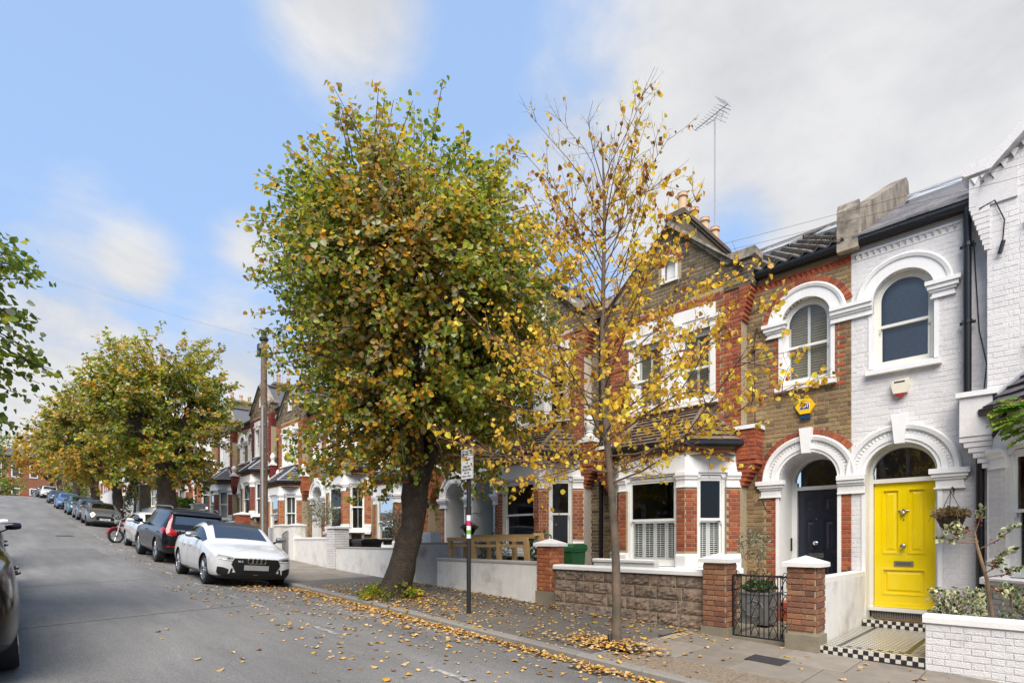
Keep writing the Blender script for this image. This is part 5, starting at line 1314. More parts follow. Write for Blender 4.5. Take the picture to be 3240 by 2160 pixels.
# white house planting
t = thing('holly_bush', (-.58, 8.75, -1.08), 'variegated holly with red berries on a bare tan stem before the white bay', 'holly')
b = MB(); b.tube([(-.50, 8.75, -1.08), (-.56, 8.75, -.5), (-.66, 8.74, -.05), (-.68, 8.74, .12)], [.022, .02, .016, .008], 7); b.build('stem', M_STEM, t)
BR = [((-.64, 8.74, -.02), (-1.02, 8.6, .02)), ((-.66, 8.74, .05), (-.84, 8.55, .22)), ((-.62, 8.74, -.1), (-.30, 8.62, .16)), ((-.6, 8.75, -.3), (-.35, 8.6, -.12)), ((-.56, 8.75, -.45), (-.28, 8.6, -.32)), ((-.67, 8.74, .1), (-.60, 8.66, .40)), ((-.65, 8.74, .0), (-.95, 8.55, .14)), ((-.58, 8.75, -.4), (-.42, 8.5, -.22)), ((-.54, 8.75, -.6), (-.36, 8.6, -.55))]
b = MB(); C = []; D = []; be = MB()
for p, q in BR:
    p, q = Vector(p), Vector(q); b.tube([p, (p + q) / 2 + Vector((0, 0, -.03)), q], [.007, .006, .003], 5)
    for k in range(24):
        f = random.uniform(.5, 1.0); c = p.lerp(q, f) + Vector((random.gauss(0, .015), random.gauss(0, .015), random.gauss(0, .015))); C.append(c); D.append((q - p).normalized() * .6 + Vector(rdir(1)[0]))
    for k in range(9): c = p.lerp(q, random.uniform(.35, .7)) + Vector((random.gauss(0, .02), random.gauss(0, .02), -.02 + random.gauss(0, .012))); be.lathe([(.002, -.009), (.009, -.003), (.009, .004), (.002, .009)], c, 6)
b.build('branches', M_STEM, t); be.build('berries', M_BERRY, t, kind='stuff')
def variegated(root, C, D, S, Nn=None):
    n = len(C); Nn = rdir(n, .8) if Nn is None else Nn; C, D = np.array(C), np.array(D)
    sh_ = [(a, b_ * .78, f) for a, b_, f in LEAFQ]
    leaves('leaf_edges', C, D, Nn, S, np.zeros(n, int), [M_HOLLYE], root, 'stuff', fold=.12, shape=sh_)
    D2 = D / np.linalg.norm(D, axis=1, keepdims=True); N2 = Nn - (Nn * D2).sum(1, keepdims=True) * D2; N2 /= np.linalg.norm(N2, axis=1, keepdims=True)
    leaves('leaf_blades', C + D2 * (S * .1)[:, None] + N2 * .003, D, Nn, S * .78, np.zeros(n, int), [M_HOLLY], root, 'stuff', fold=.12, shape=sh_)
n = len(C); variegated(t, [tuple(c) for c in C], [tuple(d) for d in D], .066 * (.7 + .5 * np.random.rand(n)))
def shrub(x0, x1, z0, z1, n, label, name='euonymus_bush'):
    t = thing(name, ((x0 + x1) / 2, 8.2, -1.08), label, 'shrub', 'low shrubs behind the white brick wall'); b = MB()
    C = np.stack([np.random.uniform(x0, x1, n), np.random.uniform(8.0, 8.55, n), z0 + (z1 - z0) * np.random.rand(n) ** 1.2], 1); D = rdir(n, .5)
    for k in range(14): p = Vector((random.uniform(x0 + .1, x1 - .1), 8.25, -1.08)); q = Vector((random.uniform(x0, x1), random.uniform(8, 8.4), z1 - .05)); b.tube([p, q], .005, 4)
    b.build('stems', M_STEM, t); variegated(t, C, D, .062 * (.7 + .5 * np.random.rand(n))); return t
shrub(-1.05, -.55, -1.0, -.58, 420, 'cream edged evergreen shrub behind the left end of the white brick wall')
shrub(-.42, .5, -1.0, -.52, 460, 'cream edged holly shrub under the white bay sill at the right')
t = thing('wisteria', (.15, 9.0, -1.05), 'bright green wisteria leaves hanging before the white bay at the right edge', 'climber')
C = []; D = []; Nn = []; b = MB()
b.tube([(.45, 9.02, -1.05), (.42, 9.0, 0), (.30, 8.98, 1.0), (.2, 8.95, 1.55), (-.05, 8.75, 1.62)], [.03, .028, .02, .012, .004], 7)
for k in range(60):
    a = Vector((random.uniform(-.30, .35), random.uniform(8.6, 9.0), random.uniform(1.05, 1.72))); d = Vector((random.uniform(-1, .15), random.uniform(-.9, .1), random.uniform(-.5, .15))).normalized() * random.uniform(.22, .34)
    if a.x < .0 and a.z < 1.3: a.z += .3
    b.tube([a, a + d * .5 + Vector((0, 0, .02)), a + d], .0025, 4)
    for j in range(7):
        f = .2 + .12 * j
        for sg in (-1, 1):
            sd = d.cross(Vector((0, 0, 1))).normalized() * sg; C.append(a + d * f + Vector((0, 0, -.03 * f))); D.append(d.normalized() * .5 + sd + Vector((0, 0, -.5))); Nn.append(Vector((0, -.2, 1)) + Vector(rdir(1)[0]) * .3)
b.build('vine_stem', M_STEM, t); n = len(C)
leaves('leaflets', [tuple(c) for c in C], [tuple(c) for c in D], [tuple(c) for c in Nn], .085 * (.7 + .5 * np.random.rand(n)), np.random.randint(0, 3, n) // 2, [M_WIST, M_WIST2], t, 'stuff', shape=[(a, bb * .62, f) for a, bb, f in LEAFQ])
# hanging basket on the white house
def basket(x, y, z, r, label, plant=True, dark=M_STEM):
    t = thing('hanging_basket', (x, y, z), label, 'hanging basket'); b = MB()
    for k in range(9):
        f = k / 8; rr = r * (.52 + .48 * f ** .7); zz = z - .17 * (1 - f)
        b.tube([(x + rr * math.cos(a), y + rr * math.sin(a), zz + .004 * math.sin(5 * a + k)) for a in np.linspace(0, 2 * PI, 21)], .011, 5, cap=False)
    b.lathe([(r * .5, z - .172), (r * .52, z - .165), (r * .97, z - .01), (r * .9, z - .02)], (x, y, 0), 20); b.build('wicker_bowl', mat('dark_wicker', (.06, .035, .022), .85, .3, 40), t)
    b = MB()
    for k in range(3): a = 2.1 * k + .5; b.tube([(x + r * math.cos(a), y + r * math.sin(a), z), (x, y, z + .36)], .004, 4)
    b.build('chain', M_IRON, t)
    b = MB(); yw = 10.19
    b.tube([(x, yw, z + .52), (x, yw, z + .38)], .008, 5); b.tube([(x, yw, z + .42), (x, (y + yw) / 2, z + .44), (x, y, z + .39), (x, y - .02, z + .37), (x, y - .01, z + .355)], .008, 5); b.tube([(x, yw, z + .34), (x, (y + yw) / 2, z + .42)], .006, 5); b.build('bracket', M_IRON, t)
    if plant:
        n = 520; a = np.random.rand(n) * 2 * PI; rr = r * 1.25 * np.sqrt(np.random.rand(n)); P = np.stack([x + rr * np.cos(a), y + rr * np.sin(a), z + .0 + .14 * np.random.rand(n) * (1.2 - rr / r / 1.6)], 1)
        D = np.stack([np.cos(a), np.sin(a), np.random.normal(.4, .6, n)], 1); leaves('dried_plant', P, D, rdir(n), .035 * (.6 + np.random.rand(n)), np.random.randint(0, 2, n), [M_DRY, M_DRY2], t, 'stuff')
        b = MB()
        for k in range(60):
            q = random.uniform(0, 2 * PI); L = random.uniform(.15, .30); b.tube([(x + .05 * math.cos(q), y + .05 * math.sin(q), z), (x + L * .7 * math.cos(q), y + L * .7 * math.sin(q), z + .10), (x + L * math.cos(q), y + L * math.sin(q), z + random.uniform(-.08, .2))], .002, 3)
        b.build('dry_stalks', M_DRY2, t, kind='stuff')
    return t
basket(-1.02, 9.82, .33, .165, 'wicker hanging basket of dried brown flowers right of the yellow door')
tb = basket(-11.42, 9.75, .32, .17, 'small dark hanging basket in the white arched porch by the green door')
# timber bench frame behind the rendered wall
t = thing('wooden_bench', (-8.6, 8.2, -1.1), 'plain light timber bench frame seen over the white rendered wall', 'bench')
def bar(p, q, w, h, name, m=M_WOOD):
    p, q = Vector(p), Vector(q); d = (q - p).normalized(); sd = d.cross(Vector((0, 0, 1))); sd = sd.normalized() if sd.length > .2 else Vector((1, 0, 0)); up = sd.cross(d); b = MB()
    i = [b.pt(*(c + sd * a * w / 2 + up * e * h / 2)) for c in (p, q) for a, e in ((-1, -1), (1, -1), (1, 1), (-1, 1))]
    for k in range(4): b.face((i[k], i[(k + 1) % 4], i[4 + (k + 1) % 4], i[4 + k]))
    b.face(i[:4][::-1]); b.face(i[4:]); return b.build(name, m, t)
bar((-10.15, 8.0, .02), (-7.55, 8.0, .02), .07, .09, 'rail'); bar((-10.0, 8.32, .08), (-7.42, 8.32, .08), .07, .09, 'rail'); bar((-10.1, 8.0, -.12), (-7.6, 8.0, -.12), .03, .06, 'rail')
for k in range(4): x = -10.05 + k * .82; bar((x, 8.0, -.02), (x + .05, 8.02, -1.0), .09, .09, 'leg'); bar((x + .16, 8.32, .04), (x + .2, 8.3, -1.0), .08, .08, 'leg')
bar((-7.5, 8.32, .14), (-7.46, 8.34, -1.0), .09, .09, 'leg'); bar((-7.55, 8.16, .12), (-7.46, 8.36, .12), .05, .05, 'rail')
for (x, n, lb) in ((-9.2, 120, 'dark green plant sprigs behind the bench frame'), (-7.75, 160, 'leafy potted shrub beside the bench frame under the bay')):
    tt = thing('garden_plant', (x, 8.6, -1.1), lb, 'plant', 'garden plants behind the rendered wall'); ball(tt, (x, 8.6, -.2), .38, n * 4, .08, [M_IVY, M_OLIVE], shape=LEAFN)
    b = MB(); b.tube([(x, 8.6, -1.1), (x, 8.6, -.2)], .02, 5); b.build('stem', M_STEM, tt)
# bins
def bin_(x, y, z, m, label, h=1.02, w=.56, num=None, bend=False, grp=None):
    t = thing('wheelie_bin', (x, y, z), label, 'bin', 'wheelie bins'); b = MB(); a = w / 2
    lo = [b.pt(x + sx * a * .78, y + sy * a * .85, z + .06) for sx, sy in ((-1, -1), (1, -1), (1, 1), (-1, 1))]; hi = [b.pt(x + sx * a, y + sy * a * 1.15, z + h * .9) for sx, sy in ((-1, -1), (1, -1), (1, 1), (-1, 1))]
    for k in range(4): b.face((lo[k], lo[(k + 1) % 4], hi[(k + 1) % 4], hi[k]))
    b.face(lo[::-1]); b.box(x - a - .02, x + a + .02, y - a * 1.15 - .02, y + a * 1.15 + .02, z + h * .86, z + h * .9); b.build('bin_body', m, t)
    b = MB(); b.prism([(-1.22, .90), (-1.22, .93), (-.9, .985), (.6, 1.0), (1.25, .97), (1.25, .90)], x - a - .03, x + a + .03, lambda p, q: (q, y + p[0] * a, z + p[1] * h)); b.tube([(x - a, y + a * 1.35, z + h * .93), (x + a, y + a * 1.35, z + h * .93)], .018, 6); b.build('lid', m, t)
    for sg in (-1, 1): b = MB(); b.lathe([(.02, -.03), (.10, -.03), (.10, .03), (.02, .03)], (x + sg * a * .8, y + a * .8, z + .10), 12, 'x'); b.build('wheel', M_IRON, t)
    if num: text_mesh(num, .16, M_WHITE, t, frameM((x, y - a * 1.13, z + h * .62), (1, 0, 0), (0, 0, 1)), 'bin_number')
    if bend: bend_root(t)
M_BING = mat('green_bin_plastic', (.02, .10, .035), .4, .1, 5); M_BINB = mat('black_bin_plastic', (.012, .013, .016), .4, .1, 5)
bin_(-7.1, 8.85, -1.24, M_BING, 'green wheelie bin standing behind the orange brick pillar', 1.17, .40); bin_(-7.62, 8.9, -1.24, M_BINB, 'black wheelie bin beside the green one under the bay window', 1.12, .5)
bin_(-16.2, 8.5, -.95, M_BINB, 'smaller black bin behind the white painted brick pillar', 1.0, .5, bend=True); bin_(-15.1, 8.5, -.95, M_BINB, 'black bin with a flat lid before the sill brackets', 1.0, .6, bend=True)
bin_(-24.0, 7.2, -.4, M_BINB, 'black wheelie bin with a white number beside the telegraph pole', 1.05, .58, '4', bend=True)
b = MB(); b.box(-12.35, -11.65, 8.6, 8.95, -1.05, .22); o = tag(b.build('meter_cabinet', M_RENDW), 'white box cabinet standing left of the arched porches', 'cabinet')
# ================================================================== trees
def lf(n, c, tr=.30): return mat(n, c, .5, .18, 10, trans=tr, rnd=.28, spec=.35)
LIME = [lf('lime_leaf_dark', (.14, .21, .03), .5), lf('lime_leaf_green', (.25, .32, .035), .5), lf('lime_leaf_lime', (.48, .47, .05), .5), lf('lime_leaf_gold', (.70, .43, .035), .5), lf('lime_leaf_amber', (.58, .29, .03), .45), lf('lime_leaf_brown', (.36, .26, .10), .4), lf('lime_leaf_pale', (.50, .51, .30), .45)]
GOLD = [lf('gold_leaf', (.95, .54, .04), .5), lf('gold_leaf_bright', (.97, .68, .09), .5), lf('gold_leaf_tan', (.84, .46, .09), .45), lf('gold_leaf_rust', (.34, .13, .025), .3)]
LITTER = [lf('litter_tan', (.54, .31, .11), .1), lf('litter_gold', (.60, .34, .05), .1), lf('litter_pale', (.60, .42, .20), .1), lf('litter_brown', (.26, .13, .05), .1)]
def envelope(c, r, up, dn, seed, rough=.16):
    def f(d):
        k = mnoise.noise((d[0] * 1.7 + seed, d[1] * 1.7, d[2] * 1.7)) * rough + mnoise.noise((d[0] * 4 + seed, d[1] * 4, d[2] * 4)) * rough * .6
        q = ((1 - min(1, abs(d[2])) ** 2.7) ** (1 / 2.7)) / max(.05, math.sqrt(max(0, 1 - d[2] ** 2))) if abs(d[2]) < .995 else 1; k = (1 + k) * q - 1; kz = k if q <= 1 else (1 + k) / q - 1
        return Vector((c[0] + d[0] * r * (1 + k), c[1] + d[1] * r * (1 + k), c[2] + d[2] * (up if d[2] > 0 else dn) * (1 + kz)))
    return f
def lime_tree(base, fork, cc, r, up, dn, trunk_r, nleaf, label, seed, size=.105, weights=None, shoots=420, indiv=0, group='street limes along the kerb', basal=False, lean=None, tint=None, name='lime_tree', limbs=7):
    rs = np.random.RandomState(seed); rnd = random.Random(seed)
    t = thing(name, base, label, 'tree', group); base, fork = Vector(base), Vector(fork); cc = Vector(cc)
    b = MB(); path = []; rad = []
    for k in range(9):
        f = k / 8; p = base.lerp(fork, f) + Vector((.05 * math.sin(f * 5 + seed), .04 * math.sin(f * 4), 0)); path.append(p); rad.append(trunk_r * (1.38 if k == 0 else 1.12 - .22 * f + (.10 if f > .8 else 0)))
    path[0] = path[0] - Vector((0, 0, .2)); b.tube(path, rad, 18)
    for i, v in enumerate(b.v):                          # bark ridges and burrs
        nz = mnoise.noise((v[0] * 5, v[1] * 5, v[2] * 1.6 + seed)); ax = path[min(8, i // 18)]; dv = Vector((v[0] - ax.x, v[1] - ax.y, 0)); b.v[i] = (v[0] + dv.x * nz * .28, v[1] + dv.y * nz * .28, v[2])
    tr = b.build('trunk', M_BARK, t, True)
    env = envelope(cc, r, up, dn, seed * 3.1); knuckles = []
    for k in range(limbs):
        a = 2 * PI * k / limbs + rnd.uniform(-.3, .3); L = rnd.uniform(.30, .58); end = cc + Vector((math.cos(a) * r * L, math.sin(a) * r * L, rnd.uniform(-.25, .35) * up)) if k else cc + Vector((0, 0, up * .3))
        mid = fork.lerp(end, .5) + Vector((0, 0, -.15)); bb = MB(); bb.tube([fork - Vector((0, 0, .15)), fork.lerp(mid, .5), mid, mid.lerp(end, .5), end], [trunk_r * .62, trunk_r * .45, trunk_r * .36, trunk_r * .28, trunk_r * .2], 9)
        bb.build('limb', M_BARK, t, True); knuckles += [end, mid.lerp(end, .5), mid]
    C = []; D = []; Nn = []; S = []; sh = MB()
    per = max(4, nleaf // shoots)
    for k in range(shoots):
        d = rs.normal(size=3); d[2] += .12; d = Vector(d / np.linalg.norm(d)); tgt = env(d); f = rnd.uniform(.74, 1.04) if rnd.random() > (.30 if d.z > -.2 else .42) else rnd.uniform(.35, .8)
        tgt = cc.lerp(tgt, f)
        if d.z > .25 and rnd.random() < .25: tgt += Vector((rnd.gauss(0, .1), rnd.gauss(0, .1), rnd.uniform(.05, .32)))
        st = min(knuckles, key=lambda q: (q - tgt).length + rnd.random() * r * .5); m = st.lerp(tgt, .5) + Vector((0, 0, .12 * (tgt - st).length * (1 if d.z > -.2 else -.2)))
        q = lambda u: st * (1 - u) ** 2 + m * 2 * u * (1 - u) + tgt * u * u
        sh.tube([q(u) for u in (0, .35, .7, 1)], [.022 * trunk_r / .24, .014, .008, .004], 4, cap=False)
        for j in range(per):
            u = rnd.uniform(.30, 1.0) ** .65; p = q(u); p = p + Vector((rnd.gauss(0, .13), rnd.gauss(0, .13), rnd.gauss(0, .11))) * (1.1 - .55 * u)
            if p.z < 1.95 and -8 < p.x and (p.x + 6.75) ** 2 + (p.y - 5.6) ** 2 < 1.3: continue
            C.append(p); o = (p - cc).normalized(); D.append(Vector((rnd.gauss(0, .7), rnd.gauss(0, .7), rnd.gauss(-.45, .5))) + o * .5); Nn.append(o * .9 + Vector((rnd.gauss(0, .55), rnd.gauss(0, .55), .55 + rnd.gauss(0, .5)))); S.append(size * rnd.uniform(.6, 1.25))
    if shoots: sh.build('shoots', M_BARK, t, kind='stuff')
    C = np.array([tuple(c) for c in C]); n = len(C); rel = (C - np.array(cc)) / np.array([r, r, max(up, dn)])
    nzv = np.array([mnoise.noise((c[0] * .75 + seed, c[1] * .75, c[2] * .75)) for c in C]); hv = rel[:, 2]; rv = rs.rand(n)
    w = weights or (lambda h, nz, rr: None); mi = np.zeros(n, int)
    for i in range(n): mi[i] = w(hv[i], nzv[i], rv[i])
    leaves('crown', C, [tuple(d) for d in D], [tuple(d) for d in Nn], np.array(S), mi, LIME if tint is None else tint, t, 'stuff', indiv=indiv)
    if basal:
        nb = 430; a = rs.rand(nb) * 2 * PI; rr = (trunk_r + .02) + .34 * rs.rand(nb) ** .8; P = np.stack([base.x + rr * np.cos(a), base.y - .08 + rr * np.sin(a), base.z + .03 + .34 * rs.rand(nb) * (1.35 - rr / .55)], 1)
        leaves('basal_shoots', P, np.stack([np.cos(a), np.sin(a), rs.normal(.1, .5, nb)], 1), rdir(nb, .8), .085 * (.6 + .6 * rs.rand(nb)), rs.choice([0, 0, 1, 1, 1, 2, 3, 5], nb), LIME, t, 'stuff')
    return t
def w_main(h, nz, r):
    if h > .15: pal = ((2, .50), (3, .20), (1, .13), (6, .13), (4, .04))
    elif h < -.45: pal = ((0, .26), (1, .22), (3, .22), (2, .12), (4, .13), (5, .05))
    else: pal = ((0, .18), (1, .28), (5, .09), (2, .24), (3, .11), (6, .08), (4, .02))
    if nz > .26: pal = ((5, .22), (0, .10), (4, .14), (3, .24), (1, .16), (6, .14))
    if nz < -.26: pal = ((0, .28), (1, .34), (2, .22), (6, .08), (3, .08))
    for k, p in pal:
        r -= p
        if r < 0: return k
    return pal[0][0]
def w_olive(h, nz, r):
    pal = ((1, .2), (2, .24), (5, .2), (3, .14), (0, .1), (6, .08), (4, .04)) if h > -.3 else ((3, .26), (4, .18), (5, .26), (1, .12), (2, .1), (0, .08))
    for k, p in pal:
        r -= p
        if r < 0: return k
    return 5
def w_amber(h, nz, r): return (3 if r < .4 else 2 if r < .7 else 4) if h > -.2 else (4 if r < .45 else 3 if r < .7 else 5)
def w_brown(h, nz, r): return 5 if r < .42 else 1 if r < .56 else 3 if r < .72 else 6 if r < .84 else 2
def w_green(h, nz, r): return 0 if r < .3 else 1 if r < .7 else 6 if r < .85 else 2
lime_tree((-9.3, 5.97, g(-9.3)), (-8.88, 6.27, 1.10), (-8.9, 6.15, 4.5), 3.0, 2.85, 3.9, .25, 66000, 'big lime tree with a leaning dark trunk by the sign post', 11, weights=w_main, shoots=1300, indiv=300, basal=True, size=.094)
lime_tree((-30.1, 6.64, g(-30)), (-30.0, 6.6, 3.0), (-30.3, 6.5, 6.3), 3.5, 3.6, 4.1, .40, 22000, 'lime tree with a thick trunk behind the black car', 23, weights=w_main, shoots=520, size=.155)
lime_tree((-45.3, 7.1, g(-45)), (-45.2, 7.0, 4.0), (-45.0, 6.6, 7.0), 4.0, 3.7, 4.0, .30, 14000, 'lime tree turning brown beside the grey open topped car', 31, weights=w_olive, shoots=340, size=.19)
lime_tree((-58.0, 7.5, g(-58)), (-58, 7.4, 5.2), (-58, 7.1, 8.0), 4.0, 3.9, 4.1, .30, 8500, 'brown leaved lime third up the street', 37, weights=w_brown, shoots=200, size=.23)
lime_tree((-72, 7.8, g(-72)), (-72, 7.7, 6.6), (-72, 7.6, 9.7), 4.4, 3.9, 3.6, .28, 3000, 'olive brown lime near the top of the hill', 41, weights=w_brown, shoots=180, size=.26)
lime_tree((-92, 8.2, g(-92)), (-92, 8.1, 8.0), (-92, 8.0, 11.5), 4.6, 4.0, 4.2, .28, 2600, 'yellow topped tree with orange lower leaves at the crest', 43, weights=w_amber, shoots=160, size=.30)
lime_tree((-104, 8.4, g(-104)), (-104, 8.2, 8.6), (-104, 7.2, 12.2), 4.8, 4.0, 4.4, .28, 2400, 'pale yellow tree farthest up the right side', 47, weights=w_amber, shoots=150, size=.32)
# left side of the street: only the edge of the crowns reaches into the picture
lime_tree((-9.6, -2.35, g(-9)), (-9.5, -2.2, 1.0), (-9.5, -1.45, 2.5), 2.12, 2.3, 2.1, .22, 17000, 'green lime whose leafy edge hangs in at the left of the picture', 53, weights=w_green, shoots=420, size=.095, group='trees on the left side of the street')
lime_tree((-100, -2.0, g(-100)), (-100, -1.8, 8.4), (-100, 1.0, 11.6), 4.0, 4.4, 3.4, .26, 2200, 'dark leaved tree at the far left end of the street', 59, weights=w_green, shoots=150, size=.28, group='trees on the left side of the street')
lime_tree((-135, 2.5, 6.4), (-135, 2.6, 7.8), (-135, 3.2, 9.7), 4.6, 2.6, 2.6, .24, 2200, 'low dark bushy tree in front of the red wall at the end', 61, weights=w_green, shoots=150, size=.32, group='trees on the left side of the street')
# young yellow tree
def young_tree():
    rnd = random.Random(5); B = Vector((-4.09, 6.02, pave_z(-4.1, 6)))
    t = thing('young_tree', B, 'slim young tree with sparse golden leaves standing before the stone wall', 'tree')
    top = Vector((-4.28, 5.92, 5.45)); b = MB(); tp = []; tr = []
    def trunk(f): return B.lerp(top, f) + Vector((.035 * math.sin(f * 9), .03 * math.sin(f * 7 + 1), 0))
    for k in range(22):
        f = k / 21; tp.append(trunk(f)); tr.append(.056 * (1.25 if k == 0 else 1) * (1 - f) ** .75 + .005)
    tp[0] = tp[0] - Vector((0, 0, .1)); b.tube(tp, tr, 12)
    b.build('trunk', M_BARKY, t, True)
    C = []; D = []; tw = MB()
    M_TWIG = mat('reddish_twig', (.15, .075, .045), .75, .25, 20)
    def twig(p, d, L, r, lv, dens):
        n = 5; pts = [p]; q = p; dd = d.normalized()
        for k in range(n):
            dd = (dd + Vector((rnd.gauss(0, .13), rnd.gauss(0, .13), rnd.gauss(.02, .1)))).normalized(); q = q + dd * (L / n); pts.append(q)
        tw_ = tw if lv else None
        (tw if lv else LB[-1]).tube(pts, [r * (1 - .75 * k / n) for k in range(n + 1)], 4 if lv else 6, cap=False)
        if lv < 2:
            m = max(3, int(L * (6.5 if lv == 0 else 8.5)))
            for k in range(m):
                f = rnd.uniform(.18, 1) if lv == 0 else rnd.uniform(.1, .95); i = min(n - 1, int(f * n)); c = pts[i].lerp(pts[i + 1], f * n - i)
                a = (pts[i + 1] - pts[i]).normalized(); sd = Vector((rnd.gauss(0, 1), rnd.gauss(0, 1), rnd.gauss(.1, .7))).normalized(); twig(c, (a * .75 + sd * .75), L * rnd.uniform(.22, .42) * (1.15 - f * .5), r * .45, lv + 1, dens)
        k = int(L * (dens * 2.3 if lv == 0 else dens * 8) + rnd.random())
        for _ in range(k):
            f = rnd.uniform(.25, 1.0); i = min(n - 1, int(f * n)); c = pts[i].lerp(pts[min(n, i + 1)], f * n - i)
            if c.x < -5.35 and c.z < 1.75 and c.y < 6.6: continue
            C.append(c + Vector((rnd.gauss(0, .015), rnd.gauss(0, .015), -.02))); D.append(Vector((rnd.gauss(0, .55), rnd.gauss(0, .55), rnd.gauss(-.75, .4))))
    LB = []
    for k in range(64):
        z = .75 + 4.0 * (k / 63) ** .95; f = (z - B.z) / (top.z - B.z); p = trunk(f); h = (z - .75) / 4.0
        a = k * 2.4 + rnd.uniform(-.5, .5); el = R(rnd.uniform(-14, 26) + 50 * h); L = (2.4 - 1.2 * h) * rnd.uniform(.75, 1.12)
        d = Vector((math.cos(a) * math.cos(el), math.sin(a) * math.cos(el), math.sin(el)))
        if d.y > .4: L *= .85
        LB.append(MB()); twig(p, d, L, .0135 * (1 - .45 * h), 0, (1.3 if .08 < h < .72 else .8) * (.5 if h > .85 else 1)); LB[-1].build('branch', M_TWIG if h > .3 else M_BARKY, t, True)
    tw.build('twigs', M_TWIG, t, kind='stuff')
    n = len(C); Ca = np.array([tuple(c) for c in C]); mi = np.array([3 if (rnd.random() < (.22 if c[2] > 3.9 or c[2] < .6 else .06)) else rnd.choice([0, 0, 1, 1, 2]) for c in Ca])
    leaves('crown', Ca, [tuple(d) for d in D], rdir(n, .5), .062 * (.55 + .75 * np.random.rand(n)), mi, GOLD, t, 'stuff', indiv=300)
    b = MB(); b.tube([B + Vector((.06, -.17, -.03)), B + Vector((.01, -.15, .14))], .026, 9); b.build('watering_tube', M_PLAST, t)
    return n
NY = young_tree()
# conifer in a front garden
t = thing('fir_tree', (-50, 8.9, g(-50)), 'small dark fir in a front garden behind the grey cars', 'conifer'); rs = np.random.RandomState(3); n = 2600
f = rs.rand(n) ** .7; a = rs.rand(n) * 2 * PI; lay_ = (np.floor(f * 11) + rs.rand(n) * .5) / 11; rr = (1.05 * (1 - lay_) + .05) * (.4 + .6 * rs.rand(n)); zz = g(-50) + .4 + 2.9 * lay_ - rr * .35 + rs.normal(0, .09, n)
leaves('needles', np.stack([-50 + rr * np.cos(a), 8.9 + rr * np.sin(a), zz], 1), np.stack([np.cos(a), np.sin(a), rs.normal(-.3, .5, n)], 1), rdir(n, .6), .20 * (.6 + .6 * rs.rand(n)), rs.randint(0, 3, n) // 2, [M_FIRN, M_FIRN2], t, 'stuff', shape=LEAFN)
b = MB(); b.tube([(-50, 8.9, g(-50)), (-50, 8.9, g(-50) + 3.2)], [.08, .01], 6); b.build('trunk', M_BARK, t)
for (x, y, z, r_, lb) in ((-37.5, 8.6, 2.6, .8, 'dark hedge over the wall by the white pillar'), (-35.0, 8.7, 2.3, .75, 'leafy shrub over the wall beside the for sale board'), (-82, 8.8, 6.2, 1.2, 'dark shrub in a front garden near the crest')):
    t = thing('garden_shrub', (x, y, g(x)), lb, 'shrub', 'front garden shrubs up the street'); ball(t, (x, y, z - .5), r_, 700, .16, [M_IVY, LIME[0], LIME[1]], zs=.7); b = MB(); b.tube([(x, y, g(x)), (x, y, z - .4)], .04, 5); b.build('stem', M_STEM, t)
# ================================================================== fallen leaves
def litter():
    rs = np.random.RandomState(77); pts = []
    def add(n, xf, yf, heap=0):
        x = xf(n); y = yf(n)
        for a, b_ in zip(x, y):
            yy = b_ + DR(a); z = (pave_z(a, yy) if b_ > KY else road_z(a, yy)) + .006 + (rs.rand() * heap if heap else 0); pts.append((a, yy, z))
    U_ = lambda a, b_: (lambda n: rs.uniform(a, b_, n))
    add(1150, lambda n: -2.0 - 10.5 * rs.rand(n), lambda n: KY - .04 - np.abs(rs.normal(0, .13, n)), .035)
    add(560, lambda n: -5.5 - 6.5 * rs.rand(n), lambda n: KY - np.abs(rs.normal(0, .45, n)), .03)
    add(760, U_(-13, -2.0), lambda n: KY - .1 - rs.rand(n) ** 1.5 * 2.5)
    add(1050, U_(-12, -3.4), U_(KY + .03, 7.6)); add(300, U_(-11.5, -3.5), lambda n: 7.62 - np.abs(rs.normal(0, .14, n)), .02)
    add(420, lambda n: rs.normal(-9.1, .9, n), lambda n: 5.9 + rs.normal(0, .35, n), .02); add(420, lambda n: -4.15 + rs.normal(0, .36, n), lambda n: 5.86 + rs.normal(0, .17, n), .05)
    add(60, U_(-3.8, 1.0), U_(KY + .05, 7.6)); add(40, U_(-8, 0), U_(1.5, 3.5)); add(170, lambda n: rs.normal(-12.6, .8, n), lambda n: 4.4 + rs.normal(0, .35, n), .03)
    add(240, U_(-38.5, -28), lambda n: KY - .15 - np.abs(rs.normal(0, .8, n)), .02); add(130, U_(-26, -13), lambda n: 3.4 + rs.normal(0, .35, n)); add(60, U_(-8, -4.5), U_(7.9, 8.6))
    C = np.array(pts); n = len(C); a = rs.rand(n) * 2 * PI; D = np.stack([np.cos(a), np.sin(a), rs.normal(0, .16, n)], 1); Nn = rdir(n, 0) * .2 + np.array([0, 0, 1])
    o = leaves('fallen_leaves', C, D, Nn, .060 * (.5 + .85 * rs.rand(n)), rs.choice([0, 0, 1, 1, 2, 2, 3], n), LITTER, None, 'stuff', fold=.24, shape=[(0, 0, 0), (.22, .48, 1), (.66, .40, .2), (1, 0, .6), (.70, -.36, 1), (.26, -.48, .3)]); o['label'] = 'fallen yellow leaves along the kerb'
litter()
b = MB(); x, y = -5.55, .62
b.poly([(x, y, road_z(x, y) + .012), (x - .08, y + .22, road_z(x, y) + .012), (x - .05, y + .24, road_z(x, y) + .02), (x + .04, y + .03, road_z(x, y) + .02)]); tag(b.build('bark_strip', LITTER[2]), 'long tan strip of bark lying on the road at the lower left', 'bark')
b = MB(); X0, Y0 = -4.12, 5.86; b.face([b.pt(X0 + .55 * math.cos(a), Y0 + .26 * math.sin(a), pave_z(X0, Y0) + .008) for a in np.linspace(0, 2 * PI, 18)[:-1]]); o = b.build('tree_pit', M_SOIL, kind='structure')
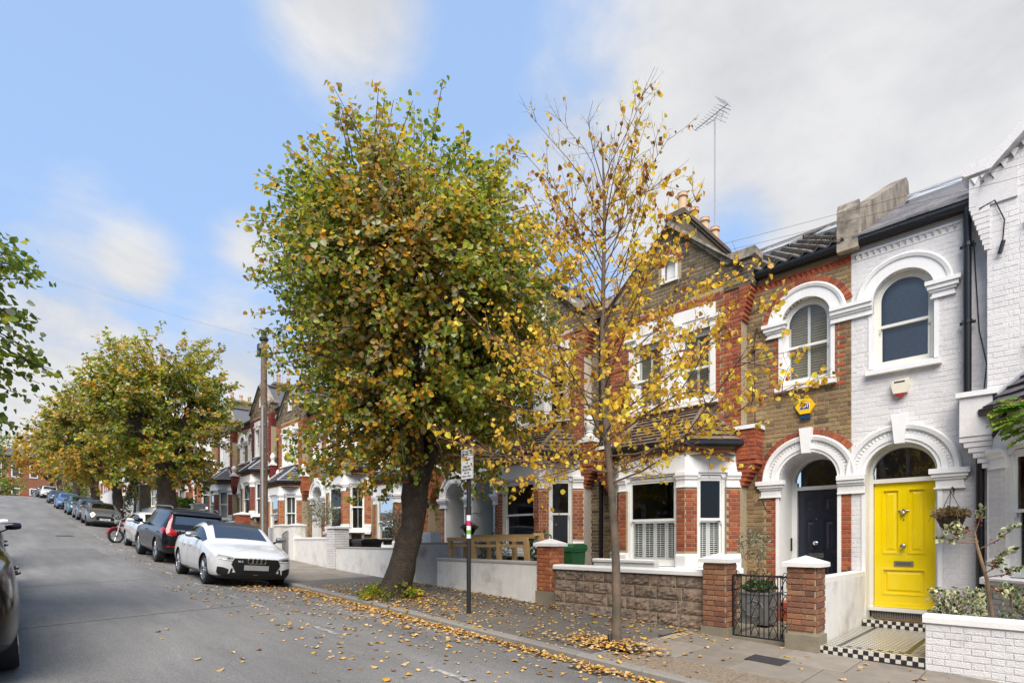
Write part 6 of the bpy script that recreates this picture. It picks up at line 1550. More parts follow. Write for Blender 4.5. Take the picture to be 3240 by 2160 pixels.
# ================================================================== street furniture
M_POSTB = mat('black_post_paint', (.018, .018, .02), .45, .15, 14); M_SIGN = mat('white_sign_face', (.80, .81, .82), .35, .02); M_INK = mat('sign_black', (.012, .012, .012), .5); M_PBLUE = mat('parking_blue', (.012, .075, .26), .4); M_GREY = mat('galvanised_grey', (.36, .37, .38), .5, .1, 10)
px, py = -6.95, 5.92; pz = pave_z(px, py)
t = thing('parking_sign', (px, py, pz), 'parking permit sign on a black post with small stickers, at the kerb', 'sign'); b = MB(); b.tube([(px, py, pz - .05), (px, py, 1.5)], .038, 14); b.build('post', M_POSTB, t, True)
sx0, sx1, sz0, sz1, sy = px - .17, px + .17, 1.02, 1.53, py - .06
xd = Vector((1, -.10, 0)).normalized(); nd = Vector((-.10, -1, 0)).normalized(); SC = Vector((px + .02, sy, 1.275))
SF = lambda a, d, z: tuple(SC + xd * a + nd * d + Vector((0, 0, z)))
b = MB(SF); b.box(-.17, .17, -.012, 0, -.255, .255); pl_ = b.build('sign_plate', M_SIGN, t)
b = MB(SF); b.box(-.165, .165, 0, .0012, -.118, -.112)
for q in ((-.17, -.165, -.255, .255), (.165, .17, -.255, .255), (-.17, .17, -.255, -.25), (-.17, .17, .25, .255)): b.box(q[0], q[1], 0, .0012, q[2], q[3])
sub_part(b, 'border', M_INK, pl_, t)
b = MB(SF); b.box(-.148, -.075, 0, .0015, .13, .235); sub_part(b, 'blue_panel', M_PBLUE, pl_, t)
def st(body, a, z, size, m=M_INK, sx=.82, bold=.001): text_mesh(body, size, m, t, frameM(SF(a, .0025, z), xd, (0, 0, 1)), 'lettering', .0005, sx=sx, bold=bold).parent = pl_
st('P', -.112, .183, .11, M_SIGN); st('Permit', -.003, .206, .046); st('holders', -.003, .166, .046); st('C3', .118, .19, .05, M_SIGN)
b = MB(SF); b.box(.082, .153, 0, .0014, .162, .22); sub_part(b, 'zone_panel', M_INK, pl_, t)
st('or', 0, .118, .044); st('Pay at machine', 0, .070, .044); st('Display ticket', 0, -.042, .044); st('Max stay 2 hours', 0, -.088, .044); st('Mon - Sat', 0, -.150, .044); st('8.30 am - 6.30 pm', 0, -.205, .042)
b = MB(SF); b.box(-.035, .02, 0, .0014, .006, .014); b.poly([(.012, .0014, -.010), (.012, .0014, .030), (.036, .0014, .010)]); sub_part(b, 'arrow', M_INK, pl_, t)
for z0, z1, m in ((.12, .40, M_SIGN), (.215, .29, mat('pink_sticker', (.55, .03, .12), .5)), (.135, .175, M_SIGN)): pass
b = MB(); b.tube([(px, py, .03), (px, py, .42)], .0392, 14); b.build('sticker', M_SIGN, t, True)
b = MB(); b.tube([(px, py, .24), (px, py, .325)], .0396, 14); b.build('sticker', MATS['pink_sticker'], t, True)
b = MB(); b.tube([(px, py, .10), (px, py, .17)], .0396, 14); b.build('sticker', mat('green_sticker', (.12, .42, .03), .5), t, True)
# telegraph pole and its wires
X, Y = -20.9, 7.45 + .3; zt = 7.85
t = thing('telegraph_pole', (X, Y, g(X)), 'tall brown wooden telegraph pole with steps and wires', 'pole'); b = MB(); b.tube([(X, Y, g(X) - .2), (X, Y, 4), (X, Y, zt)], [.15, .125, .10], 12); b.build('pole_shaft', mat('weathered_pole', (.17, .115, .075), .9, .3, 5, .5, 40, streak=.4), t, True)
for k in range(12): z = 2.2 + k * .42; s = 1 if k % 2 else -1; b = MB(); b.tube([(X + s * .1, Y - .05, z), (X + s * .22, Y - .05, z), (X + s * .22, Y - .05, z + .03)], .011, 5); b.build('step_iron', M_GREY, t)
b = MB(); b.box(X - .26, X - .08, Y - .16, Y + .06, 6.9, 7.35); b.build('junction_box', M_IRON, t); b = MB(); b.lathe([(.10, 7.45), (.16, 7.47), (.16, 7.56), (.10, 7.58)], (X, Y, 0), 12); b.build('ring_head', M_IRON, t)
b = MB(); b.tube([(X + .14, Y - .1, g(X)), (X + .13, Y - .1, 5)], .035, 6); b.build('cable_guard', M_GREY, t)
PT = Vector((X, Y, 7.52)); M_WIRE = mat('wire', (.02, .02, .022), .6)
def wire(a, c, sag, label, r=.0024):
    a, c = Vector(a), Vector(c); b = MB(); b.tube([a.lerp(c, k / 16) - Vector((0, 0, sag * 4 * (k / 16) * (1 - k / 16))) for k in range(17)], r, 4); o = b.build('overhead_wire', M_WIRE); tag(o, label, 'wire', 'telephone wires from the pole'); return o
wire(PT, (2.6, 9.35, 4.42), .40, 'upper of two wires crossing the slate roof at the right'); wire(PT, (2.6, 9.3, 4.24), .42, 'lower of two wires crossing the slate roof at the right'); wire(PT, (-.75, 9.85, 4.62), .40, 'wire ending at the top of the white house downpipe')
wire(PT, (-14.2, -7, 6.15), .25, 'upper wire in the blue sky at the left edge', .0011); wire(PT, (-13.9, -7, 5.95), .27, 'lower wire in the blue sky at the left edge', .0011)
# for sale board
X, Y = -39.0, 8.25; t = thing('for_sale_board', (X, Y, g(X)), 'dark blue for sale board on a white post by a brown pillar', 'sign'); z = 2.86
b = MB(); b.box(X - .05, X + .05, Y - .05, Y + .05, g(X), 3.2); b.build('post', M_WHITE, t)
b = MB(); b.box(X - .75, X + .75, Y - .085, Y - .055, z - .40, z + .40); bd = b.build('board', M_BLUE, t)
text_mesh('FOR SALE', .36, M_SIGN, t, frameM((X, Y - .09, z + .15), (1, 0, 0), (0, 0, 1)), bold=.008, sx=.82).parent = bd; text_mesh('020 7871', .32, M_SIGN, t, frameM((X, Y - .09, z - .2), (1, 0, 0), (0, 0, 1)), bold=.006, sx=.85).parent = bd
b = MB(); b.lathe([(.0, -.01), (.35, -.01), (.35, .0), (0, .0)], (X - .1, Y - .06, z + .40), 16, 'y'); b.build('board_disc', mat('board_green', (.05, .07, .03), .5), t)
# aerials
def aerial(x, y, z0, z1, label, boom=1.35, ang=.35, dish=False):
    t = thing('tv_aerial', (x, y, z0), label, 'aerial', 'roof aerials'); b = MB(); b.tube([(x, y, z0), (x, y, z1)], .022, 6); b.build('mast', M_GREY, t)
    d = Vector((-math.cos(ang), math.sin(ang), .10)).normalized(); s = d.cross(Vector((0, 0, 1))).normalized(); c = Vector((x, y, z1 + .12)); b = MB(); b.tube([c + d * boom * .62, c - d * boom * .38], .013, 5); b.tube([c + d * .35, c + d * .33 + Vector((0, 0, -.12)), Vector((x, y, z1 - .02)), c - d * .08 + Vector((0, 0, -.1)), c - d * .1], .010, 5); b.build('boom', M_GREY, t)
    for k in range(11): q = c + d * (boom * .60 - k * boom * .085); h = .06 + .008 * k; b = MB(); b.tube([q - s * h * 2, q + s * h * 2], .006, 4); b.build('element', M_GREY, t)
    for sg in (-1, 1):
        q = c - d * boom * .3
        for k in range(4): o = q + Vector((0, 0, sg * (.05 + .09 * k))) - d * (-.06 * k); b = MB(); b.tube([o - s * .22, o + s * .22], .006, 4); b.build('reflector_rod', M_GREY, t)
        b = MB(); b.tube([q, q + Vector((0, 0, sg * .36)) + d * .2], .008, 4); b.build('reflector_arm', M_GREY, t)
    if dish: b = MB(); b.lathe([(.0, 0), (.18, .02), (.3, .08), (.31, .08), (.18, .0), (0, -.02)], (x + .1, y - .2, z0 + .9), 14, 'y'); b.build('dish', M_GREY, t)
aerial(-7.22, 15.9, 8.8, 12.75, 'tall television aerial on the chimney against the cloud'); aerial(-37.6, 15.2, 10.4, 14.2, 'aerial on the four pot chimney left of the telegraph pole', 1.2, .5); aerial(-36.6, 14.2, 10.2, 13.6, 'second aerial with a small dish beside the telegraph pole', 1.2, .5, True)
# far end of the street
b = MB(); t = thing('brick_block', (-170, 14, 6.4), 'brown brick block closing the far end of the street', 'building')
b = MB(); b.box(-176, -168, -8, 34, 5, 19.3); b.build('wall', mat('far_block_brick', (.27, .11, .055), .9, .15, 2), t); b = MB(); b.prism([(-176.5, 19.3), (-167.5, 19.3), (-170, 21.3), (-175, 21.3)], -8.5, 34.5, lambda p, q: (p[0], q, p[1])); b.build('roof', M_SLATED, t)
for k in range(13):
    for z in (9, 14.4):
        y = -6 + k * 3.1; b = MB(); b.box(-168, -167.9, y, y + 1.5, z, z + 3.0); w_ = b.build('window', M_WOODW, t); b = MB(); b.box(-167.92, -167.88, y + .2, y + 1.3, z + .25, z + 1.35); b.box(-167.92, -167.88, y + .2, y + 1.3, z + 1.6, z + 2.75); sub_part(b, 'pane', mat('far_pane', (.10, .13, .17), .2), w_, t)
b = MB(); b.box(-160.4, -160, -2, 24, 5.8, 10.0); tag(b.build('boundary_wall', mat('red_hoarding', (.32, .03, .025), .7, .1, 2)), 'long bright red wall across the end of the street', 'wall')
t = thing('guard_rail', (-122, 3, 6.4), 'white tubular railing across the top of the road', 'railing')
b = MB(); b.tube([(-122, -1.5, 7.3), (-122, 6.2, 7.3)], .05, 6); b.tube([(-122, -1.5, 6.9), (-122, 6.2, 6.9)], .04, 6); b.build('rail', M_WHITE, t)
for k in range(5): b = MB(); b.tube([(-122, -1.5 + k * 1.92, 6.2), (-122, -1.5 + k * 1.92, 7.3)], .05, 6); b.build('post', M_WHITE, t)
t = thing('gabled_hall', (-130, 17, 6.4), 'steep stone gable with a finial rising behind the far trees', 'building')
b = MB(); b.prism([(12.5, 6), (12.5, 14.2), (16, 20.6), (19.5, 14.2), (19.5, 6)], -132, -148, lambda p, q: (q, p[0], p[1])); b.build('wall', mat('far_gable_stone', (.22, .17, .11), .9, .2, 2), t)
b = MB()
for a, c in (((12.2, 13.7), (16, 20.8)), ((16, 20.8), (19.8, 13.7))): b.prism([a, c, (c[0], c[1] + .4), (a[0], a[1] + .4)], -131.7, -148.3, lambda p, q: (q, p[0], p[1]))
b.build('roof', M_SLATED, t); b = MB(); b.tube([(-132, 16, 20.8), (-132, 16, 21.9)], .09, 5); b.tube([(-132, 15.6, 21.5), (-132, 16.4, 21.5)], .08, 5); b.build('finial', M_STONE, t)
# fixtures on the two near houses
def part(mb, name, m, root, smooth=False): return mb.build(name, m, root, smooth)
WF = Frame((-2.33, 10.2), (1, 0), (0, -1), 0); NF = Frame((-2.33, 10.2), (1, 0), (0, -1), 0)
b = MB(); px_, py_ = -.86, 10.08
b.tube([(px_, py_ - .02, 4.76), (px_, py_, 4.55), (px_, py_, 1.66)], .048, 10); part(b, 'downpipe', M_PLAST, white_house, True)
b = MB(); b.tube([(px_, py_, 1.70), (px_ + .0, py_ - .01, 1.55), (px_ + .10, py_ - .03, 1.42), (px_ + .14, py_ - .03, 1.30), (px_ + .14, py_ - .03, -1.1)], .05, 10); part(b, 'downpipe', M_PLAST, white_house, True)
b = MB(); b.tube([(-.47, 9.75, 1.74), (-.47, 9.78, 1.60), (-.55, 9.9, 1.45), (-.62, 9.98, 1.36), (-.66, 10.0, 1.24), (-.72, 10.03, 1.05), (-.72, 10.05, .95)], .046, 10); part(b, 'bay_downpipe', M_PLAST, white_house, True)
for z in (4.2, 3.1, 1.95): b = MB(); b.tube([(px_, py_, z), (px_, py_, z + .05)], .058, 10); b.box(px_ - .09, px_ + .09, py_ + .03, py_ + .05, z, z + .04); part(b, 'pipe_collar', M_PLAST, white_house)
# alarm boxes
c, z = -3.01, 2.30; b = MB(WF); hexp = [(.155 * math.cos(PI / 3 * k), .135 * math.sin(PI / 3 * k) * 1.1) for k in range(6)]
b.prism(hexp, .0, .075, lambda p, q: (c + 2.33 + p[0], q, z + p[1])); ab = part(b, 'alarm_box', M_YELLOW, navy_house)
b = MB(WF); b.box(c + 2.33 - .085, c + 2.33 + .075, .075, .079, z - .055, z + .06); sub_part(b, 'badge', M_SIGN, ab, navy_house); b = MB(WF); b.box(c + 2.33 - .078, c + 2.33 + .068, .079, .081, z - .048, z + .053); sub_part(b, 'badge_panel', M_BLUE, ab, navy_house)
text_mesh('ADT', .085, M_SIGN, navy_house, frameM(WF(c + 2.33 - .005, .0815, z + .002), (1, 0, 0), (0, 0, 1)), bold=.0035, sx=.80).parent = ab
b = MB(WF); b.box(c + 2.33 - .075, c + 2.33 + .075, .005, .07, z - .215, z - .15); sub_part(b, 'strobe', mat('blue_lens', (.01, .05, .12), .15), ab, navy_house)
c, z = -1.66, 2.36; b = MB(WF); shp = [(-.105, .10), (.105, .13), (.115, .02), (.09, -.09), (.0, -.16), (-.09, -.09), (-.115, .02)]
b.prism(shp, 0, .085, lambda p, q: (c + 2.33 + p[0], q, z + p[1])); ab = part(b, 'alarm_box', M_CREAMP, white_house)
b = MB(WF); b.prism([(-.085, -.095), (.085, -.095), (0, -.168)], .005, .09, lambda p, q: (c + 2.33 + p[0], q, z + p[1])); sub_part(b, 'strobe', M_REDL, ab, white_house); b = MB(WF); b.box(c + 2.33 - .075, c + 2.33 + .06, .086, .089, z + .07, z + .09); sub_part(b, 'sounder_slot', M_IRON, ab, white_house)
# bell push, lantern bracket, cable runs
b = MB(); b.box(-3.47, -3.42, 10.78, 10.80, -.20, .04); part(b, 'doorbell', M_IRON, navy_house)
b = MB(); b.tube([(-3.80, 10.18, .75), (-3.66, 9.98, .70), (-3.60, 9.99, .52), (-3.60, 10.18, .52)], .010, 5); part(b, 'bracket', M_IRON, navy_house)
b = MB(); b.tube([(-3.88, 10.18, 3.6), (-3.83, 10.17, 3.9), (-3.78, 10.18, 3.7)], .008, 4); b.tube([(-3.87, 10.18, 3.55), (-3.86, 10.18, 1.7)], .006, 4); b.box(-3.92, -3.86, 10.14, 10.19, 3.45, 3.56); part(b, 'cable_run', M_IRON, navy_house)
b = MB(); b.tube([(-.80, 10.17, 4.3), (-.74, 10.18, 3.0), (-.66, 10.18, 2.5), (-.70, 10.18, 2.0), (-.82, 10.18, 1.9)], .006, 4); b.tube([(-.72, 9.9, 4.6), (-.56, 9.92, 4.66), (-.46, 9.92, 4.35), (-.48, 9.92, 4.05)], .008, 4); part(b, 'cable_run', M_WIRE, white_house); b = MB(); b.tube([(-.47, 9.90, 4.06), (-.51, 9.90, 3.90)], .026, 7); part(b, 'cable_joint', M_IRON, white_house)
# ================================================================== parked vehicles
M_TYRE = mat('tyre_rubber', (.014, .014, .015), .8, .15, 30); M_ALLOY = mat('alloy_wheel', (.50, .51, .52), .28, .05, 20, metal=.9); M_DALLOY = mat('dark_alloy', (.05, .05, .055), .35, .05, 20, metal=.6)
M_CGLASS = glass_mat('car_glass', 2.7, (.26, .29, .28)); M_WSCREEN = glass_mat('windscreen_glass', 3.0, (.30, .33, .32)); M_CABIN = mat('car_cabin', (.02, .02, .022), .8); M_ARCH = mat('wheel_arch_liner', (.008, .008, .009), .9); M_TRIM = mat('black_trim', (.012, .012, .013), .35); M_GRILL = mat('grille_mesh', (.008, .008, .009), .5, .3, 60)
M_LAMP = mat('headlamp_lens', (.24, .25, .26), .08, .3, 40, spec=.9, coat=.6); M_LAMPD = mat('headlamp_dark', (.03, .03, .035), .1, .1, coat=.6); M_TAIL = mat('tail_lamp_red', (.30, .006, .005), .12, .1, 40, coat=.6); M_PLATE = mat('white_plate', (.72, .72, .70), .4, .02); M_YPLATE = mat('yellow_plate', (.75, .50, .01), .4, .02); M_PGREY = mat('blank_grey_plate', (.33, .33, .34), .5, .1, 3); M_DRL = mat('lamp_strip', (.8, .82, .85), .2)
def paint(n, c, rough=.22, metal=0.0): return mat(n, c, rough, .02, 3, metal=metal, coat=.6, spec=.5)
def catmull(keys, n):
    K = np.array(keys, float); m = len(K); out = []
    for i in range(m - 1):
        p0, p1, p2, p3 = K[max(i - 1, 0)], K[i], K[i + 1], K[min(i + 2, m - 1)]
        for k in range(n):
            t = k / n; out.append(p1 + (p2 - p1) * t)
    out.append(K[-1]); return np.array(out)
# station: s (from the front), zb, half width, z shoulder, half width shoulder, z edge, half width edge, z centre
def car_mesh(st, cab):
    """st: list of stations, cab: indices (windscreen base, roof front, b1, b2, roof rear, rear screen base, tail side end)"""
    bm = bmesh.new(); rows = []
    for (s, zb, w, zs, ws, ze, we, zc) in st:
        r4 = (ws, zs); r7 = (we, ze); lp = lambda a, b, t: (a[0] + (b[0] - a[0]) * t, a[1] + (b[1] - a[1]) * t)
        P = [(0, zb), (.80 * w, zb), (.955 * w, zb + .07), (w, zb + (zs - zb) * .42), (w * .995, zb + (zs - zb) * .74), r4, lp(r4, r7, .07), lp(r4, r7, .88), r7, (max(.02, we - .085), ze + (zc - ze) * .45), (max(.01, we * .45), ze + (zc - ze) * .92), (0, zc)]
        rows.append([[bm.verts.new((-s, sg * y, z)) if not (y == 0 and sg < 0) else None for (y, z) in P] for sg in (1, -1)])
        rows[-1][1][0] = rows[-1][0][0]; rows[-1][1][-1] = rows[-1][0][-1]
    nP = 12; ws_, rf, b1, b2, rr, rs, te = cab
    for i in range(len(rows) - 1):
        for sg in (0, 1):
            A, B = rows[i][sg], rows[i + 1][sg]
            for k in range(nP - 1):
                q = [A[k], B[k], B[k + 1], A[k + 1]]
                if sg: q = q[::-1]
                try: f = bm.faces.new(q)
                except ValueError: continue
                m = 0
                if k == 6 and ws_ <= i < te: m = 2 if i == b1 and b2 > b1 else 1
                if k in (9, 10) and (ws_ <= i < rf or rr <= i < rs): m = 1
                if k in (7,) and (ws_ <= i < te): m = 0
                if k <= 1: m = 2
                if k >= 8 and rf <= i < rr: m = 4
                f.material_index = m; f.smooth = True
    for i, rev in ((0, False), (-1, True)):
        L = rows[i][0] + rows[i][1][-2:0:-1]
        f = bm.faces.new(L if rev else L[::-1]); f.smooth = True
    bmesh.ops.recalc_face_normals(bm, faces=bm.faces)
    me = bpy.data.meshes.new('car_cage'); bm.to_mesh(me); bm.free(); return me
def evaluated(o):
    dg = bpy.context.evaluated_depsgraph_get(); dg.update(); return bpy.data.meshes.new_from_object(o.evaluated_get(dg), depsgraph=dg)
def car(name, label, cat, st, cab, wheels, pm, group='cars parked along the kerb', roof=None, spokes=5, dark=False, hubm=None, arch=.022, subdiv=2, front=None, rear=None, mirror=None, pillar_m=None, L=4.4):
    """wheels: (front axle s, rear axle s, radius, track half)"""
    root = thing(name, (0, 0, 0), label, cat, group)
    cage = car_mesh(st, cab); o = bpy.data.objects.new('cage', cage); COL.objects.link(o)
    for m in (pm, M_CGLASS, M_TRIM, M_ARCH, roof or pm): cage.materials.append(m)
    md = o.modifiers.new('s', 'SUBSURF'); md.levels = md.render_levels = subdiv
    fa, ra, r, tk = wheels; cut = MB()
    for s in (fa, ra):
        for sg in (1, -1):
            y0, y1 = sorted((sg * (tk - .22), sg * 1.3)); cut.lathe([(0.001, y0), (r + arch, y0), (r + arch, y1), (.001, y1)], (-s, 0, r), 28, 'y')
    cme = cut.mesh('cutter', M_ARCH); cme.materials.clear()
    for m in (pm, M_CGLASS, M_TRIM, M_ARCH): cme.materials.append(m)
    cme.polygons.foreach_set('material_index', [3] * len(cme.polygons))
    cb = bmesh.new(); cb.from_mesh(cme); bmesh.ops.recalc_face_normals(cb, faces=cb.faces); cb.to_mesh(cme); cb.free()
    co = bpy.data.objects.new('cutter', cme); COL.objects.link(co)
    bd = o.modifiers.new('b', 'BOOLEAN'); bd.operation = 'DIFFERENCE'; bd.object = co; bd.solver = 'EXACT'
    me = evaluated(o); bpy.data.objects.remove(o); bpy.data.objects.remove(co)
    V = np.zeros(len(me.vertices) * 3); me.vertices.foreach_get('co', V); V = V.reshape(-1, 3)
    groups = {}
    for p in me.polygons:
        c = p.center; mi = p.material_index
        if mi == 4 and not roof: mi = 0
        if mi == 1: key = ('windscreen' if c.x > -st[cab[1]][0] - .02 and abs(p.normal.x) > .3 and abs(p.normal.y) < .6 else 'rear_window' if abs(p.normal.x) > .35 and abs(p.normal.y) < .6 else 'side_window' + ('L' if c.y > 0 else 'R'))
        else: key = {0: 'body', 2: 'trim', 3: 'wheel_arch', 4: 'roof'}[mi]
        if key == 'wheel_arch': key += '_' + ('L' if c.y > 0 else 'R') + ('F' if c.x > -(fa + ra) / 2 else 'B')
        groups.setdefault(key, []).append(p)
    for key, ps in groups.items():
        used = {}; vv = []; ff = []
        for p in ps:
            f = []
            for vi in p.vertices:
                if vi not in used: used[vi] = len(vv); vv.append(tuple(V[vi]))
                f.append(used[vi])
            ff.append(f)
        m2 = bpy.data.meshes.new(key); m2.from_pydata(vv, [], ff); nm = 'wheel_arch' if key.startswith('wheel_arch') else key.rstrip('LR'); m2.name = nm
        m2.materials.append({'body': pm, 'trim': M_TRIM, 'wheel_arch': M_ARCH, 'roof': roof or pm}.get(nm, M_WSCREEN if nm in ('windscreen', 'rear_window') else M_CGLASS)); m2.polygons.foreach_set('use_smooth', [nm != 'wheel_arch'] * len(ff)); m2.update()
        ob = bpy.data.objects.new(nm, m2); COL.objects.link(ob); ob.parent = root
        if nm == 'body': smooth_angle(ob, 55)
    bvh = BVHTree.FromPolygons([tuple(v) for v in V], [tuple(p.vertices) for p in me.polygons])
    # cabin: seats and dashboard seen through the glass
    b = MB(); ws_, rf, b1, b2, rr, rs, te = cab; zb_ = st[ws_][3] - .12; wv = st[rf][4] - .10
    x0, x1 = -st[ws_][0] - .25, -st[rs][0] + .3; b.box(x1, x0, -wv, wv, zb_ - .35, zb_ - .05); b.box(x0 - .15, x0 + .1, -wv, wv, zb_ - .05, zb_ + .04)
    sx = -(st[rf][0] + .55)
    for s2 in (sx, sx - .85):
        for sg in (-1, 1): b.box(s2 - .12, s2, sg * .36 - .22, sg * .36 + .22, zb_ - .1, zb_ + .30); b.box(s2 - .10, s2 - .02, sg * .36 - .12, sg * .36 + .12, zb_ + .32, zb_ + .46)
    b.tube([(x0 - .35, .36 + .18 * math.cos(a), zb_ + .05 + .16 * math.sin(a)) for a in np.linspace(0, 2 * PI, 13)], .015, 5); b.build('cabin', M_CABIN, root)
    # wheels
    wr = MB()
    for i, s in enumerate((fa, ra)):
        for sg in (1, -1):
            y1 = tk + .01; ww = .215; W = bpy.data.objects.new('wheel', None); COL.objects.link(W); W.parent = root; W.location = (-s, sg * y1, r); W.empty_display_size = .1
            def pb(mb, nm, m, sm=True):
                me2 = mb.mesh(nm, m, (0, 0, 0), sm); ob = bpy.data.objects.new(nm, me2); COL.objects.link(ob); ob.parent = W; smooth_angle(ob, 35); return ob
            t = MB(); ri = r * .70; f = lambda y: -sg * y
            t.lathe([(ri, f(.0)), (r * .95, f(.0)), (r * .985, f(.02)), (r, f(.05)), (r, f(ww - .05)), (r * .97, f(ww)), (ri, f(ww))], (0, 0, 0), 32, 'y', closed=True); pb(t, 'tyre', M_TYRE)
            t = MB(); t.lathe([(ri * 1.02, f(.004)), (ri * .97, f(.0)), (ri * .93, f(.015)), (ri * .92, f(.12)), (.02, f(.13)), (.02, f(.14)), (ri * 1.0, f(.14))], (0, 0, 0), 32, 'y', closed=True); pb(t, 'rim', M_DALLOY if dark != 'bright' else M_ALLOY)
            t = MB()
            t.lathe([(.005, f(.010)), (.055, f(.014)), (.06, f(.05)), (.005, f(.05))], (0, 0, 0), 14, 'y')
            t.lathe([(ri * .965, f(.006)), (ri * .90, f(.012)), (ri * .90, f(.04)), (ri * .965, f(.04))], (0, 0, 0), 32, 'y', closed=True)
            for k in range(spokes):
                for da in (-.13, .13):
                    a = 2 * PI * k / spokes; c0 = Vector((.045 * math.cos(a), f(.02), .045 * math.sin(a))); a2 = a + da * (1.25 if spokes < 8 else .5); c1 = Vector((ri * .94 * math.cos(a2), f(.012), ri * .94 * math.sin(a2)))
                    t.tube([c0, c0.lerp(c1, .5) + Vector((0, f(-.004), 0)), c1], [.026, .021, .020] if spokes < 8 else [.016, .013, .014], 4)
            pb(t, 'spokes', hubm or (M_DALLOY if dark is True else M_ALLOY))
    # shut lines, handles, mirrors, arches
    zs = st[rf][3]
    def decal(poly, m, nm, axis, off=.006, sgn=1, res=.06, parent=root):
        """poly in (y, z) for front / rear or (x, z) for the sides, laid on the body skin"""
        pts = []
        n = len(poly)
        for i in range(n):
            a, c = Vector(poly[i]), Vector(poly[(i + 1) % n]); k = max(1, int((c - a).length / res))
            pts += [a.lerp(c, j / k) for j in range(k)]
        nb = len(pts); edges = [(i, (i + 1) % nb) for i in range(nb)]
        xs = [p.x for p in pts]; zz = [p.y for p in pts]; ex = list(pts)
        for x in np.arange(min(xs) + res * .5, max(xs), res):
            for z in np.arange(min(zz) + res * .5, max(zz), res): ex.append(Vector((x, z)))
        vs2, _, fs, *_r = delaunay_2d_cdt(ex, edges, [], 1, 1e-5)
        out = []
        for v in vs2:
            if axis == 'x': o0, d = Vector((sgn * 3 - L / 2, v.x, v.y)), Vector((-sgn, 0, 0))
            else: o0, d = Vector((v.x, sgn * 3, v.y)), Vector((0, -sgn, 0))
            hit, nrm, *_h = bvh.ray_cast(o0, d)
            if hit is None:
                hit, nrm, *_h = bvh.find_nearest(Vector((0 if sgn > 0 else -L, v.x, v.y)) if axis == 'x' else Vector((v.x, sgn * .9, v.y)))
            out.append(hit - d * off)
        mb = MB(); 
        for p in out: mb.pt(*p)
        for f in fs: mb.face(f)
        ob = mb.build(nm, m, root, True)
        if ob and parent is not root: ob.parent = parent
        return ob
    zb0 = st[rf][1]
    for sg in (1, -1):
        xa, xb, xc = -(st[ws_][0] + .02), -st[b1][0] - .03, -(st[rr][0] - .05)
        for x in (xa, xb) + ((xc,) if b2 > b1 else ()):
            decal([(x - .006, zb0 + .12), (x + .006, zb0 + .12), (x + .006, zs - .02), (x - .006, zs - .02)], M_TRIM, 'shut_line', 'y', .003, sg, .08)
        decal([(xc if b2 > b1 else xb, zb0 + .11), (xa, zb0 + .11), (xa, zb0 + .125), (xc if b2 > b1 else xb, zb0 + .125)], M_TRIM, 'shut_line', 'y', .003, sg, .1)
        for x in (xb + .24,) + ((xc + .22,) if b2 > b1 else ()):
            h, nn, *_q = bvh.ray_cast(Vector((x, sg * 3, zs - .13)), Vector((0, -sg, 0)))
            if h: b = MB(); b.tube([(x - .09, h.y + sg * .005, zs - .13), (x - .06, h.y + sg * .03, zs - .128), (x + .06, h.y + sg * .03, zs - .124), (x + .09, h.y + sg * .005, zs - .122)], .014, 6); b.build('door_handle', pm, root, True)
        mx, my, mz = -(st[ws_][0] + .42), sg * (st[rf][4] + .02), zs + .10; b = MB()
        b.lathe([(.01, -.115), (.07, -.10), (.088, -.03), (.085, .05), (.06, .10), (.01, .115)], (0, 0, 0), 12, 'y')
        b.v = [(mx + x * (.75 if x < 0 else 1.2), my + sg * .13 + y * 1.05, mz + .03 + z * .80) for x, y, z in b.v]; b.build('wing_mirror', mirror or pm, root, True)
        b = MB(); b.tube([(mx + .02, my - sg * .06, mz - .06), (mx, my + sg * .06, mz - .01)], [.03, .022], 6); b.build('mirror_arm', M_TRIM, root)
    root['L'] = L
    return root, decal, bvh
def settle(root, x_front, y_out, heading, side=1, yaw=0.0, width=1.8, roll=True):
    """heading +1: front towards +X. y_out: the side away from the kerb, on the straightened street"""
    L = root['L']; xm = x_front - heading * L / 2; yc = y_out + width / 2 + DR(xm)
    zf = road_z(xm + 1.3, yc + .0 + (DR(xm + 1.3) - DR(xm))); zr = road_z(xm - 1.3, yc + DR(xm - 1.3) - DR(xm)); zl = road_z(xm, yc - .75); zk = road_z(xm, yc + .75)
    ex = Vector((2.6, DR(xm + 1.3) - DR(xm - 1.3), zf - zr)).normalized(); ey = Vector((0, 1.5, zk - zl)).normalized(); ez = ex.cross(ey).normalized(); ey = ez.cross(ex)
    if heading < 0: ex, ey = -ex, -ey
    M4 = Matrix.Identity(4)
    for i in range(3): M4[i][0], M4[i][1], M4[i][2] = ex[i], ey[i], ez[i]
    c = Vector((xm, yc, (zl + zk) / 2)); M4.translation = c
    M4 = M4 @ Matrix.Rotation(yaw, 4, 'Z') @ Matrix.Translation((L / 2, 0, 0)); root.matrix_world = M4
    del root['L']
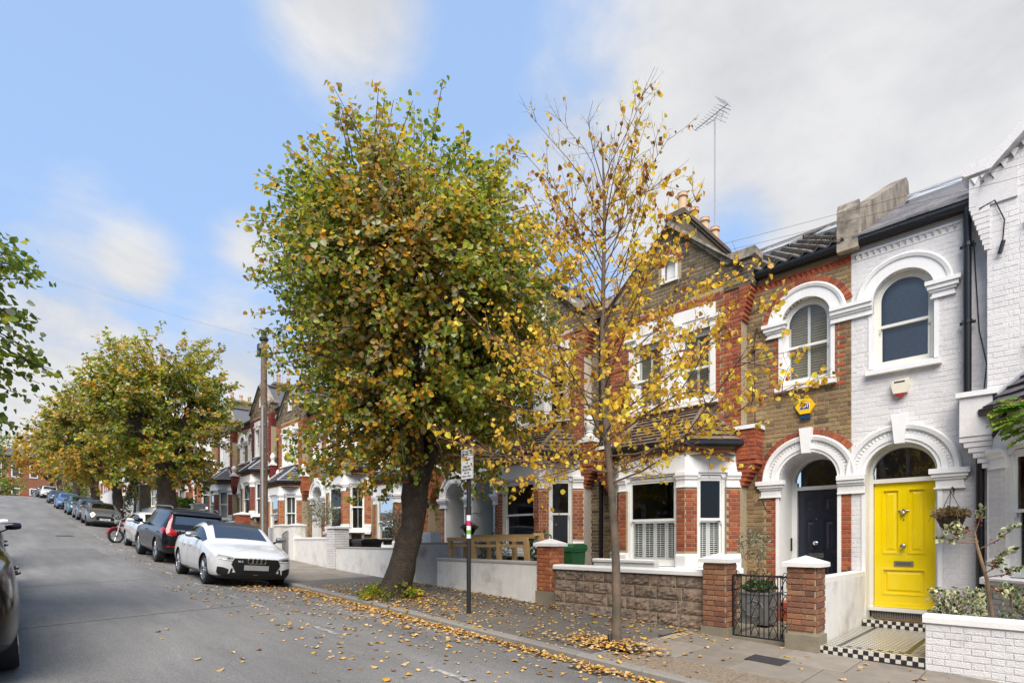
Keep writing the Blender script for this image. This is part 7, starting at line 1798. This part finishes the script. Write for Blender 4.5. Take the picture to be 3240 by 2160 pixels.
# --- saloon / hatch / suv profiles
def S_saloon(L=4.46, W=1.80, H=1.41, hood=.93):
    w = W / 2; k = L / 4.46
    return [(0.00, .26, w * .64, .56, w * .62, .60, w * .52, .62), (.05, .20, w * .80, .62, w * .78, .67, w * .68, .70), (.20, .17, w * .94, .70, w * .91, .75, w * .76, .785), (.55, .17, w * .985, .80, w * .95, .84, w * .78, .865), (.98 * k, .17, w, .88, w * .965, .91, w * .80, hood), (1.18 * k, .17, w, .92, w * .965, .955, w * .80, hood + .06),
            (1.92 * k, .17, w, .955, w * .965, H - .075, w * .69, H - .015), (2.40 * k, .17, w, .965, w * .97, H - .055, w * .675, H), (2.50 * k, .17, w, .967, w * .97, H - .055, w * .675, H), (3.12 * k, .17, w, .99, w * .965, H - .10, w * .655, H - .03), (3.62 * k, .18, w, 1.01, w * .955, 1.14, w * .70, 1.13), (3.82 * k, .19, w * .99, 1.0, w * .94, 1.03, w * .76, 1.05), (4.20 * k, .24, w * .96, .98, w * .89, 1.0, w * .74, 1.02), (4.40 * k, .30, w * .88, .93, w * .82, .95, w * .68, .97), (L, .36, w * .74, .80, w * .72, .84, w * .6, .86)], (5, 6, 7, 8, 9, 11, 10)
def S_suv(L=4.69, W=1.90, H=1.66, boxy=1.0):
    w = W / 2; k = L / 4.69
    return [(0, .36, w * .70, .72, w * .68, .78, w * .60, .82), (.05, .28, w * .86, .80, w * .84, .88, w * .74, .92), (.22, .25, w * .96, .90, w * .93, .96, w * .80, 1.0), (.6, .25, w * .99, .98, w * .95, 1.02, w * .82, 1.05), (1.02 * k, .25, w, 1.03, w * .965, 1.06, w * .83, 1.10), (1.25 * k, .25, w, 1.05, w * .97, 1.09, w * .83, 1.14),
            (1.95 * k, .25, w, 1.07, w * .97, H - .10, w * .74, H - .03), (2.50 * k, .25, w, 1.08, w * .975, H - .07, w * .735, H), (2.60 * k, .25, w, 1.08, w * .975, H - .07, w * .735, H), (3.45 * k, .25, w, 1.10, w * .97, H - .08, w * .725, H - .005), (4.15 * k, .28, w, 1.12, w * .965, H - .10, w * .70, H - .035), (4.30 * k, .30, w * .99, 1.12, w * .95, H - .13, w * .68, H - .08), (4.50 * k, .33, w * .975, 1.10, w * .92, 1.16, w * .80, 1.17), (4.62 * k, .36, w * .93, .98, w * .89, 1.03, w * .78, 1.05), (L, .40, w * .82, .80, w * .80, .86, w * .7, .88)], (5, 6, 7, 8, 11, 12, 10)
def S_hatch(L=4.26, W=1.79, H=1.46):
    w = W / 2; k = L / 4.26
    return [(0, .26, w * .66, .58, w * .64, .62, w * .56, .64), (.05, .20, w * .82, .64, w * .80, .70, w * .70, .73), (.20, .18, w * .95, .74, w * .92, .80, w * .78, .83), (.55, .18, w * .985, .84, w * .95, .88, w * .80, .905), (.98 * k, .18, w, .91, w * .965, .94, w * .81, .97), (1.18 * k, .18, w, .94, w * .965, .975, w * .81, 1.02),
            (1.88 * k, .18, w, .97, w * .965, H - .08, w * .70, H - .015), (2.35 * k, .18, w, .98, w * .97, H - .06, w * .695, H), (2.45 * k, .18, w, .98, w * .97, H - .06, w * .695, H), (3.15 * k, .18, w, 1.0, w * .965, H - .07, w * .685, H - .01), (3.72 * k, .20, w, 1.02, w * .96, H - .10, w * .66, H - .05), (3.85 * k, .22, w * .99, 1.02, w * .945, H - .14, w * .64, H - .09), (4.08 * k, .27, w * .97, .98, w * .91, 1.03, w * .78, 1.05), (4.20 * k, .30, w * .90, .86, w * .87, .92, w * .74, .94), (L, .36, w * .78, .70, w * .76, .76, w * .66, .78)], (5, 6, 7, 8, 11, 12, 10)
def plate(root, x, z, m, text=None, w=.52, face=1, sz=.085):
    b = MB(); b.box(x, x + face * .012, -w / 2, w / 2, z - .056, z + .056); p = b.build('number_plate', m, root)
    if text: text_mesh(text, sz, M_INK, root, frameM((x + face * .0135, 0, z), (0, face, 0), (0, 0, 1)), bold=.002, sx=.86).parent = p
# --- white saloon with the four rings, facing the camera
P_AW = paint('white_car_paint', (.68, .685, .69), .14); st, cab = S_saloon(4.36, 1.80, 1.45)
A, dec, bvh = car('parked_car', 'shiny white saloon with a black honeycomb grille, frontmost of the parked row', 'car', st, cab, (.86, 3.46, .345, .845), P_AW, roof=M_TRIM, spokes=5, mirror=M_ALLOY, dark='bright', L=4.36)
fx = lambda y, z: bvh.ray_cast(Vector((2, y, z)), Vector((-1, 0, 0)))[0]
hexg = [(-.40, .30), (-.52, .52), (-.46, .655), (.46, .655), (.52, .52), (.40, .30)]
gr_ = dec(hexg, M_GRILL, 'grille', 'x', .012)
b = MB()
for i in range(26):
    for j in range(9):
        y = -.5 + i * .04 + (.02 if j % 2 else 0); z = .325 + j * .037
        if abs(y) > .40 + .10 * min(1, (z - .3) / .22) - .02 or z > .645: continue
        h = fx(y, z)
        if h: b.tube([(h.x + .017, y + .019 * math.cos(a), z + .019 * math.sin(a)) for a in np.linspace(PI / 6, 2 * PI + PI / 6, 7)], .003, 3, cap=False)
sub_part(b, 'honeycomb', mat('gloss_black', (.02, .02, .022), .2), gr_, A); gr_.name = 'grille'
b = MB()
for k in range(4): h = fx(0, .585); b.tube([(h.x + .03, -.135 + k * .09 + .058 * math.cos(a), .60 + .058 * math.sin(a)) for a in np.linspace(0, 2 * PI, 25)], .009, 6, cap=False)
b.build('ring_emblem', M_CHROME, A, True)
h = fx(-.35, .58); text_mesh('RS 3', .055, M_DRL, A, frameM((h.x + .028, -.34, .585), (0, 1, 0), (0, 0, 1)), 'badge_lettering', bold=.001)
plate(A, fx(0, .46).x + .02, .455, M_PGREY)
for sg in (1, -1):
    s_ = lambda pts: [(sg * y, z) for y, z in pts]
    hl = dec(s_([(.50, .585), (.47, .665), (.60, .695), (.76, .715), (.79, .66), (.76, .615), (.66, .60)]), M_LAMP, 'headlight', 'x', .008)
    sub = dec(s_([(.56, .60), (.55, .655), (.72, .68), (.76, .64), (.70, .615)]), M_LAMPD, 'lamp_core', 'x', .012); sub.parent = hl
    sub = dec(s_([(.49, .60), (.49, .612), (.66, .624), (.80, .640), (.80, .626), (.66, .61)]), M_DRL, 'lamp_strip', 'x', .016); sub.parent = hl
    dec(s_([(.58, .28), (.56, .41), (.68, .45), (.77, .455), (.775, .34), (.74, .275)]), M_GRILL, 'side_intake', 'x', .008); dec(s_([(.50, .30), (.48, .43), (.52, .43), (.55, .30)]), M_TRIM, 'intake_fin', 'x', .009)
dec([(-.82, .225), (-.82, .25), (.82, .25), (.82, .225)], M_TRIM, 'splitter', 'x', .012); dec([(-.40, .265), (-.42, .29), (.42, .29), (.40, .265)], M_TRIM, 'lower_intake', 'x', .01)
settle(A, -12.62, 3.45, 1, yaw=R(-1.0))
# --- black estate-like suv, tail towards the camera
P_BK = mat('black_car_paint', (.006, .006, .007), .16, .02, 3, coat=.15, spec=.45); st, cab = S_suv(4.80, 1.93, 1.74)
V, dec, bvh = car('parked_car', 'tall black car seen from behind with upright red tail lamps', 'car', st, cab, (.95, 3.80, .385, .905), P_BK, spokes=5, L=4.80)
rx = lambda y, z: bvh.ray_cast(Vector((-8, y, z)), Vector((1, 0, 0)))[0]
for sg in (1, -1):
    s_ = lambda pts: [(sg * y, z) for y, z in pts]
    dec(s_([(.70, .86), (.58, .90), (.60, 1.02), (.72, 1.10), (.69, 1.30), (.66, 1.56), (.70, 1.58), (.76, 1.34), (.83, 1.12), (.86, .98), (.84, .88)]), M_TAIL, 'tail_lamp', 'x', .012, -1)
    dec([(-4.66, .90), (-4.40, .94), (-4.30, 1.02), (-4.42, 1.10), (-4.55, 1.12), (-4.66, 1.06)], M_TAIL, 'tail_lamp', 'y', .010, sg)
    dec(s_([(.46, .52), (.46, .555), (.80, .57), (.82, .53)]), M_TAIL, 'reflector', 'x', .010, -1)
    b = MB(); b.tube([(-1.75, sg * .66, 1.70), (-1.9, sg * .665, 1.755), (-4.0, sg * .64, 1.755), (-4.2, sg * .62, 1.69)], .018, 6); b.build('roof_rail', M_ALLOY, V, True)
dec([(-.72, 1.53), (-.70, 1.60), (.70, 1.60), (.72, 1.53)], M_TRIM, 'spoiler', 'x', .08, -1); dec([(-.70, .36), (-.72, .46), (.72, .46), (.70, .36)], M_TRIM, 'rear_skirt', 'x', .012, -1)
h = rx(0, .95); plate(V, h.x - .008, .93, M_YPLATE, None, .52, -1)
h = rx(.42, 1.06); text_mesh('XC90', .10, M_CHROME, V, frameM((h.x - .03, .50, 1.02), (0, -1, 0), (0, 0, 1)), 'badge_lettering', bold=.002, sx=1.1); b = MB(); h = rx(0, 1.12); b.tube([(h.x - .03, .03, 1.10), (h.x - .03, 0, 1.08), (h.x - .03, -.03, 1.10)], .006, 5); b.build('badge', M_CHROME, V)
b = MB(); a, c = rx(.05, 1.22), rx(-.38, 1.30); b.tube([a + Vector((-.04, 0, 0)), c + Vector((-.04, 0, 0))], .012, 5); b.build('rear_wiper', M_TRIM, V)
settle(V, -23.35, 3.55, -1, width=1.93)
# --- white hatchback facing the camera
st, cab = S_hatch(); Gf, dec, bvh = car('parked_car', 'plain white hatchback parked between the black car and the red motorbike', 'car', st, cab, (.85, 3.48, .325, .84), P_AW, spokes=7, L=4.26)
for sg in (1, -1):
    s_ = lambda pts: [(sg * y, z) for y, z in pts]; dec(s_([(.42, .60), (.46, .68), (.62, .73), (.82, .76), (.86, .66), (.70, .61)]), M_LAMP, 'headlight', 'x', .008); dec(s_([(.56, .27), (.58, .38), (.84, .40), (.84, .30)]), M_TRIM, 'side_intake', 'x', .008)
dec([(-.42, .62), (-.44, .67), (.44, .67), (.42, .62)], M_GRILL, 'grille', 'x', .008); dec([(-.5, .30), (-.52, .40), (.52, .40), (.5, .30)], M_GRILL, 'lower_intake', 'x', .008)
fx = lambda y, z: bvh.ray_cast(Vector((2, y, z)), Vector((-1, 0, 0)))[0]; plate(Gf, fx(0, .47).x + .01, .47, M_PLATE)
white_hatch = Gf
# --- grey small open-top car
P_GR = paint('grey_car_paint', (.135, .135, .13), .25, .3); st, cab = S_hatch(3.85, 1.73, 1.41); M_SOFT = mat('soft_top', (.022, .022, .026), .9, .1, 30)
Mi, dec, bvh = car('parked_car', 'small grey open topped car with round headlamps and a black fabric roof', 'car', st, cab, (.75, 3.25, .315, .81), P_GR, roof=M_SOFT, spokes=9, dark=True, L=3.85, mirror=P_GR)
fx = lambda y, z: bvh.ray_cast(Vector((2, y, z)), Vector((-1, 0, 0)))[0]
for sg in (1, -1):
    h = fx(sg * .60, .70); b = MB()
    for (r0, m, nm, dxx) in ((.125, M_CHROME, 'headlight', .01), (.108, M_LAMP, 'lens', .025), (.05, M_LAMPD, 'bulb', .045)):
        b = MB(); n_ = Vector((.80, sg * .5, .32)).normalized(); u_ = n_.cross(Vector((0, 0, 1))).normalized(); v_ = u_.cross(n_); c_ = h + n_ * dxx; ring_ = [c_ + u_ * r0 * math.cos(a) + v_ * r0 * 1.08 * math.sin(a) for a in np.linspace(0, 2 * PI, 21)[:-1]]
        b.prism([(i, 0) for i in range(20)], -.05, 0, lambda p, t: ring_[int(p[0])] + n_ * t); ob = b.build(nm, m, Mi)
        if nm == 'headlight': hd = ob
        else: ob.parent = hd
    h = fx(sg * .60, .40); b = MB(); b.lathe([(.001, -.02), (.07, -.02), (.075, .012), (.05, .012), (.045, -.005), (.001, -.005)], (h.x, sg * .60, .40), 16, 'x'); b.build('fog_lamp', M_CHROME, Mi)
gp = [(-.42, .44), (-.47, .52), (-.42, .60), (-.30, .635), (.30, .635), (.42, .60), (.47, .52), (.42, .44), (.28, .41), (-.28, .41)]
dec([(y * 1.05, .52 + (z - .52) * 1.16) for y, z in gp], M_CHROME, 'grille_surround', 'x', .006); dec(gp, M_GRILL, 'grille', 'x', .012); dec([(-.44, .245), (-.46, .33), (.46, .33), (.44, .245)], M_GRILL, 'lower_intake', 'x', .01)
plate(Mi, fx(0, .50).x + .02, .47, M_PLATE, 'LW70 UHL', .52)
# --- motorbikes
def motorbike(x, y, label, col, yaw=0, bend=True, group='parked motorbikes'):
    z = road_z(x, y + (DR(x) if bend else 0)); t = thing('motorbike', (0, 0, 0), label, 'motorbike', group)
    for wx_ in (-.68, .68):
        W = bpy.data.objects.new('wheel', None); COL.objects.link(W); W.parent = t; W.location = (wx_, 0, .31)
        q = MB(); q.lathe([(.23, -.05), (.29, -.055), (.31, 0), (.29, .055), (.23, .05)], (0, 0, 0), 28, 'y', closed=True); ob = q.build('tyre', M_TYRE, None, True); ob.parent = W
        q = MB(); q.lathe([(.235, -.02), (.235, .02), (.215, .02), (.215, -.02)], (0, 0, 0), 28, 'y', closed=True); q.lathe([(.01, -.06), (.05, -.06), (.05, .06), (.01, .06)], (0, 0, 0), 12, 'y')
        for k in range(10): a = PI * k / 5; q.tube([(.05 * math.cos(a), 0, .05 * math.sin(a)), (.22 * math.cos(a), 0, .22 * math.sin(a))], .008, 4)
        ob = q.build('rim', M_ALLOY); ob.parent = W
    q = MB(); q.tube([(.68, .06, .31), (.48, .06, .95)], .022, 6); q.tube([(.68, -.06, .31), (.48, -.06, .95)], .022, 6); q.tube([(.46, -.36, 1.02), (.48, -.1, .98), (.48, .1, .98), (.46, .36, 1.02)], .016, 6); q.tube([(.46, .34, 1.02), (.50, .40, 1.22)], .008, 5); q.tube([(.46, -.34, 1.02), (.50, -.40, 1.22)], .008, 5); q.build('fork', M_GREY, t)
    q = MB(); q.lathe([(.01, -.30), (.12, -.22), (.15, -.05), (.13, .12), (.05, .24)], (0.15, 0, .82), 12, 'x'); q.build('fuel_tank', col, t, True)
    q = MB(); q.box(-.25, .28, -.12, .12, .32, .64); q.tube([(-.1, -.15, .35), (-.75, -.17, .40)], .05, 8); q.tube([(-.68, .1, .31), (-.1, .1, .42)], .03, 6); q.build('engine', M_IRON, t)
    q = MB(); q.prism([(.02, .78), (-.30, .76), (-.75, .90), (-.78, .84), (-.30, .68), (.02, .70)], -.11, .11, lambda p, s: (p[0], s, p[1])); q.build('seat', M_TRIM, t)
    q = MB(); q.tube([(.68 + .35 * math.cos(a), 0, .31 + .35 * math.sin(a)) for a in np.linspace(.3, 2.2, 9)], .05, 6); q.tube([(-.68 + .35 * math.cos(a), 0, .31 + .35 * math.sin(a)) for a in np.linspace(.8, 2.6, 9)], .05, 6); q.build('mudguard', col, t, True)
    q = MB(); q.lathe([(.01, -.08), (.08, -.05), (.09, .03), (.085, .05), (.01, .055)], (.60, 0, .92), 14, 'x'); q.build('headlight', M_LAMP, t, True)
    for sg in (1, -1): q = MB(); q.lathe([(.01, -.03), (.055, -.015), (.055, .015), (.01, .03)], (.50, sg * .41, 1.25), 10, 'x'); q.build('mirror', M_IRON, t, True)
    yy = y + (DR(x) if bend else 0); t.matrix_world = Matrix.Translation((x, yy, z)) @ Matrix.Rotation(yaw, 4, 'Z') @ Matrix.Rotation(R(8), 4, 'X'); return t
motorbike(-27.9, 4.3, 'red motorbike whose front wheel shows behind the white hatchback', paint('red_bike_paint', (.30, .01, .012)), R(-70))
# --- the rest of the row: copies of the four bodies in other paints
def recolour(src, label, pm, roof=None, strip=()):
    c = copy_tree(src); c['label'] = label
    old = next(ch for ch in src.children if ch.name.startswith('body')).data.materials[0]
    cache = {}
    for o in [c] + list(c.children_recursive):
        if o.type != 'MESH': continue
        ms = [m for m in o.data.materials]
        nm = o.name.split('.')[0]
        if old in ms or (nm == 'roof'):
            if nm == 'roof' and roof is None and old not in ms: new = pm
            elif nm == 'roof' and roof is not None: new = roof
            else: new = pm
            for i, s in enumerate(o.material_slots): s.link = 'OBJECT'; s.material = new if (s.material is None or s.material == old or nm == 'roof') else s.material
    for o in list(c.children_recursive):
        if o.name.split('.')[0] in strip: bpy.data.objects.remove(o)
    for k in ('L',):
        if k in src: c[k] = src[k]
    return c
hatch_src = Gf; GRS = ('ring_emblem', 'badge_lettering', 'lettering')
sal_src = copy_tree(A); sal_src['L'] = 4.36
cars = []
def place(c, *a, **k): settle(c, *a, **k)
c2 = recolour(sal_src, 'dark grey saloon tucked close behind the small grey open topped car', paint('graphite_paint', (.10, .10, .095)), None, GRS); place(c2, -45.2, 3.70, 1)
c3 = recolour(Gf, 'teal hatchback behind two grey cars', paint('teal_paint', (.03, .10, .13))); place(c3, -51.4, 3.65, 1)
c4 = recolour(sal_src, 'pale metallic blue saloon in the middle of the row', paint('blue_paint', (.10, .20, .40), .25, .2), None, GRS); place(c4, -61.2, 3.55, 1)
c5 = recolour(sal_src, 'dark navy saloon with a pale bonnet reflection above the blue one', paint('midnight_paint', (.03, .035, .06)), None, GRS); place(c5, -74.0, 3.6, 1)
P_SILV = paint('silver_paint', (.42, .43, .45), .25, .4)
st, cab = S_suv(4.40, 1.90, 1.64); Ev, dec, bvh = car('parked_car', 'white four wheel drive car facing down the hill near the crest', 'car', st, cab, (.88, 3.55, .365, .89), P_AW, spokes=6, L=4.40)
for sg in (1, -1):
    s_ = lambda pts: [(sg * y, z) for y, z in pts]; dec(s_([(.52, .80), (.54, .87), (.74, .90), (.86, .92), (.86, .84), (.70, .81)]), M_LAMP, 'headlight', 'x', .008); dec(s_([(.52, .40), (.55, .55), (.84, .56), (.84, .44)]), M_TRIM, 'side_intake', 'x', .008)
dec([(-.45, .74), (-.47, .84), (.47, .84), (.45, .74)], M_GRILL, 'grille', 'x', .008); dec([(-.6, .36), (-.62, .50), (.62, .50), (.6, .36)], M_GRILL, 'lower_intake', 'x', .008)
place(Gf, -23.05 + 0, 3.75, 1, width=1.79)
place(Mi, -39.55, 3.70, 1, width=1.73)
ev_src = copy_tree(Ev); ev_src['L'] = 4.40
place(Ev, -90.5, 3.6, 1, width=1.9)
row = [(-98.0, ev_src, 'dark four wheel drive car just above the white one', (.03, .03, .035)), (-103.5, sal_src, 'black saloon at the crest second above the white off roader', (.015, .015, .017)), (-109, sal_src, 'silver saloon third above the white off roader', (.40, .41, .43)), (-114.5, ev_src, 'grey car fourth above the white off roader', (.12, .12, .13)), (-120, sal_src, 'pale car farthest up the row at the crest', (.5, .5, .52))]
for i, (x, s, lb, c_) in enumerate(row):
    c = recolour(s, lb, paint('row_paint_%d' % i, c_), None, GRS); place(c, x, 3.6, 1)
# left row, of which the frame shows only a sliver
GL = 'cars parked on the left side'
l1 = recolour(sal_src, 'nearest dark car whose flank and wheels show at the left edge', P_BK, None, GRS + ('wing_mirror', 'mirror_arm')); l1['group'] = GL; l1['L'] = 4.36
l2 = recolour(ev_src, 'second dark car at the left edge with a black door mirror', P_BK); l2['group'] = GL; l2['L'] = 4.40
l3 = recolour(Gf, 'white car at the left edge far up the street', P_AW); l3['group'] = GL; l3['L'] = 4.26
def settle_left(c, x_rear, y_right):
    L = c['L']; settle(c, x_rear, y_right - 1.8 - DR(x_rear - L / 2), -1); 
for c, xr, yr in ((l1, -6.0, .40), (l2, -11.2, .45), (l3, -17.6, .55)):
    L = c['L']; xm = xr - L / 2; settle(c, xr - L, yr - 1.8 - DR(xm), -1)
for s in (sal_src, ev_src):
    for o in list(s.children_recursive) + [s]: bpy.data.objects.remove(o)
